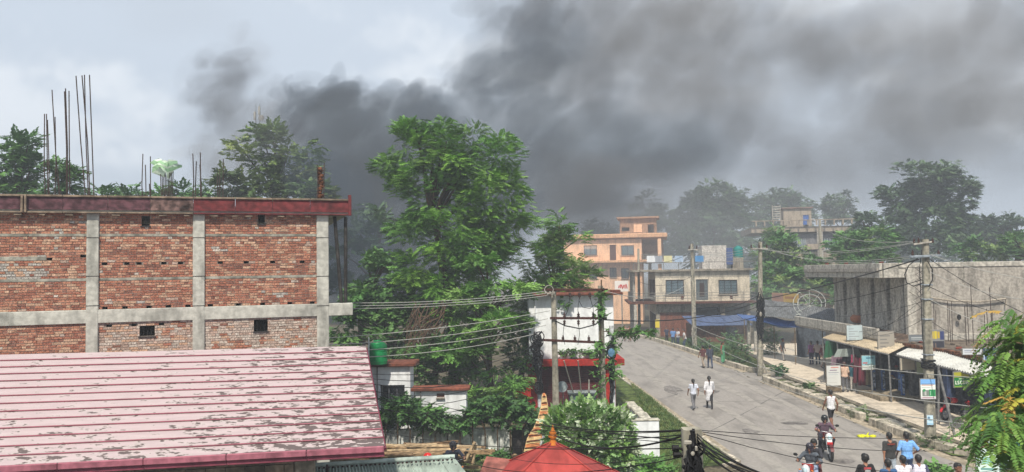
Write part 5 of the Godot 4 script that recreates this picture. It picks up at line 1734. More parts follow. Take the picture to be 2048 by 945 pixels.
	var c0 := on(600, 937, 2.35); var c1 := on(909, 917.5, 2.35); var c2 := on(962, 985, 1.75); var c3 := on(590, 1010, 1.75)
	tin_sheet([c0, c1, c2, c3], 50, surf("pale_green_tin", Color(0.70, 0.76, 0.73), 0.55, 0.3, true, 0.08), t, "roof_sheet")
	part(t, "ridge_cap", bar(c0 + Vector3(0, 0.04, 0), c1 + Vector3(0, 0.04, 0), 0.07, 6), surf("pale_green_tin", Color.WHITE))
	var tm := MB.new()
	for p in [c0, c1, c2, c3]:
		tm.tube([Vector3(p.x * 0.97, 0, p.z + (0.2 if p == c0 or p == c1 else -0.2)), p - Vector3(0, 0.1, 0) + Vector3(-p.x * 0.03, 0, 0.2 if p == c0 or p == c1 else -0.2)], 0.05, 5)
	part(t, "post", tm.mesh(), surf("pipe_grey", Color.WHITE))
	for i in 34:
		var p := c0.lerp(c1, (i + 0.5) / 34.0)
		part(t, "ridge_bolt", bx(p + Vector3(0, 0.02, 0.22), Vector3(0.05, 0.04, 0.04)), surf("dark_rail", Color.WHITE))
	# red pavilion with its brass finial
	var ap := at(1106, 884, 16.0)
	var pv := thing("pavilion", "square pavilion with a red tent roof and brass finial", "pavilion", T(Vector3(ap.x, 0, ap.z), 0.83))
	var redtin := surf("pavilion_red", Color(0.66, 0.26, 0.24), 0.6, 0.3, true, 0.06)
	var hw := 1.6
	var ey := ap.y - 1.06
	for k in 4:
		var a0 := PI / 2 * k
		var q0 := Vector3(cos(a0), 0, sin(a0)) * hw * 1.414
		var q1 := Vector3(cos(a0 + PI / 2), 0, sin(a0 + PI / 2)) * hw * 1.414
		for r in 5:
			var mb := MB.new()
			var ta := r / 5.0
			var tb := (r + 1) / 5.0
			var A := q0.lerp(q1, ta) + Vector3(0, ey, 0)
			var B := q0.lerp(q1, tb) + Vector3(0, ey, 0)
			var Tp := Vector3(0, ap.y, 0)
			var lift := Vector3(0, 0.012, 0)
			var A2 := A.lerp(Tp, 0.97); var B2 := B.lerp(Tp, 0.97)
			if (B - A).cross(Tp - A).y > 0.0: mb.quad(A, B, B2, A2)
			else: mb.quad(B, A, A2, B2)
			if r == 0: mb.tube([A + lift, A2 + lift], 0.018, 4)
			part(pv, "roof_panel", mb.mesh(), redtin)
		part(pv, "eave", bar(q0 + Vector3(0, ey - 0.05, 0), q1 + Vector3(0, ey - 0.05, 0), 0.06, 4), redtin)
		part(pv, "post", bar(q0 * 0.92, q0 * 0.92 + Vector3(0, ey, 0), 0.08, 8), white)
	var fm := MB.new()
	fm.lathe([Vector2(0.10, ap.y - 0.06), Vector2(0.075, ap.y - 0.02), Vector2(0.055, ap.y + 0.03), Vector2(0.05, ap.y + 0.06), Vector2(0.09, ap.y + 0.09), Vector2(0.095, ap.y + 0.12), Vector2(0.05, ap.y + 0.145), Vector2(0.075, ap.y + 0.165), Vector2(0.07, ap.y + 0.19), Vector2(0.03, ap.y + 0.23), Vector2(0.012, ap.y + 0.32)], 14)
	part(pv, "finial", fm.mesh(), surf("brass", Color(0.80, 0.48, 0.20), 0.4, 0.2))
	# low red lean-to edge at the left of the pavilion
	var lt := thing("lean_to", "faded pink lean-to roof edge beside the red pavilion", "roof")
	var l0 := at(985, 934, 17.0); var l1 := at(1040, 946, 16.2)
	part(lt, "roof_sheet", bx((l0 + l1) / 2 + Vector3(-0.05, -0.08, 0.4), Vector3(1.0, 0.05, 1.4), 0.0, Basis.from_euler(Vector3(0.3, -0.2, -0.1))), surf("lean_pink", Color(0.62, 0.38, 0.34), 0.7, 0.4))
	part(lt, "post", bar(Vector3(l0.x, 0, l0.z + 0.3), l0 + Vector3(0, -0.1, 0.3), 0.05, 5), surf("pipe_grey", Color.WHITE))
	part(lt, "post", bar(Vector3(l1.x, 0, l1.z + 0.3), l1 + Vector3(0, -0.1, 0.3), 0.05, 5), surf("pipe_grey", Color.WHITE))
	# slatted wooden cable drum strip leaning on the pole
	var lad := thing("slatted_strip", "curved cream and orange strip of wooden slats leaning on the white cable pole", "ladder")
	var la := [[1088, 790, 31.2, 5], [1089, 815, 30.9, 12], [1086, 838, 30.6, 18], [1079, 858, 30.3, 22], [1068, 878, 30.0, 25], [1062, 905, 29.7, 26]]
	var sm := [surf("slat_cream", Color(0.84, 0.72, 0.52), 0.85, 0.25), surf("slat_orange", Color(0.78, 0.50, 0.32), 0.85, 0.25)]
	for i in la.size() - 1:
		for k in 4:
			var t0 := k / 4.0
			var p := at(lerp(la[i][0], la[i + 1][0], t0), lerp(la[i][1], la[i + 1][1], t0), lerp(la[i][2], la[i + 1][2], t0))
			var w: float = lerp(la[i][3], la[i + 1][3], t0) * 0.0208
			part(lad, "slat", bx(p, Vector3(w, 0.115, 0.03), 0.006, Basis.from_euler(Vector3(-0.5, 0, 0.12 - 0.3 * t0 * (i % 2)))), sm[1] if (i * 4 + k) % 3 == 0 else sm[0])
			if k % 2 == 1: part(lad, "cross_bar", bx(p + Vector3(0, 0.05, 0.03), Vector3(w * 0.95, 0.03, 0.03), 0.006, Basis(Vector3.BACK, 0.1)), surf("slat_dark", Color(0.42, 0.22, 0.16), 0.85))
	for s in [-1, 1]:
		var pts := []
		for q in la: pts.append(at(q[0] + s * q[3] * 0.5, q[1], q[2] + 0.03))
		var mb2 := MB.new()
		mb2.tube(pts, 0.035, 5)
		part(lad, "side_rail", mb2.mesh(), sm[0])

func weeds(called: String, label: String, p: Vector3, r: float, h: float, count: int, cols: Array) -> void:
	var o := thing(called, label, "bush", T(p))
	var xs := []
	var cs := []
	for i in count * 3:
		var a := rf(0, TAU)
		var q := sqrt(rf(0, 1)) * r
		var b := Basis(Vector3.UP, rf(0, TAU)) * Basis(Vector3.RIGHT, rf(-0.9, 0.3))
		xs.append(Transform3D(b.scaled_local(Vector3.ONE * rf(0.16, 0.34)), Vector3(cos(a) * q, h * rf(0.1, 1.0) * (1 - 0.5 * q / r), sin(a) * q)))
		cs.append((cols[rng.randi() % cols.size()] as Color) * rf(0.7, 1.3))
	many(o, "leaves", spray_mesh("broad"), leaf_mat("leaf"), xs, cs)
	var m := MB.new()
	for i in 7:
		var a := TAU * i / 7
		m.tube([Vector3(cos(a), 0, sin(a)) * r * 0.15, Vector3(cos(a) * r * 0.5, h * 0.8, sin(a) * r * 0.5)], 0.012, 4)
	part(o, "stems", m.mesh(), surf("stem_green", Color(0.30, 0.34, 0.18), 0.9))

func pink_roof() -> void:
	var o := thing("pink_roof_house", "block house with a weathered pale pink standing seam tin roof in the foreground", "house")
	var rl := on(-60, 711.6, 5.4); var rr := on(731, 692.5, 5.4)
	var el := on(-60, 937, 3.6); var er := on(769, 894, 3.6)
	# flaked paint: grey patches drawn out along the seams, thickest low on the right
	var w := 1280
	var h := 640
	var im := Image.create(w, h, false, Image.FORMAT_RGB8)
	var n1 := FastNoiseLite.new(); n1.seed = 3; n1.frequency = 0.012; n1.fractal_octaves = 5
	var n2 := FastNoiseLite.new(); n2.seed = 8; n2.frequency = 0.035; n2.fractal_octaves = 4
	var n3 := FastNoiseLite.new(); n3.seed = 13; n3.frequency = 0.006; n3.fractal_octaves = 3
	var pink := Color(0.68, 0.615, 0.622)
	var pale := Color(0.685, 0.645, 0.64)
	var gray_ := Color(0.33, 0.285, 0.285)
	var edge := Color(0.53, 0.47, 0.45)
	for y in h:
		var rowpos := fposmod(y / (h / 14.0), 1.0)
		for x in w:
			var fx := float(x) / w
			var fy := float(y) / h
			var k := n1.get_noise_2d(x * 1.08, y * 3.5) + 0.5 * n2.get_noise_2d(x * 1.3, y * 3.1)
			var area := n3.get_noise_2d(x * 0.72, y * 1.2)
			var dens: float = 0.12 + 0.38 * smoothstep(0.4, 0.95, fx) + 0.20 * smoothstep(0.35, 1.0, fy) - 0.18 * smoothstep(0.35, 0.0, fx) * (1.0 - fy) + area * 0.42
			dens += 0.1 * smoothstep(0.55, 1.0, rowpos) + (0.12 if fy > 0.94 else 0.0)
			var t := k - (0.64 - dens)
			var c := pink.lerp(pale, smoothstep(-0.35, 0.0, t + 0.1 * area))
			c = c * (0.975 + 0.05 * n2.get_noise_2d(x * 0.24, y * 1.3))
			if t > 0.0: c = c.lerp(edge, smoothstep(0.0, 0.04, t) * 0.8).lerp(gray_, smoothstep(0.02, 0.14, t) * 0.9)
			im.set_pixel(x, y, c)
	var pm := StandardMaterial3D.new()
	pm.resource_name = "pink_paint"
	pm.albedo_texture = ImageTexture.create_from_image(im)
	pm.roughness = 0.55
	pm.metallic_specular = 0.4
	var seam := surf("seam_red", Color(0.57, 0.33, 0.38), 0.6, 0.2, false, 0.05)
	var rows := 14
	var nrm := (rr - rl).cross(el - rl).normalized()
	if nrm.y < 0: nrm = -nrm
	for r in rows:
		var t0 := float(r) / rows
		var t1 := float(r + 1) / rows
		var a := rl.lerp(el, t1); var b := rr.lerp(er, t1); var c := rr.lerp(er, t0); var d := rl.lerp(el, t0)
		var lap := nrm * 0.022
		var mb := MB.new()
		mb.quad(a + lap, b + lap, c, d, Vector2(0, t0), Vector2(1, t1))
		mb.quad(a, b, b + lap, a + lap, Vector2(0, t1 - 0.003), Vector2(1, t1))
		mb.quad(b, c - nrm * 0.02, c, b + lap, Vector2(0.999, t0), Vector2(1, t1))
		part(o, "roof_panel", mb.mesh(), pm)
		if r > 0:
			var s := MB.new()
			var p0 := d + nrm * 0.018; var p1 := c + nrm * 0.018
			s.tube([p0, p0.lerp(p1, 0.33) + nrm * rf(-0.004, 0.004), p0.lerp(p1, 0.66) + nrm * rf(-0.004, 0.004), p1], 0.016, 4)
			part(o, "seam", s.mesh(), seam)
	# ridge, far slope, fascia boards and the wall under them
	var back := Vector3(-0.25, -1.8, -3.2)
	var mb := MB.new()
	mb.quad(rr, rr + back, rl + back, rl)
	part(o, "rear_roof", mb.mesh(), seam)
	var fas := surf("fascia_pink", Color(0.66, 0.40, 0.46), 0.65, 0.25, true, 0.08)
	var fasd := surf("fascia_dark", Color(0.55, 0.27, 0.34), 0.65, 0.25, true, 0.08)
	var ed := (er - el)
	var eb := look_basis(ed)
	for k in 5:
		var p := el.lerp(er, (k + 0.5) / 5)
		part(o, "fascia_board", bx(p + Vector3(0, -0.045, 0.05), Vector3(ed.length() / 5 - 0.006, 0.14, 0.06), 0.02, eb), fas)
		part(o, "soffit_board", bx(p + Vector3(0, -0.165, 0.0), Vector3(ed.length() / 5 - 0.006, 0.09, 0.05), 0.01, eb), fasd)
	# gable edge on the right
	part(o, "verge_board", bar(er - nrm * 0.06, rr - nrm * 0.06, 0.04, 4), fasd)
	# block wall and corner column under the eave
	var wn := thing_wall_blocks(o, el, er)

func thing_wall_blocks(o: Node3D, el: Vector3, er: Vector3) -> int:
	var bm := [surf("block_a", Color(0.60, 0.545, 0.48), 0.95, 0.3), surf("block_b", Color(0.55, 0.50, 0.45), 0.95, 0.35), surf("block_c", Color(0.64, 0.58, 0.51), 0.95, 0.3)]
	var d := (er - el).normalized()
	var b := look_basis(Vector3(d.x, 0, d.z))
	var inn := Vector3(-d.z, 0, d.x).normalized()
	if inn.z > 0: inn = -inn
	var end := at(628, 940, 18.6)
	var n := 0
	var s0 := el + inn * 0.75
	var total := (end - s0).dot(Vector3(d.x, 0, d.z).normalized())
	var dd := Vector3(d.x, 0, d.z).normalized()
	for row in 5:
		var y := 3.40 - row * 0.2
		var x := -0.2 if row % 2 else 0.0
		while x < total - 0.35:
			var l: float = min(0.4, total - 0.33 - x)
			if l > 0.08:
				part(o, "block", unit_box(0.03), bm[n % 3] if n % 4 else bm[rng.randi() % 3], sized(s0 + dd * (x + l / 2) + Vector3(0, y - s0.y - 0.1, rf(-0.004, 0.004)), Vector3(l - 0.014, 0.186, 0.2), b))
			x += 0.4
			n += 1
	var wl := MB.new()
	wl.box(s0 + dd * total / 2 + inn * 0.06 + Vector3(0, 1.7 - s0.y, 0), Vector3(total, 3.38, 0.22), b)
	part(o, "wall_core", wl.mesh(), surf("mortar", Color.WHITE))
	part(o, "column", bx(s0 + dd * (total - 0.1) + Vector3(0, 1.72 - s0.y, 0), Vector3(0.4, 3.44, 0.32), 0.02, b), surf("column_buff", Color(0.66, 0.63, 0.57), 0.9, 0.3, true))
	part(o, "gutter_pipe", bar(at(654, 930, 18.2), at(654, 990, 18.2), 0.028, 6), surf("dark_rail", Color.WHITE))
	return n


# ---------------------------------------------------------------- trees
func spray_mesh(kind: String) -> ArrayMesh:
	# a small twig of leaves about one unit long, lying along +z, drooping
	if mesh_cache.has("spray_" + kind): return mesh_cache["spray_" + kind]
	var keep := rng.state
	rng.seed = 77 + kind.hash() % 1000
	var m := MB.new()
	var pairs: int = {"fine": 8, "broad": 3, "round": 5, "frond": 9, "tier": 6}[kind]
	var ll: float = {"fine": 0.30, "broad": 0.62, "round": 0.40, "frond": 0.40, "tier": 0.42}[kind]
	var lw: float = {"fine": 0.085, "broad": 0.20, "round": 0.15, "frond": 0.075, "tier": 0.12}[kind]
	for i in pairs:
		var t := (i + 0.6) / pairs
		var q := Vector3(0, -0.28 * t * t, t)
		for s in [-1, 1]:
			var fwd := Vector3(s * rf(0.8, 1.0), rf(-0.55, 0.05), rf(0.25, 0.7)).normalized()
			var l := ll * rf(0.8, 1.15) * (1.0 if t < 0.75 else 0.8)
			var side := fwd.cross(Vector3(rf(-0.3, 0.3), 1, rf(-0.3, 0.3))).normalized() * lw
			var mid := q + fwd * l * 0.45 + Vector3(0, 0.02, 0)
			var tip := q + fwd * l + Vector3(0, -0.10 * l, 0)
			m.col = Color.WHITE * rf(0.8, 1.15)
			m.col.a = 1
			m.tri(q, mid + side, mid - side)
			m.tri(mid - side, mid + side, tip)
	var q2 := Vector3(0, -0.28, 1.0)
	m.tri(q2, q2 + Vector3(lw, -0.05, ll * 0.4), q2 + Vector3(-lw, -0.05, ll * 0.4))
	m.tri(q2 + Vector3(-lw, -0.05, ll * 0.4), q2 + Vector3(lw, -0.05, ll * 0.4), q2 + Vector3(0, -0.15, ll))
	rng.state = keep
	mesh_cache["spray_" + kind] = m.mesh()
	return mesh_cache["spray_" + kind]

# envelope: blobs of [u, v, depth, rx, ry] in photograph pixels; base: place on the ground
func tree(called: String, label: String, base: Vector3, env: Array, opt: Dictionary, group := "") -> Node3D:
	var o := thing(called, label, "tree", T(base), group)
	var kind: String = opt.get("kind", "fine")
	var size: float = opt.get("size", 0.55)
	var cr: float = opt.get("clump", 0.85)
	var per: int = opt.get("per", 46)
	var flat: float = opt.get("flat", 0.5)
	var dens: float = opt.get("dens", 1.0)
	var droop: float = opt.get("droop", 0.25)
	var cols: Array = opt.cols
	var xs := []
	var cs := []
	var clumps := []
	var vol := 0.0
	for b in env:
		var c := at(b[0], b[1], b[2]) - base
		var k: float = b[2] / F
		var R := Vector3(b[3] * k, b[4] * k, b[3] * k * opt.get("deep", 0.9))
		var n := int(max(3.0, dens * 1.55 * pow(R.x * R.y * R.z, 0.667) / (cr * cr)))
		for i in n:
			var d := Vector3(rf(-1, 1), rf(-1, 1), rf(-1, 1))
			while d.length_squared() > 1.0 or d.length_squared() < 0.05: d = Vector3(rf(-1, 1), rf(-1, 1), rf(-1, 1))
			d = d.normalized() * pow(rf(0.06, 1.0), 0.42)
			clumps.append([c + d * R, d, c])
	for cl in clumps:
		var tone := rf(0.62, 1.32)
		var r := cr * rf(0.6, 1.25)
		var hue: Color = cols[rng.randi() % cols.size()]
		var out: Vector3 = (cl[1] * Vector3(1, 0.35, 1)).normalized()
		for i in per:
			var d := Vector3(rf(-1, 1), rf(-0.8, 1), rf(-1, 1))
			while d.length_squared() > 1.0: d = Vector3(rf(-1, 1), rf(-0.8, 1), rf(-1, 1))
			var p: Vector3 = cl[0] + Vector3(d.x * r, d.y * r * flat, d.z * r)
			var dir := (Vector3(d.x, 0, d.z).normalized() * 0.9 + out * 0.7 + Vector3(0, rf(-droop, 0.75) , 0)).normalized()
			var zax := dir
			var xax := Vector3.UP.cross(zax).normalized()
			var bb := Basis(xax, zax.cross(xax), zax) * Basis(Vector3.BACK, rf(-0.6, 0.6))
			xs.append(Transform3D(bb.scaled_local(Vector3.ONE * size * rf(0.6, 1.25)), p))
			var c2: Color = hue * tone * rf(0.82, 1.2)
			c2.a = 1
			cs.append(c2)
	# young shoots that stand out of the crown
	for cl in clumps:
		if (cl[1] as Vector3).length() < 0.7: continue
		for i in opt.get("shoots", 2):
			var z: Vector3 = ((cl[1] as Vector3) * Vector3(1, 0.6, 1) + Vector3(rf(-0.5, 0.5), rf(0.1, 0.9), rf(-0.5, 0.5))).normalized()
			var x := Vector3(0.1, 1, 0).cross(z).normalized()
			xs.append(Transform3D(Basis(x, z.cross(x), z).scaled_local(Vector3.ONE * size * rf(0.8, 1.3)), cl[0] + (cl[1] as Vector3) * cr * rf(0.2, 0.8)))
			var c3: Color = cols[rng.randi() % cols.size()] * rf(1.0, 1.4)
			c3.a = 1
			cs.append(c3)
	many(o, "crown", spray_mesh(kind), leaf_mat("leaf"), xs, cs)
	# trunk and limbs
	var m := MB.new()
	var tr: float = opt.get("trunk", 0.3)
	var fork: Vector3 = Vector3.ZERO
	for b in env: fork += at(b[0], b[1], b[2]) - base
	fork /= env.size()
	var topc := fork
	for b in env:
		var c := at(b[0], b[1], b[2]) - base
		if c.y > topc.y: topc = c
	var low := Vector3(fork.x * 0.35, min(fork.y * 0.45, 4.0), fork.z * 0.35)
	m.tube([Vector3(0, -0.1, 0), Vector3(0.05, 0.25, 0), low * 0.6 + Vector3(0.08, 0, 0), low, low.lerp(topc, 0.5) + Vector3(rf(-0.2, 0.2), 0, rf(-0.2, 0.2)), topc], [tr * 1.5, tr * 1.1, tr, tr * 0.9, tr * 0.5, tr * 0.12], 9)
	var bark: Material = opt.get("bark", surf("bark", Color(0.36, 0.29, 0.22), 0.95, 0.3))
	part(o, "trunk", m.mesh(), bark)
	for cl in clumps.slice(0, opt.get("limbs", 26)):
		var p: Vector3 = cl[0]
		var s := low.lerp(topc, clamp((p.y - low.y) / max(topc.y - low.y, 0.1) - 0.25, 0.0, 0.85))
		var lm := MB.new()
		lm.tube([s, s.lerp(p, 0.5) + Vector3(rf(-0.25, 0.25), 0.15, rf(-0.25, 0.25)), p], [tr * 0.34, tr * 0.2, tr * 0.06], 5)
		part(o, "limb", lm.mesh(), bark)
	return o

func build_trees() -> void:
	var bright := [lin(0.125, 0.280, 0.043), lin(0.154, 0.325, 0.050), lin(0.097, 0.228, 0.039), lin(0.182, 0.347, 0.054)]
	var lime := [lin(0.144, 0.294, 0.056), lin(0.112, 0.250, 0.050), lin(0.175, 0.312, 0.075)]
	var deep := [lin(0.073, 0.178, 0.047), lin(0.097, 0.217, 0.054), lin(0.061, 0.139, 0.041), lin(0.121, 0.240, 0.068)]
	var olive := [lin(0.118, 0.194, 0.052), lin(0.156, 0.232, 0.065), lin(0.086, 0.149, 0.046), lin(0.187, 0.239, 0.072)]
	var far := [lin(0.066, 0.120, 0.054), lin(0.084, 0.144, 0.060), lin(0.054, 0.102, 0.048)]
	# the tall tree in the middle
	tree("tall_tree", "tall bright green tree standing before the black smoke", on(905, 826),
		[[905, 320, 42, 95, 60], [815, 290, 42, 48, 36], [875, 262, 42, 40, 28], [945, 275, 42, 38, 32], [1005, 315, 42, 40, 30], [790, 345, 42, 40, 26], [1035, 370, 42, 34, 34], [960, 385, 42, 80, 60], [860, 390, 42, 70, 56],
		[900, 470, 42, 105, 58], [1000, 455, 42, 62, 50], [825, 460, 42, 42, 40], [870, 550, 42, 95, 50], [1005, 530, 42, 55, 40], [830, 250, 42, 24, 22], [940, 510, 42, 75, 45], [900, 600, 42, 85, 40], [1040, 425, 42, 30, 28], [775, 330, 42, 26, 18], [990, 290, 42, 26, 22]],
		{"kind": "fine", "size": 0.37, "clump": 0.64, "per": 62, "flat": 0.95, "cols": bright, "trunk": 0.34, "dens": 1.5, "limbs": 16, "droop": 0.3})
	# layered lime tree before it
	tree("lime_tree", "yellow green tree with tiered sprays in front of the tall tree", on(985, 838),
		[[975, 545, 40, 50, 38], [1010, 580, 39.5, 55, 40], [940, 620, 39.5, 60, 45], [1000, 660, 39, 60, 55], [950, 720, 39, 60, 55], [1010, 760, 38.8, 50, 50], [960, 790, 38.8, 60, 35], [905, 680, 39.6, 40, 40]],
		{"kind": "tier", "size": 0.42, "clump": 0.62, "per": 52, "flat": 0.45, "cols": lime, "trunk": 0.2, "dens": 1.0, "droop": 0.4})
	tree("mango_tree", "spreading dark green tree between the brick building and the tall tree", on(800, 800),
		[[780, 555, 44, 55, 42], [725, 600, 44, 55, 45], [700, 650, 43.5, 45, 40], [780, 640, 43.5, 70, 50], [850, 640, 43, 60, 50], [840, 590, 44, 60, 45], [735, 530, 45, 30, 20]],
		{"kind": "round", "size": 0.42, "clump": 0.68, "per": 54, "flat": 0.8, "cols": deep, "trunk": 0.3, "dens": 1.2})
	tree("slender_tree", "slender tree with an open top just left of the orange house", on(1085, 812),
		[[1120, 445, 46, 30, 28], [1105, 490, 46, 36, 30], [1140, 480, 46, 32, 22], [1085, 540, 45.5, 50, 36], [1150, 545, 45.5, 48, 26], [1060, 590, 45, 50, 40], [1120, 580, 45, 50, 26]],
		{"kind": "fine", "size": 0.40, "clump": 0.6, "per": 50, "flat": 0.75, "cols": [bright[0], bright[2], olive[0], bright[1]], "trunk": 0.2, "dens": 1.6})
	tree("dense_tree", "shaded leafy tree filling the gap behind the white sheds", on(870, 800),
		[[850, 720, 40.5, 60, 50], [790, 690, 41.5, 60, 40], [900, 740, 40.2, 55, 45], [880, 690, 41, 60, 40]],
		{"kind": "broad", "size": 0.36, "clump": 0.75, "per": 54, "flat": 0.6, "cols": deep, "trunk": 0.25, "dens": 1.0})
	tree("dense_tree", "leafy tree crowding the left side of the switch house", on(1035, 822),
		[[1060, 640, 43, 36, 30], [1040, 690, 42.6, 40, 40], [1045, 745, 42.4, 36, 40], [1010, 800, 40.6, 45, 28]],
		{"kind": "broad", "size": 0.36, "clump": 0.7, "per": 54, "flat": 0.8, "cols": deep + [bright[0]], "trunk": 0.2, "dens": 1.0})
	# bare hanging roots and twigs in the middle of the mass
	var rt := thing("hanging_twigs", "tangle of bare brown twigs hanging under the tall tree", "twigs")
	for i in 46:
		var a := at(rf(820, 900), rf(600, 650), 40.4 + rf(-0.5, 0.4))
		var b := at(rf(800, 880), rf(660, 735), 39.9 + rf(-0.3, 0.3))
		var mb := MB.new()
		mb.tube([a, a.lerp(b, 0.5) + Vector3(rf(-0.3, 0.3), rf(-0.2, 0.2), rf(-0.2, 0.2)), b], [0.035, 0.022, 0.01], 4)
		part(rt, "twig", mb.mesh(), surf("twig_bark", Color(0.42, 0.34, 0.28), 0.95, 0.2))
	# behind the brick building
	tree("leafy_tree", "dark green tree behind the left end of the brick building", at(40, 600, 50) * Vector3(1, 0, 1),
		[[40, 310, 50, 50, 32], [10, 340, 50, 55, 45], [60, 355, 50, 45, 42], [30, 395, 50, 70, 40]],
		{"kind": "round", "size": 0.55, "clump": 0.85, "per": 52, "flat": 0.85, "cols": deep, "trunk": 0.3})
	tree("leafy_tree", "smaller tree behind the tall rebar of the brick building", at(128, 600, 48) * Vector3(1, 0, 1),
		[[122, 340, 48, 32, 24], [140, 370, 48, 28, 24], [108, 385, 48, 30, 24]],
		{"kind": "round", "size": 0.5, "clump": 0.75, "per": 46, "flat": 0.85, "cols": deep + [olive[0]], "trunk": 0.22})
	tree("leafy_tree", "low treetop just showing over the roof left of the sack", at(243, 600, 55) * Vector3(1, 0, 1), [[243, 388, 55, 22, 12], [205, 400, 55, 20, 10], [262, 398, 55, 14, 8]], {"kind": "round", "size": 0.65, "clump": 0.7, "per": 22, "flat": 0.8, "cols": deep, "trunk": 0.18})
	tree("leafy_tree", "low treetop showing between the two rebar bundles", at(368, 600, 60) * Vector3(1, 0, 1), [[362, 388, 60, 22, 16], [420, 392, 60, 18, 12], [330, 396, 60, 16, 8]], {"kind": "round", "size": 0.7, "clump": 0.8, "per": 24, "flat": 0.8, "cols": deep, "trunk": 0.2})
	tree("mango_tree", "olive green tree half lost in smoke behind the brick building", at(560, 600, 62) * Vector3(1, 0, 1),
		[[550, 285, 62, 45, 35], [515, 320, 62, 36, 28], [590, 310, 62, 50, 40], [540, 350, 61, 50, 30], [600, 360, 62, 50, 34], [470, 370, 60, 36, 26], [610, 392, 58, 40, 14], [520, 385, 61, 50, 20]],
		{"kind": "round", "size": 0.7, "clump": 1.0, "per": 54, "flat": 0.8, "cols": olive, "trunk": 0.35})
	# dark growth under the smoke between the building and the tall tree
	tree("shadow_tree", "dark tree seen through the smoke under the overhanging slab", at(720, 640, 70) * Vector3(1, 0, 1), [[690, 520, 70, 50, 40], [740, 490, 72, 50, 40], [700, 580, 68, 60, 45], [770, 430, 74, 40, 36]], {"kind": "round", "size": 1.0, "clump": 1.2, "per": 30, "flat": 0.6, "cols": far, "trunk": 0.35})
	# far trees, left to right
	var L := "trees fading into the haze beyond the houses"
	var spec := [
		["conical dark tree in smoke behind the orange house", 1298, 150, [[1298, 415, 150, 30, 26], [1285, 450, 150, 40, 26], [1320, 450, 150, 30, 20]], 1.5],
		["faint low trees in smoke left of the orange house roof", 1185, 150, [[1185, 458, 150, 22, 16], [1215, 462, 150, 20, 12]], 1.4],
		["huge round dark tree hazed by smoke behind the cream house", 1425, 150, [[1430, 400, 150, 55, 36], [1390, 420, 150, 45, 36], [1465, 420, 150, 42, 36], [1430, 460, 150, 80, 45], [1370, 470, 150, 40, 34]], 1.9],
		["second round hazy tree right of the huge one", 1555, 165, [[1540, 405, 165, 40, 28], [1590, 405, 165, 34, 26], [1560, 440, 165, 70, 34]], 1.8],
		["pale feathery tree behind the grey house", 1668, 150, [[1690, 405, 150, 16, 24], [1660, 415, 150, 26, 20], [1680, 435, 150, 34, 18]], 1.3],
		["big dark spreading tree right of the grey house", 1850, 112, [[1850, 355, 112, 60, 32], [1800, 395, 112, 40, 30], [1900, 375, 112, 50, 34], [1850, 420, 112, 75, 45], [1905, 430, 112, 42, 40], [1850, 475, 110, 80, 30]], 1.6],
		["light green tree between the grey house and the big dark tree", 1745, 105, [[1735, 450, 105, 30, 20], [1770, 470, 105, 36, 26]], 1.2],
		["bright bushy tree over the left end of the concrete roof", 1725, 76, [[1700, 490, 76, 42, 22], [1750, 485, 76, 44, 24], [1725, 510, 75, 70, 20]], 0.95],
		["dark leafy tree left of the concrete building", 1600, 84, [[1565, 500, 84, 36, 28], [1610, 540, 82, 52, 40], [1660, 560, 80, 42, 34], [1570, 560, 80, 46, 36]], 1.0],
		["dense hedge tree behind the blue tarpaulin", 1590, 78, [[1560, 590, 78, 36, 24], [1640, 590, 76, 46, 24], [1700, 590, 72, 30, 24]], 0.9],
		["flat topped tree at the right edge of the view", 2000, 125, [[1985, 450, 125, 40, 14], [2020, 445, 125, 30, 12], [1960, 470, 125, 36, 22], [2015, 480, 125, 44, 26]], 1.3],
		["low green tree over the right end of the concrete roof", 2040, 78, [[2040, 490, 78, 32, 22], [2000, 508, 78, 30, 14], [1950, 500, 84, 40, 20]], 0.95],
		["misty tree far behind the big dark tree", 1930, 170, [[1940, 455, 170, 36, 20], [1920, 480, 170, 50, 24]], 1.8],
		["low tree between the cream house and the grey house", 1535, 100, [[1530, 520, 100, 26, 40], [1550, 470, 100, 24, 20], [1520, 570, 98, 22, 40]], 1.1]]
	for s in spec:
		tree("far_tree", s[0], at(s[1], 600, s[2]) * Vector3(1, 0, 1), s[3], {"kind": "round", "size": s[4] * 0.5, "clump": s[4] * 0.6, "per": 28, "flat": 0.95, "cols": far if s[2] > 100 else deep + [olive[1]], "trunk": 0.4, "dens": 1.7, "limbs": 12, "shoots": 0}, L)
	# a belt that closes the horizon
	for i in 12:
		var u := 1130 + i * 92.0 + rf(-25, 25)
		var z := rf(190, 250)
		var pos := ""
		tree("horizon_tree", "one of the distant trees closing the horizon", at(u, 560, z) * Vector3(1, 0, 1), [[u, 500 + rf(-12, 12), z, 60, 34], [u + 30, 515, z, 50, 30]], {"kind": "round", "size": 2.2, "clump": 2.4, "per": 22, "flat": 0.9, "cols": far, "trunk": 0.5, "limbs": 4}, "distant trees closing the horizon")
	bushes()
	near_tree()

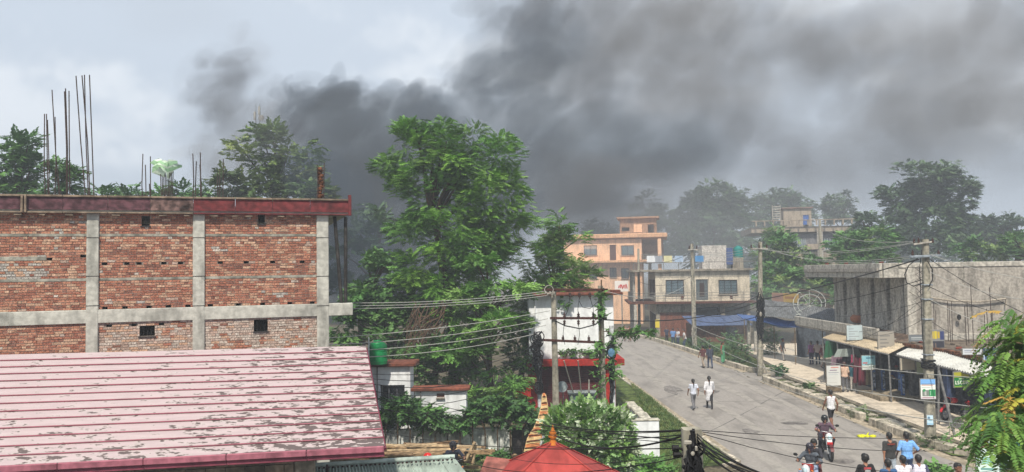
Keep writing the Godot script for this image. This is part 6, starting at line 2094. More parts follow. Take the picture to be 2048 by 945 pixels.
func bushes() -> void:
	var base := at(1180, 935, 25.5) * Vector3(1, 0, 1)
	var o := thing("flowering_bush", "large variegated bush with white flecks behind the red pavilion", "bush", T(base))
	var xs := []
	var cs := []
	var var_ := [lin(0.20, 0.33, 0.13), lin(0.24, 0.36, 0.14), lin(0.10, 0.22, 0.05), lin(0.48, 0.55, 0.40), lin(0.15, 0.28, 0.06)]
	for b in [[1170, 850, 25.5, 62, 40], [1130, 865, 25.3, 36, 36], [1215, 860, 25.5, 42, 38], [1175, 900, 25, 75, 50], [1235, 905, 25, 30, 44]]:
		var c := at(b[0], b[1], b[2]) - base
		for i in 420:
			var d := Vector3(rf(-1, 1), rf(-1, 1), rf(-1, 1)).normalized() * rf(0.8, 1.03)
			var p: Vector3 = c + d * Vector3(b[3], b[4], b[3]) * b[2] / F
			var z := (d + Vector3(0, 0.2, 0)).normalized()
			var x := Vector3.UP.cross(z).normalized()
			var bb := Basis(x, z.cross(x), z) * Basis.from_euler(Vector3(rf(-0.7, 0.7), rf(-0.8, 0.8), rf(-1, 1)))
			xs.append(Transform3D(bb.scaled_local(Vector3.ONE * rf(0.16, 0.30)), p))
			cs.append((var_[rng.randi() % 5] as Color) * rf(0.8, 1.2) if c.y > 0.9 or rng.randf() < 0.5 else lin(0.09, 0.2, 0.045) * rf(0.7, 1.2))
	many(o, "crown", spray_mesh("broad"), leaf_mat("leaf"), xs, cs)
	var m := MB.new()
	for i in 14:
		var a := TAU * i / 14
		m.tube([Vector3(cos(a) * 0.1, 0, sin(a) * 0.1), Vector3(cos(a) * 0.4, 0.9, sin(a) * 0.4), Vector3(cos(a) * 0.7, 1.7, sin(a) * 0.7)], [0.04, 0.03, 0.01], 5)
	part(o, "stems", m.mesh(), surf("bark", Color.WHITE))
	var fm := MB.new()
	for i in 40:
		var d := Vector3(rf(-1, 1), rf(0, 1), rf(0, 1)).normalized()
		var c := at(1170, 850, 25.5) - base
		fm.ball(c + d * Vector3(1.0, 0.66, 1.0), Vector3.ONE * rf(0.02, 0.035), 5, 3)
	var fl := part(o, "blossoms", fm.mesh(), plain_mat("blossom_white", Color(0.9, 0.9, 0.86), 0.7))
	fl.set_meta("kind", "stuff")
	weeds("green_bush", "bright green leafy bush at the foot of the variegated bush", at(1200, 965, 22) * Vector3(1, 0, 1) + Vector3(0, 0, 0.0), 1.5, 1.55, 190, [lin(0.07, 0.20, 0.035), lin(0.10, 0.26, 0.05), lin(0.05, 0.14, 0.03)])
	weeds("green_bush", "long leaved green bush between the white gate block and the cable pole", on(1290, 955), 1.0, 0.75, 130, [lin(0.08, 0.20, 0.035), lin(0.12, 0.25, 0.05)])
	weeds("weed_bush", "weeds sprouting around the foot of the pole with posters", on(1872, 896), 0.5, 0.5, 34, [lin(0.10, 0.20, 0.06), lin(0.22, 0.26, 0.16), lin(0.07, 0.14, 0.04)])
	weeds("weed_bush", "weeds growing at the gap in the right kerb", on(1722, 836), 0.4, 0.45, 20, [lin(0.09, 0.17, 0.05), lin(0.16, 0.2, 0.1)])
	weeds("weed_bush", "small plant on the earth strip behind the man in the vest", on(1620, 780), 0.5, 0.45, 24, [lin(0.09, 0.17, 0.05)])
	weeds("weed_bush", "small round shrub on the forecourt corner by the middle pole", on(1557, 752), 0.55, 0.9, 40, [lin(0.05, 0.13, 0.05)])
	weeds("weed_bush", "leafy weeds behind the two men at the bottom of the picture", on(1872, 950), 0.45, 0.45, 34, [lin(0.12, 0.26, 0.06), lin(0.08, 0.18, 0.04)])
	for s in [["shrub before the brown kiosk", 1415, 705, 1.4, 1.0], ["tall shrub left of the middle pole", 1475, 728, 1.1, 2.6], ["dark shrub climbing beside the middle pole", 1542, 715, 0.8, 3.6], ["shrub on the island behind the green dressed woman", 1462, 700, 1.2, 2.0], ["low shrub at the far end of the island", 1392, 690, 1.2, 0.9]]:
		weeds("shrub", s[0], on(s[1], s[2]), s[3], s[4], 70, [lin(0.055, 0.12, 0.045), lin(0.08, 0.15, 0.05)])

# the tree that leans into the right edge, close to the camera: long drooping feathered leaves, some yellow
func near_tree() -> void:
	var base := Vector3(8.6, 0, -12.2)
	var o := thing("pinnate_tree", "near tree with long drooping feathered leaves partly yellow at the right edge", "tree", T(base))
	var greens := [Color(0.32, 0.47, 0.21), Color(0.25, 0.39, 0.19), Color(0.40, 0.53, 0.24), Color(0.62, 0.60, 0.22), Color(0.66, 0.52, 0.26)]
	var leaf_meshes := []
	for v in 5:
		var m := MB.new()
		var n := 13
		var dro := 0.5 + 0.12 * v
		for i in n:
			var t := (i + 1.0) / n
			var q := Vector3(0, -dro * t * t, t)
			for s in [-1, 1]:
				if i == n - 1 and s == 1: continue
				var l: float = (0.30 - 0.10 * absf(t - 0.45)) * rf(0.85, 1.1)
				var fwd := Vector3(s * 0.95, rf(-0.5, -0.1), rf(0.15, 0.45)).normalized()
				var sd := fwd.cross(Vector3(0, 1, 0.2)).normalized() * 0.052
				var mid := q + fwd * l * 0.4 + Vector3(0, 0.01, 0)
				var mid2 := q + fwd * l * 0.75
				var tip := q + fwd * l + Vector3(0, -0.03, 0)
				m.tri(q, mid + sd, mid - sd)
				m.quad(mid - sd, mid + sd, mid2 + sd * 0.8, mid2 - sd * 0.8)
				m.tri(mid2 - sd * 0.8, mid2 + sd * 0.8, tip)
		m.tube([Vector3.ZERO, Vector3(0, -dro * 0.25, 0.5), Vector3(0, -dro, 1.0)], [0.014, 0.009, 0.004], 4)
		leaf_meshes.append(m.mesh())
	var mats := []
	for c in greens:
		var mm: StandardMaterial3D = leaf_mat("leaf").duplicate()
		mm.vertex_color_use_as_albedo = false
		mm.albedo_color = c
		mm.resource_name = "pinnate_leaf"
		mats.append(mm)
	var tips := []
	for s in [[2010, 650, 13], [2040, 690, 12.6], [1985, 720, 12.6], [2030, 750, 12.2], [2010, 800, 12.0], [1975, 830, 11.8], [2040, 850, 11.8], [1995, 870, 11.6], [2060, 640, 12.8], [2000, 680, 12.4], [2025, 820, 12.4], [1990, 750, 12.4], [1955, 860, 12], [2030, 900, 11.6], [2020, 655, 12.5], [2045, 815, 11.8], [2075, 720, 12.0], [2080, 800, 12.0], [2050, 780, 12.6], [1990, 790, 12.8], [2020, 700, 12.9]]:
		tips.append(at(s[0] + (34 if s[1] < 800 else 18), s[1] + 6, s[2]) - base)
	var bark := surf("near_bark", Color(0.42, 0.36, 0.27), 0.95, 0.3)
	var tm := MB.new()
	tm.tube([Vector3(0, -0.1, 0), Vector3(-0.1, 1.5, 0.1), Vector3(-0.35, 3.2, 0.0), Vector3(-0.2, 4.8, 0.1), Vector3(0, 6.6, 0)], [0.17, 0.13, 0.10, 0.07, 0.03], 9)
	part(o, "trunk", tm.mesh(), bark)
	for tp in tips:
		var s := Vector3(-0.25, clamp(tp.y - 0.5, 1.8, 5.6), 0.05)
		var lm := MB.new()
		lm.tube([s, s.lerp(tp, 0.5) + Vector3(0, 0.2, 0), tp], [0.045, 0.03, 0.012], 5)
		part(o, "limb", lm.mesh(), bark)
		var yellow := rng.randf()
		for i in 25:
			var d := Vector3(rf(-1, 1), rf(-0.6, 1.0), rf(-1, 1)).normalized()
			var p: Vector3 = tp + d * rf(0.02, 0.36) + Vector3(0, rf(-0.15, 0.1), 0)
			var z := (Vector3(d.x, rf(-0.5, 0.25), d.z)).normalized()
			var x := Vector3.UP.cross(z).normalized()
			var k: int = rng.randi() % 3
			if rng.randf() < (0.2 if yellow > 0.65 else 0.04): k = 3 + rng.randi() % 2
			part(o, "leaf", leaf_meshes[rng.randi() % 5], mats[k], Transform3D(Basis(x, z.cross(x), z).scaled_local(Vector3.ONE * rf(0.26, 0.44)), p))


# ---------------------------------------------------------------- smoke
func puff(o: Node3D, m: FogMaterial, p: Vector3, s: Vector3, turn := Vector3.ZERO) -> void:
	var f := FogVolume.new()
	f.name = numbered(o, "puff")
	f.shape = RenderingServer.FOG_VOLUME_SHAPE_ELLIPSOID
	f.size = s * 2.0
	f.material = m
	f.transform = Transform3D(Basis.from_euler(turn), p)
	o.add_child(f)

func fog_mat(d: float, c: Color) -> FogMaterial:
	var key := "fog%.4f%s" % [d, c.to_html()]
	if mat_cache.has(key): return mat_cache[key]
	var m := FogMaterial.new()
	m.density = d
	m.albedo = c
	m.resource_name = "smoke"
	mat_cache[key] = m
	return m

func build_smoke() -> void:
	var o := Node3D.new()
	o.name = "drifting_cloud_smoke"
	add_child(o)
	metas(o, "dark smoke rising behind the trees and drifting to the right", "smoke", "", "stuff")
	var black := Color(0.40, 0.45, 0.51)
	var greyc := Color(0.52, 0.53, 0.56)
	var warm := Color(0.56, 0.54, 0.53)
	# [u, v, depth, rx, ry, optical depth, colour, children]
	var spec := [
		# low dense smoke behind the brick building and the tall tree
		[740, 560, 92, 150, 110, 3.51, 0, 4], [690, 440, 92, 100, 110, 2.70, 0, 5], [800, 420, 95, 120, 110, 2.97, 0, 5], [930, 430, 98, 130, 110, 1.98, 0, 4], [860, 320, 97, 120, 90, 2.03, 0, 5],
		[640, 370, 90, 90, 70, 1.89, 0, 5], [715, 310, 94, 100, 70, 2.29, 0, 6], [640, 245, 94, 74, 60, 2.03, 0, 8], [600, 195, 94, 52, 44, 1.35, 0, 8], [690, 215, 95, 66, 52, 1.89, 0, 8], [790, 235, 97, 74, 54, 1.89, 0, 7], [860, 225, 99, 66, 54, 1.76, 0, 7], [760, 380, 93, 90, 70, 1.89, 0, 5],
		# wisps on the left
		[440, 160, 100, 66, 54, 0.7, 1, 8], [430, 240, 100, 74, 60, 0.6, 1, 7], [500, 215, 98, 80, 75, 0.55, 1, 6], [440, 320, 98, 80, 60, 0.55, 2, 6], [490, 110, 102, 60, 60, 0.2, 2, 5], [530, 290, 96, 80, 70, 0.8, 2, 6], [590, 300, 95, 70, 70, 1.0, 0, 6], [410, 360, 98, 40, 36, 0.25, 1, 5],
		# the leaning column
		[1010, 280, 104, 130, 100, 1.4, 0, 6], [980, 160, 108, 90, 80, 0.9, 0, 7], [1070, 130, 112, 110, 100, 1.0, 0, 6], [1060, 20, 116, 120, 90, 1.0, 1, 6], [1180, 60, 120, 130, 100, 0.8, 2, 5], [1150, 200, 112, 140, 100, 1.0, 1, 6],
		[1190, 310, 108, 110, 70, 1.3, 0, 7], [1320, 310, 112, 120, 60, 0.9, 0, 6], [1280, 200, 118, 130, 90, 0.7, 2, 5], [1400, 190, 124, 120, 90, 0.7, 2, 6], [1330, 60, 126, 130, 90, 0.7, 2, 5], [1460, 50, 130, 130, 90, 0.6, 2, 5],
		[1440, 290, 122, 110, 70, 0.6, 1, 5], [1560, 310, 128, 120, 60, 0.45, 1, 4], [1100, 390, 104, 150, 80, 1.1, 1, 5], [1250, 400, 108, 130, 70, 0.8, 1, 4], [1390, 390, 114, 120, 60, 0.5, 1, 3],
		# the far right bank
		[1560, 180, 132, 130, 110, 0.45, 2, 4], [1620, 60, 134, 130, 90, 0.5, 2, 4], [1700, 110, 136, 120, 90, 0.55, 2, 6], [1760, 240, 136, 120, 80, 0.6, 2, 6], [1850, 80, 140, 150, 100, 0.75, 2, 6], [1900, 200, 140, 130, 90, 0.75, 2, 6], [2010, 60, 144, 130, 100, 0.75, 2, 5], [2020, 230, 142, 120, 80, 0.65, 2, 5], [1640, 330, 132, 120, 60, 0.35, 1, 4], [2080, 330, 140, 120, 50, 0.3, 1, 3], [1880, 300, 138, 130, 50, 0.4, 1, 4],
		[1180, 430, 112, 180, 60, 0.75, 1, 5], [1820, 360, 134, 320, 60, 0.3, 1, 4], [720, 520, 92, 120, 110, 1.6, 0, 4], [745, 300, 93, 100, 64, 1.5, 0, 4],
		# thin haze among the far houses
		[1300, 540, 100, 300, 130, 0.16, 3, 0], [1580, 640, 66, 130, 80, 0.15, 3, 0], [1480, 440, 122, 260, 100, 0.22, 3, 0],
		# drifting round the trees behind the brick building
		[630, 350, 55, 70, 60, 0.45, 0, 0], [700, 510, 62, 90, 90, 0.8, 0, 0], [560, 270, 58, 60, 50, 0.25, 1, 0], [690, 400, 60, 60, 80, 0.5, 0, 0]]
	var cols := [black, greyc, warm, Color(0.86, 0.88, 0.90)]
	var keep := rng.state
	rng.seed = 4242
	for s in spec:
		var dep: float = s[2] * (1.35 if s[7] else 1.0)
		var k: float = dep / F
		var p := at(s[0], s[1], dep)
		var r := Vector3(s[3] * k, s[4] * k, (s[3] + s[4]) * 0.5 * k * 0.8)
		var tau: float = s[5] * (1.25 if s[7] and s[0] > 900 and s[0] < 1480 else 0.95)
		var n: int = s[7]
		if n == 0:
			puff(o, fog_mat(snappedf(tau / (2.0 * r.z), 0.0004), cols[s[6]]), p, r)
			continue
		var soft := 0.75 if s[0] > 1150 else 0.35
		for q in [0.55, 0.9, 1.28]:
			puff(o, fog_mat(snappedf(tau * soft * 0.42 / (2.0 * r.z), 0.0004), cols[s[6]]), p + Vector3(rf(-0.2, 0.2) * r.x, rf(-0.2, 0.2) * r.y, 0), r * q, Vector3(0, 0, rf(-0.4, 0.6)))
		for i in n * 4 + 7:
			var d := Vector3(rf(-1, 1), rf(-1, 1), rf(-1, 1))
			while d.length_squared() > 1.0: d = Vector3(rf(-1, 1), rf(-1, 1), rf(-1, 1))
			var f := 0.09 + 0.42 * pow(rf(0, 1), 1.8)
			var off := Vector3(d.x * r.x, d.y * r.y, d.z * r.z) * (1.2 - f * 0.5)
			var st := rf(0.7, 2.1)
			var rr := Vector3(r.x * f * st, r.x * f * rf(0.75, 1.1) / sqrt(st), r.z * f)
			puff(o, fog_mat(snappedf(tau * rf(0.4, 1.05) * (1.15 - soft * 0.75) / (2.0 * r.z), 0.002), cols[s[6]]), p + off, rr, Vector3(rf(-0.6, 0.6), rf(-0.6, 0.6), 0.55 + rf(-0.7, 0.7)))
	rng.state = keep


# ---------------------------------------------------------------- poles and cables
func pole(label: String, base: Vector3, top: Vector3, w0: float, w1: float, m: Material) -> Node3D:
	var o := thing("utility_pole", label, "utility pole")
	var mb := MB.new()
	var list := []
	for i in 7:
		var t := i / 6.0
		var p := base.lerp(top, t)
		var w: float = lerp(w0, w1, t) * 0.5
		var e := w * 0.75
		list.append([p + Vector3(w, 0, e), p + Vector3(e, 0, w), p + Vector3(-e, 0, w), p + Vector3(-w, 0, e), p + Vector3(-w, 0, -e), p + Vector3(-e, 0, -w), p + Vector3(e, 0, -w), p + Vector3(w, 0, -e)])
	mb.rings(list)
	part(o, "shaft", mb.mesh(), m)
	return o

func insulator(parent: Node, p: Vector3, s := 1.0, hang := false) -> void:
	if not mesh_cache.has("insulator"):
		var m := MB.new()
		m.lathe([Vector2(0.02, -0.08), Vector2(0.05, -0.05), Vector2(0.055, 0.0), Vector2(0.03, 0.015), Vector2(0.05, 0.04), Vector2(0.05, 0.07), Vector2(0.02, 0.10), Vector2(0.012, 0.16)], 8)
		mesh_cache["insulator"] = m.mesh()
	part(parent, "insulator", mesh_cache["insulator"], surf("porcelain_brown", Color(0.25, 0.17, 0.15), 0.3, 0.0, false, 0.0), Transform3D(Basis(Vector3.RIGHT, PI if hang else 0.0).scaled_local(Vector3.ONE * s), p))

func cable(label: String, a: Vector3, b: Vector3, sag: float, r: float, m: Material, group := "", called := "power_cable") -> void:
	var mb := MB.new()
	var pts := []
	var n := 12
	for i in n + 1:
		var t := float(i) / n
		pts.append(a.lerp(b, t) - Vector3(0, 4.0 * sag * t * (1.0 - t), 0))
	mb.tube(pts, r, 4)
	single(called, mb.mesh(), m, label, "cable", Transform3D(), group)

func build_poles_and_cables() -> void:
	var con := surf("pole_concrete", Color(0.66, 0.64, 0.58), 0.9, 0.3, true, 0.12)
	var dkm := surf("cable_black", Color(0.10, 0.10, 0.11), 0.6, 0.0, false, 0.0)
	var pal := surf("cable_grey", Color(0.62, 0.62, 0.60), 0.5, 0.0, false, 0.0)
	var steel := surf("galvanised", Color(0.62, 0.66, 0.70), 0.45, 0.2, true)
	var rusty := surf("rusty_arm", Color(0.30, 0.17, 0.14), 0.8, 0.2)
	# right pole with the posters
	var pb := on(1862, 893)
	var pt := at(1851, 479, -pb.z)
	var o := pole("tall concrete pole with two posters and a steel crossarm beside the right kerb", pb, pt, 0.36, 0.22, con)
	var L := func(t: float) -> Vector3: return pb.lerp(pt, t)
	part(o, "crossarm", bx(at(1852, 513, -pb.z - 0.2), Vector3(1.25, 0.1, 0.12), 0.015, Basis(Vector3.BACK, 0.03)), steel)
	part(o, "top_arm", bx(at(1846, 487, -pb.z - 0.15), Vector3(0.75, 0.07, 0.09), 0.015, Basis(Vector3.BACK, 0.12)), surf("pale_pillar", Color.WHITE))
	for u in [1826, 1878]: insulator(o, at(u, 508, -pb.z - 0.2), 1.0)
	for u in [1829, 1838, 1866]: insulator(o, at(u, 483, -pb.z - 0.15), 0.9)
	var ring := MB.new()
	for v in [571, 600, 640, 711]:
		var p: Vector3 = L.call((893.0 - v) / 414.0)
		ring.box(p, Vector3(0.36, 0.05, 0.36), Basis(), 0.01)
	part(o, "band", ring.mesh(), steel)
	# loops of cable hanging from the crossarm
	var lm := MB.new()
	var pts := []
	for i in 15:
		var a := PI * 0.15 + i / 14.0 * PI * 1.35
		pts.append(at(1828 + 24 * (1 - cos(a)) * 0.6 - 8, 548 - 26 * sin(a + 1.6), -pb.z - 0.3 + 0.1 * sin(i)))
	lm.tube([at(1836, 517, -pb.z - 0.3), at(1818, 532, -pb.z - 0.35), at(1810, 550, -pb.z - 0.4), at(1814, 566, -pb.z - 0.4), at(1828, 573, -pb.z - 0.35), at(1848, 566, -pb.z - 0.25)], 0.022, 5)
	lm.tube([at(1856, 523, -pb.z - 0.25), at(1866, 540, -pb.z - 0.3), at(1866, 560, -pb.z - 0.3), at(1858, 574, -pb.z - 0.25)], 0.02, 5)
	lm.tube([at(1844, 500, -pb.z - 0.2), at(1840, 540, -pb.z - 0.22), at(1843, 600, -pb.z - 0.22), at(1846, 680, -pb.z - 0.22)], 0.018, 5)
	for i in 6: lm.tube([at(1846, 530 + i * 12, -pb.z - 0.22), at(1838 - rf(0, 10), 536 + i * 13, -pb.z - 0.3), at(1845, 548 + i * 14, -pb.z - 0.22)], 0.012, 4)
	part(o, "cable_loop", lm.mesh(), dkm)
	var coil := MB.new()
	var cc := at(1857, 731, -pb.z - 0.28)
	for k in 9: coil.torus(L.call(0.395) + Vector3(rf(-0.02, 0.02), -0.16 + 0.04 * k, rf(-0.02, 0.02)), Vector3(rf(-0.3, 0.3), 1, rf(-0.2, 0.2)).normalized(), 0.23 + 0.02 * (k % 3), 0.024, 20, 5)
	part(o, "cable_coil", coil.mesh(), dkm)
	var junk := MB.new()
	junk.box(at(1827, 588, -pb.z - 0.5), Vector3(0.36, 0.06, 0.06), Basis(Vector3.BACK, -0.55), 0.01)
	junk.box(at(1842, 531, -pb.z - 0.3), Vector3(0.1, 0.12, 0.08), Basis(), 0.01)
	part(o, "clamp", junk.mesh(), surf("pale_pillar", Color.WHITE))
	# posters tied to the pole
	var G := Color(0.13, 0.52, 0.30)
	var ps := sign_board("pole_poster", "blue white and green printed poster tied to the concrete pole", at(1857, 779, -pb.z - 0.32), Vector2(0.56, 0.78), -0.1, printed("print_poster", 64, 88, Color(0.86, 0.88, 0.86), [[0, 0, 64, 24, Color(0.45, 0.66, 0.88)], [4, 20, 56, 4, Color(0.35, 0.40, 0.55)], [4, 26, 50, 3, Color(0.75, 0.55, 0.50)], [4, 36, 38, 2, Color(0.6, 0.65, 0.65)], [6, 48, 30, 28, Color(0.45, 0.48, 0.46)], [10, 44, 10, 12, G], [36, 46, 28, 30, G], [16, 54, 8, 18, Color(0.68, 0.70, 0.68)], [40, 52, 3, 20, Color(0.6, 0.75, 0.64)], [0, 78, 64, 10, Color(0.80, 0.78, 0.80)], [6, 81, 50, 3, Color(0.55, 0.35, 0.42)]]))
	sign_board("pole_poster", "small pale blue sticker low on the concrete pole", at(1861, 841, -pb.z - 0.24), Vector2(0.24, 0.38), -0.05, printed("print_sticker", 24, 40, Color(0.74, 0.84, 0.90), [[3, 6, 9, 9, Color(0.35, 0.50, 0.62)], [6, 20, 12, 4, Color(0.5, 0.68, 0.78)], [0, 32, 24, 8, Color(0.60, 0.76, 0.86)]]))
	var gs := MB.new()
	gs.tube([Vector3(at(1908, 850, -pb.z + 1.0).x, 0.0, pb.z - 1.0), at(1899, 800, -pb.z + 1.2)], 0.05, 6)
	# middle pole, dark sheathed halfway up
	var ab := on(1521, 753)
	var a2 := at(1521, 484, -ab.z)
	o = pole("concrete pole wrapped in dark cable coils at the corner of the far kerb", ab, a2, 0.36, 0.22, con)
	var am := MB.new()
	am.box(at(1519, 498, -ab.z - 0.2), Vector3(1.15, 0.1, 0.1), Basis(), 0.01)
	part(o, "crossarm", am.mesh(), surf("pale_pillar", Color.WHITE))
	for u in [1503, 1519, 1534]: insulator(o, at(u, 494, -ab.z - 0.2), 1.2)
	var cm := MB.new()
	for i in 34:
		var v := rf(575, 648)
		cm.tube([at(1521 + rf(-8, 8), v, -ab.z - 0.28), at(1521 + rf(-9, 9), v + rf(10, 26), -ab.z - 0.33), at(1521 + rf(-7, 7), v + rf(28, 44), -ab.z - 0.28)], rf(0.02, 0.045), 4)
	for i in 8: cm.torus(at(1521 + rf(-4, 4), 600 + i * 6, -ab.z - 0.3), Vector3(rf(-0.3, 0.3), rf(-0.3, 0.3), 1).normalized(), rf(0.16, 0.26), 0.03, 16, 5)
	part(o, "cable_coil", cm.mesh(), dkm)
	cm = MB.new()
	cm.ball(at(1522, 629, -ab.z - 0.4), Vector3(0.09, 0.16, 0.09))
	part(o, "white_closure", cm.mesh(), surf("pale_pillar", Color.WHITE))
	var stay := MB.new()
	stay.tube([ab + Vector3(0.5, 0, 0.3), ab + Vector3(0.12, 1.0, 0.1)], 0.06, 5)
	stay.ball(ab + Vector3(0.65, 0.18, 0.4), Vector3(0.28, 0.18, 0.2))
	part(o, "pole_foot", stay.mesh(), surf("pale_pillar", Color.WHITE))
	# far poles
	var cb := on(1390, 702)
	o = pole("concrete pole before the cream house", cb, at(1384, 488, -cb.z), 0.4, 0.24, con)
	part(o, "crossarm", bx(at(1387, 500, -cb.z - 0.2), Vector3(1.0, 0.1, 0.1), 0.01), surf("pale_pillar", Color.WHITE))
	for u in [1379, 1394]: insulator(o, at(u, 496, -cb.z - 0.2), 1.4)
	cm = MB.new()
	for i in 8: cm.tube([at(1387 + rf(-4, 4), 610 + i * 5, -cb.z - 0.3), at(1387 + rf(-8, 8), 630 + i * 5, -cb.z - 0.35), at(1387 + rf(-4, 4), 650 + i * 5, -cb.z - 0.3)], 0.04, 4)
	part(o, "cable_coil", cm.mesh(), surf("pale_pillar", Color.WHITE))
	var db := on(1279, 668)
	pole("thin concrete pole at the left corner of the cream house", db, at(1277, 498, -db.z), 0.32, 0.22, con)
	var eb := at(1641, 560, 92) * Vector3(1, 0, 1)
	pole("pale distant pole standing before the grey house", eb, at(1640, 440, 92), 0.34, 0.24, con)
	# twin poles of the switch house with three crossarms
	var h := thing("twin_pole_frame", "pair of concrete poles with three rusty crossarms before the white switch house", "utility pole")
	var hz := 37.2
	for s in [[1107, 580, 0], [1201, 572, 1]]:
		var b := at(s[0] + 3, 700, hz) * Vector3(1, 0, 1)
		var t := at(s[0], s[1], hz)
		var mb := MB.new()
		mb.tube([b, t], [0.17, 0.12], 10)
		part(h, "shaft", mb.mesh(), con)
	for s in [[1085, 1216, 580, 0], [1100, 1214, 637, 0], [1070, 1206, 683, 6]]:
		var p := at(s[0], s[2] - s[3] / 2.0, hz - 0.18)
		var q := at(s[1], s[2] + s[3] / 2.0, hz - 0.18)
		part(h, "crossarm", bx((p + q) / 2, Vector3(p.distance_to(q), 0.11, 0.09), 0.01, look_basis(q - p)), rusty)
	for u in [1140, 1159, 1180]: insulator(h, at(u, 590, hz - 0.18), 1.3, true)
	for u in [1129, 1157, 1187]:
		insulator(h, at(u, 633, hz - 0.18), 1.3)
		insulator(h, at(u, 645, hz - 0.18), 1.2, true)
	for u in [1126, 1150, 1178]: insulator(h, at(u, 680, hz - 0.18), 1.3)
	var jm := MB.new()
	for s in [[1140, 592, 1129, 640], [1159, 594, 1157, 642], [1180, 594, 1187, 642], [1129, 645, 1130, 690], [1157, 647, 1156, 690]]:
		var a := at(s[0], s[1], hz - 0.25); var b := at(s[2], s[3], hz - 0.25)
		jm.tube([a, a.lerp(b, 0.5) + Vector3(rf(-0.1, 0.1), 0, 0.15), b], 0.012, 4)
	jm.tube([at(1110, 642, hz - 0.2), at(1130, 652, hz - 0.3), at(1160, 658, hz - 0.3), at(1190, 650, hz - 0.3), at(1204, 640, hz - 0.2)], 0.03, 5)
	jm.tube([at(1158, 602, hz - 0.2), at(1165, 615, hz - 0.3), at(1180, 618, hz - 0.3), at(1196, 604, hz - 0.2)], 0.014, 4)
	part(h, "jumper_wire", jm.mesh(), dkm)
	var wm := MB.new()
	for s in [[1128, 722, 1148, 790], [1156, 722, 1163, 790]]:
		wm.tube([at(s[0], s[1], hz + 1), at(s[2], s[3], hz + 2)], 0.03, 5)
	wm.tube([at(1178, 760, 39), at(1178, 788, 39)], 0.04, 5)
	part(h, "down_pipe", wm.mesh(), surf("pale_pillar", Color.WHITE))
	var ins := MB.new()
	for i in 5: ins.ball(at(1092 + i * 4, 586 + 3 * (i % 2), hz - 0.3), Vector3(0.07, 0.06, 0.06), 6, 4)
	ins.torus(at(1098, 580, hz - 0.3), Vector3(0, 0.3, 1).normalized(), 0.2, 0.02, 14, 4)
	part(h, "white_insulator", ins.mesh(), surf("pale_pillar", Color.WHITE))
	# creeper on the right twin pole and on the third pole
	var vb := on(1226, 850)
	var vz := 36.0
	o = pole("short cable pole overgrown with creeper right of the twin poles", at(1224, 700, vz) * Vector3(1, 0, 1), at(1223, 652, vz), 0.22, 0.18, surf("pole_white", Color(0.82, 0.83, 0.84), 0.8, 0.3, true))
	cm = MB.new()
	for i in 30:
		var v := rf(668, 790)
		cm.tube([at(1224 + rf(-4, 4), v, vz - 0.2), at(1224 + rf(-8, 8), v + 14, vz - 0.3), at(1224 + rf(-4, 4), v + 28, vz - 0.2)], rf(0.018, 0.035), 4)
	for i in 4: cm.torus(at(1222, 690 + i * 7, vz - 0.3), Vector3(rf(-0.3, 0.3), rf(-0.3, 0.3), 1).normalized(), rf(0.14, 0.2), 0.028, 14, 5)
	part(o, "cable_coil", cm.mesh(), dkm)
	cm = MB.new()
	cm.ball(at(1223, 706, vz - 0.45), Vector3(0.16, 0.19, 0.12))
	part(o, "blue_closure", cm.mesh(), surf("closure_blue", Color(0.40, 0.58, 0.72), 0.5, 0.1))
	var vine := thing("pole_creeper", "green creeper climbing the right twin pole and hanging over the road", "creeper")
	var spots := []
	for i in 60: spots.append(at(1201 + rf(-7, 8), rf(582, 640), hz - 0.25))
	for i in 50: spots.append(at(1199 + rf(-9, 6), rf(680, 800), hz - 0.25))
	for i in 90: spots.append(at(rf(1212, 1312), 664 + rf(-4, 6), vz + 0.3 - 0.002 * i))
	for i in 60: spots.append(at(1226 + rf(-12, 12), rf(665, 760), vz - 0.3))
	for i in 60: spots.append(at(rf(1120, 1215), 706 + rf(-7, 6), 41.8))
	for i in 20: spots.append(at(rf(1120, 1150), rf(590, 620), 41.8))
	leaf_patch(vine, "leaves", spots, 520, 0.08, 0.22, [lin(0.08, 0.20, 0.04), lin(0.12, 0.26, 0.06), lin(0.06, 0.14, 0.03)])
	var vs := MB.new()
	vs.tube([at(1206, 664, vz), at(1250, 662, vz), at(1312, 664, vz + 0.3)], 0.02, 4)
	vs.tube([at(1203, 560, hz - 0.2), at(1201, 700, hz - 0.2), at(1200, 810, hz - 0.2)], 0.03, 4)
	part(vine, "stem", vs.mesh(), surf("bark", Color.WHITE))
	# white cable pole at the left of the switch house
	var wz := 33.6
	o = pole("white cable pole with black cable coils left of the switch house", at(1081, 700, wz) * Vector3(1, 0, 1), at(1075, 664, wz), 0.24, 0.18, surf("pole_white", Color.WHITE))
	cm = MB.new()
	for i in 42:
		var v := rf(662, 735)
		cm.tube([at(1076 + rf(-8, 8), v, wz - 0.2), at(1074 + rf(-15, 12), v + rf(6, 18), wz - 0.35), at(1076 + rf(-7, 7), v + rf(20, 36), wz - 0.2)], rf(0.015, 0.035), 4)
	for i in 9: cm.torus(at(1072 + rf(-10, 8), 674 + i * 6, wz - 0.3), Vector3(rf(-0.4, 0.4), rf(-0.4, 0.4), 1).normalized(), rf(0.14, 0.24), 0.024, 16, 5)
	for i in 4: cm.torus(at(1078, 772 + i * 3, wz - 0.25), Vector3(rf(-0.2, 0.2), rf(-0.2, 0.2), 1).normalized(), 0.17, 0.024, 16, 5)
	for i in 6: cm.tube([at(1078 + rf(-6, 6), 735, wz - 0.25), at(1078 + rf(-6, 6), 790, wz - 0.25)], 0.022, 4)
	part(o, "cable_coil", cm.mesh(), dkm)
	# near pole at the bottom, buried in cable
	var nz := 7.6
	var nt := at(1383, 858, nz)
	var nb := Vector3(nt.x + 0.02, 0, -nz)
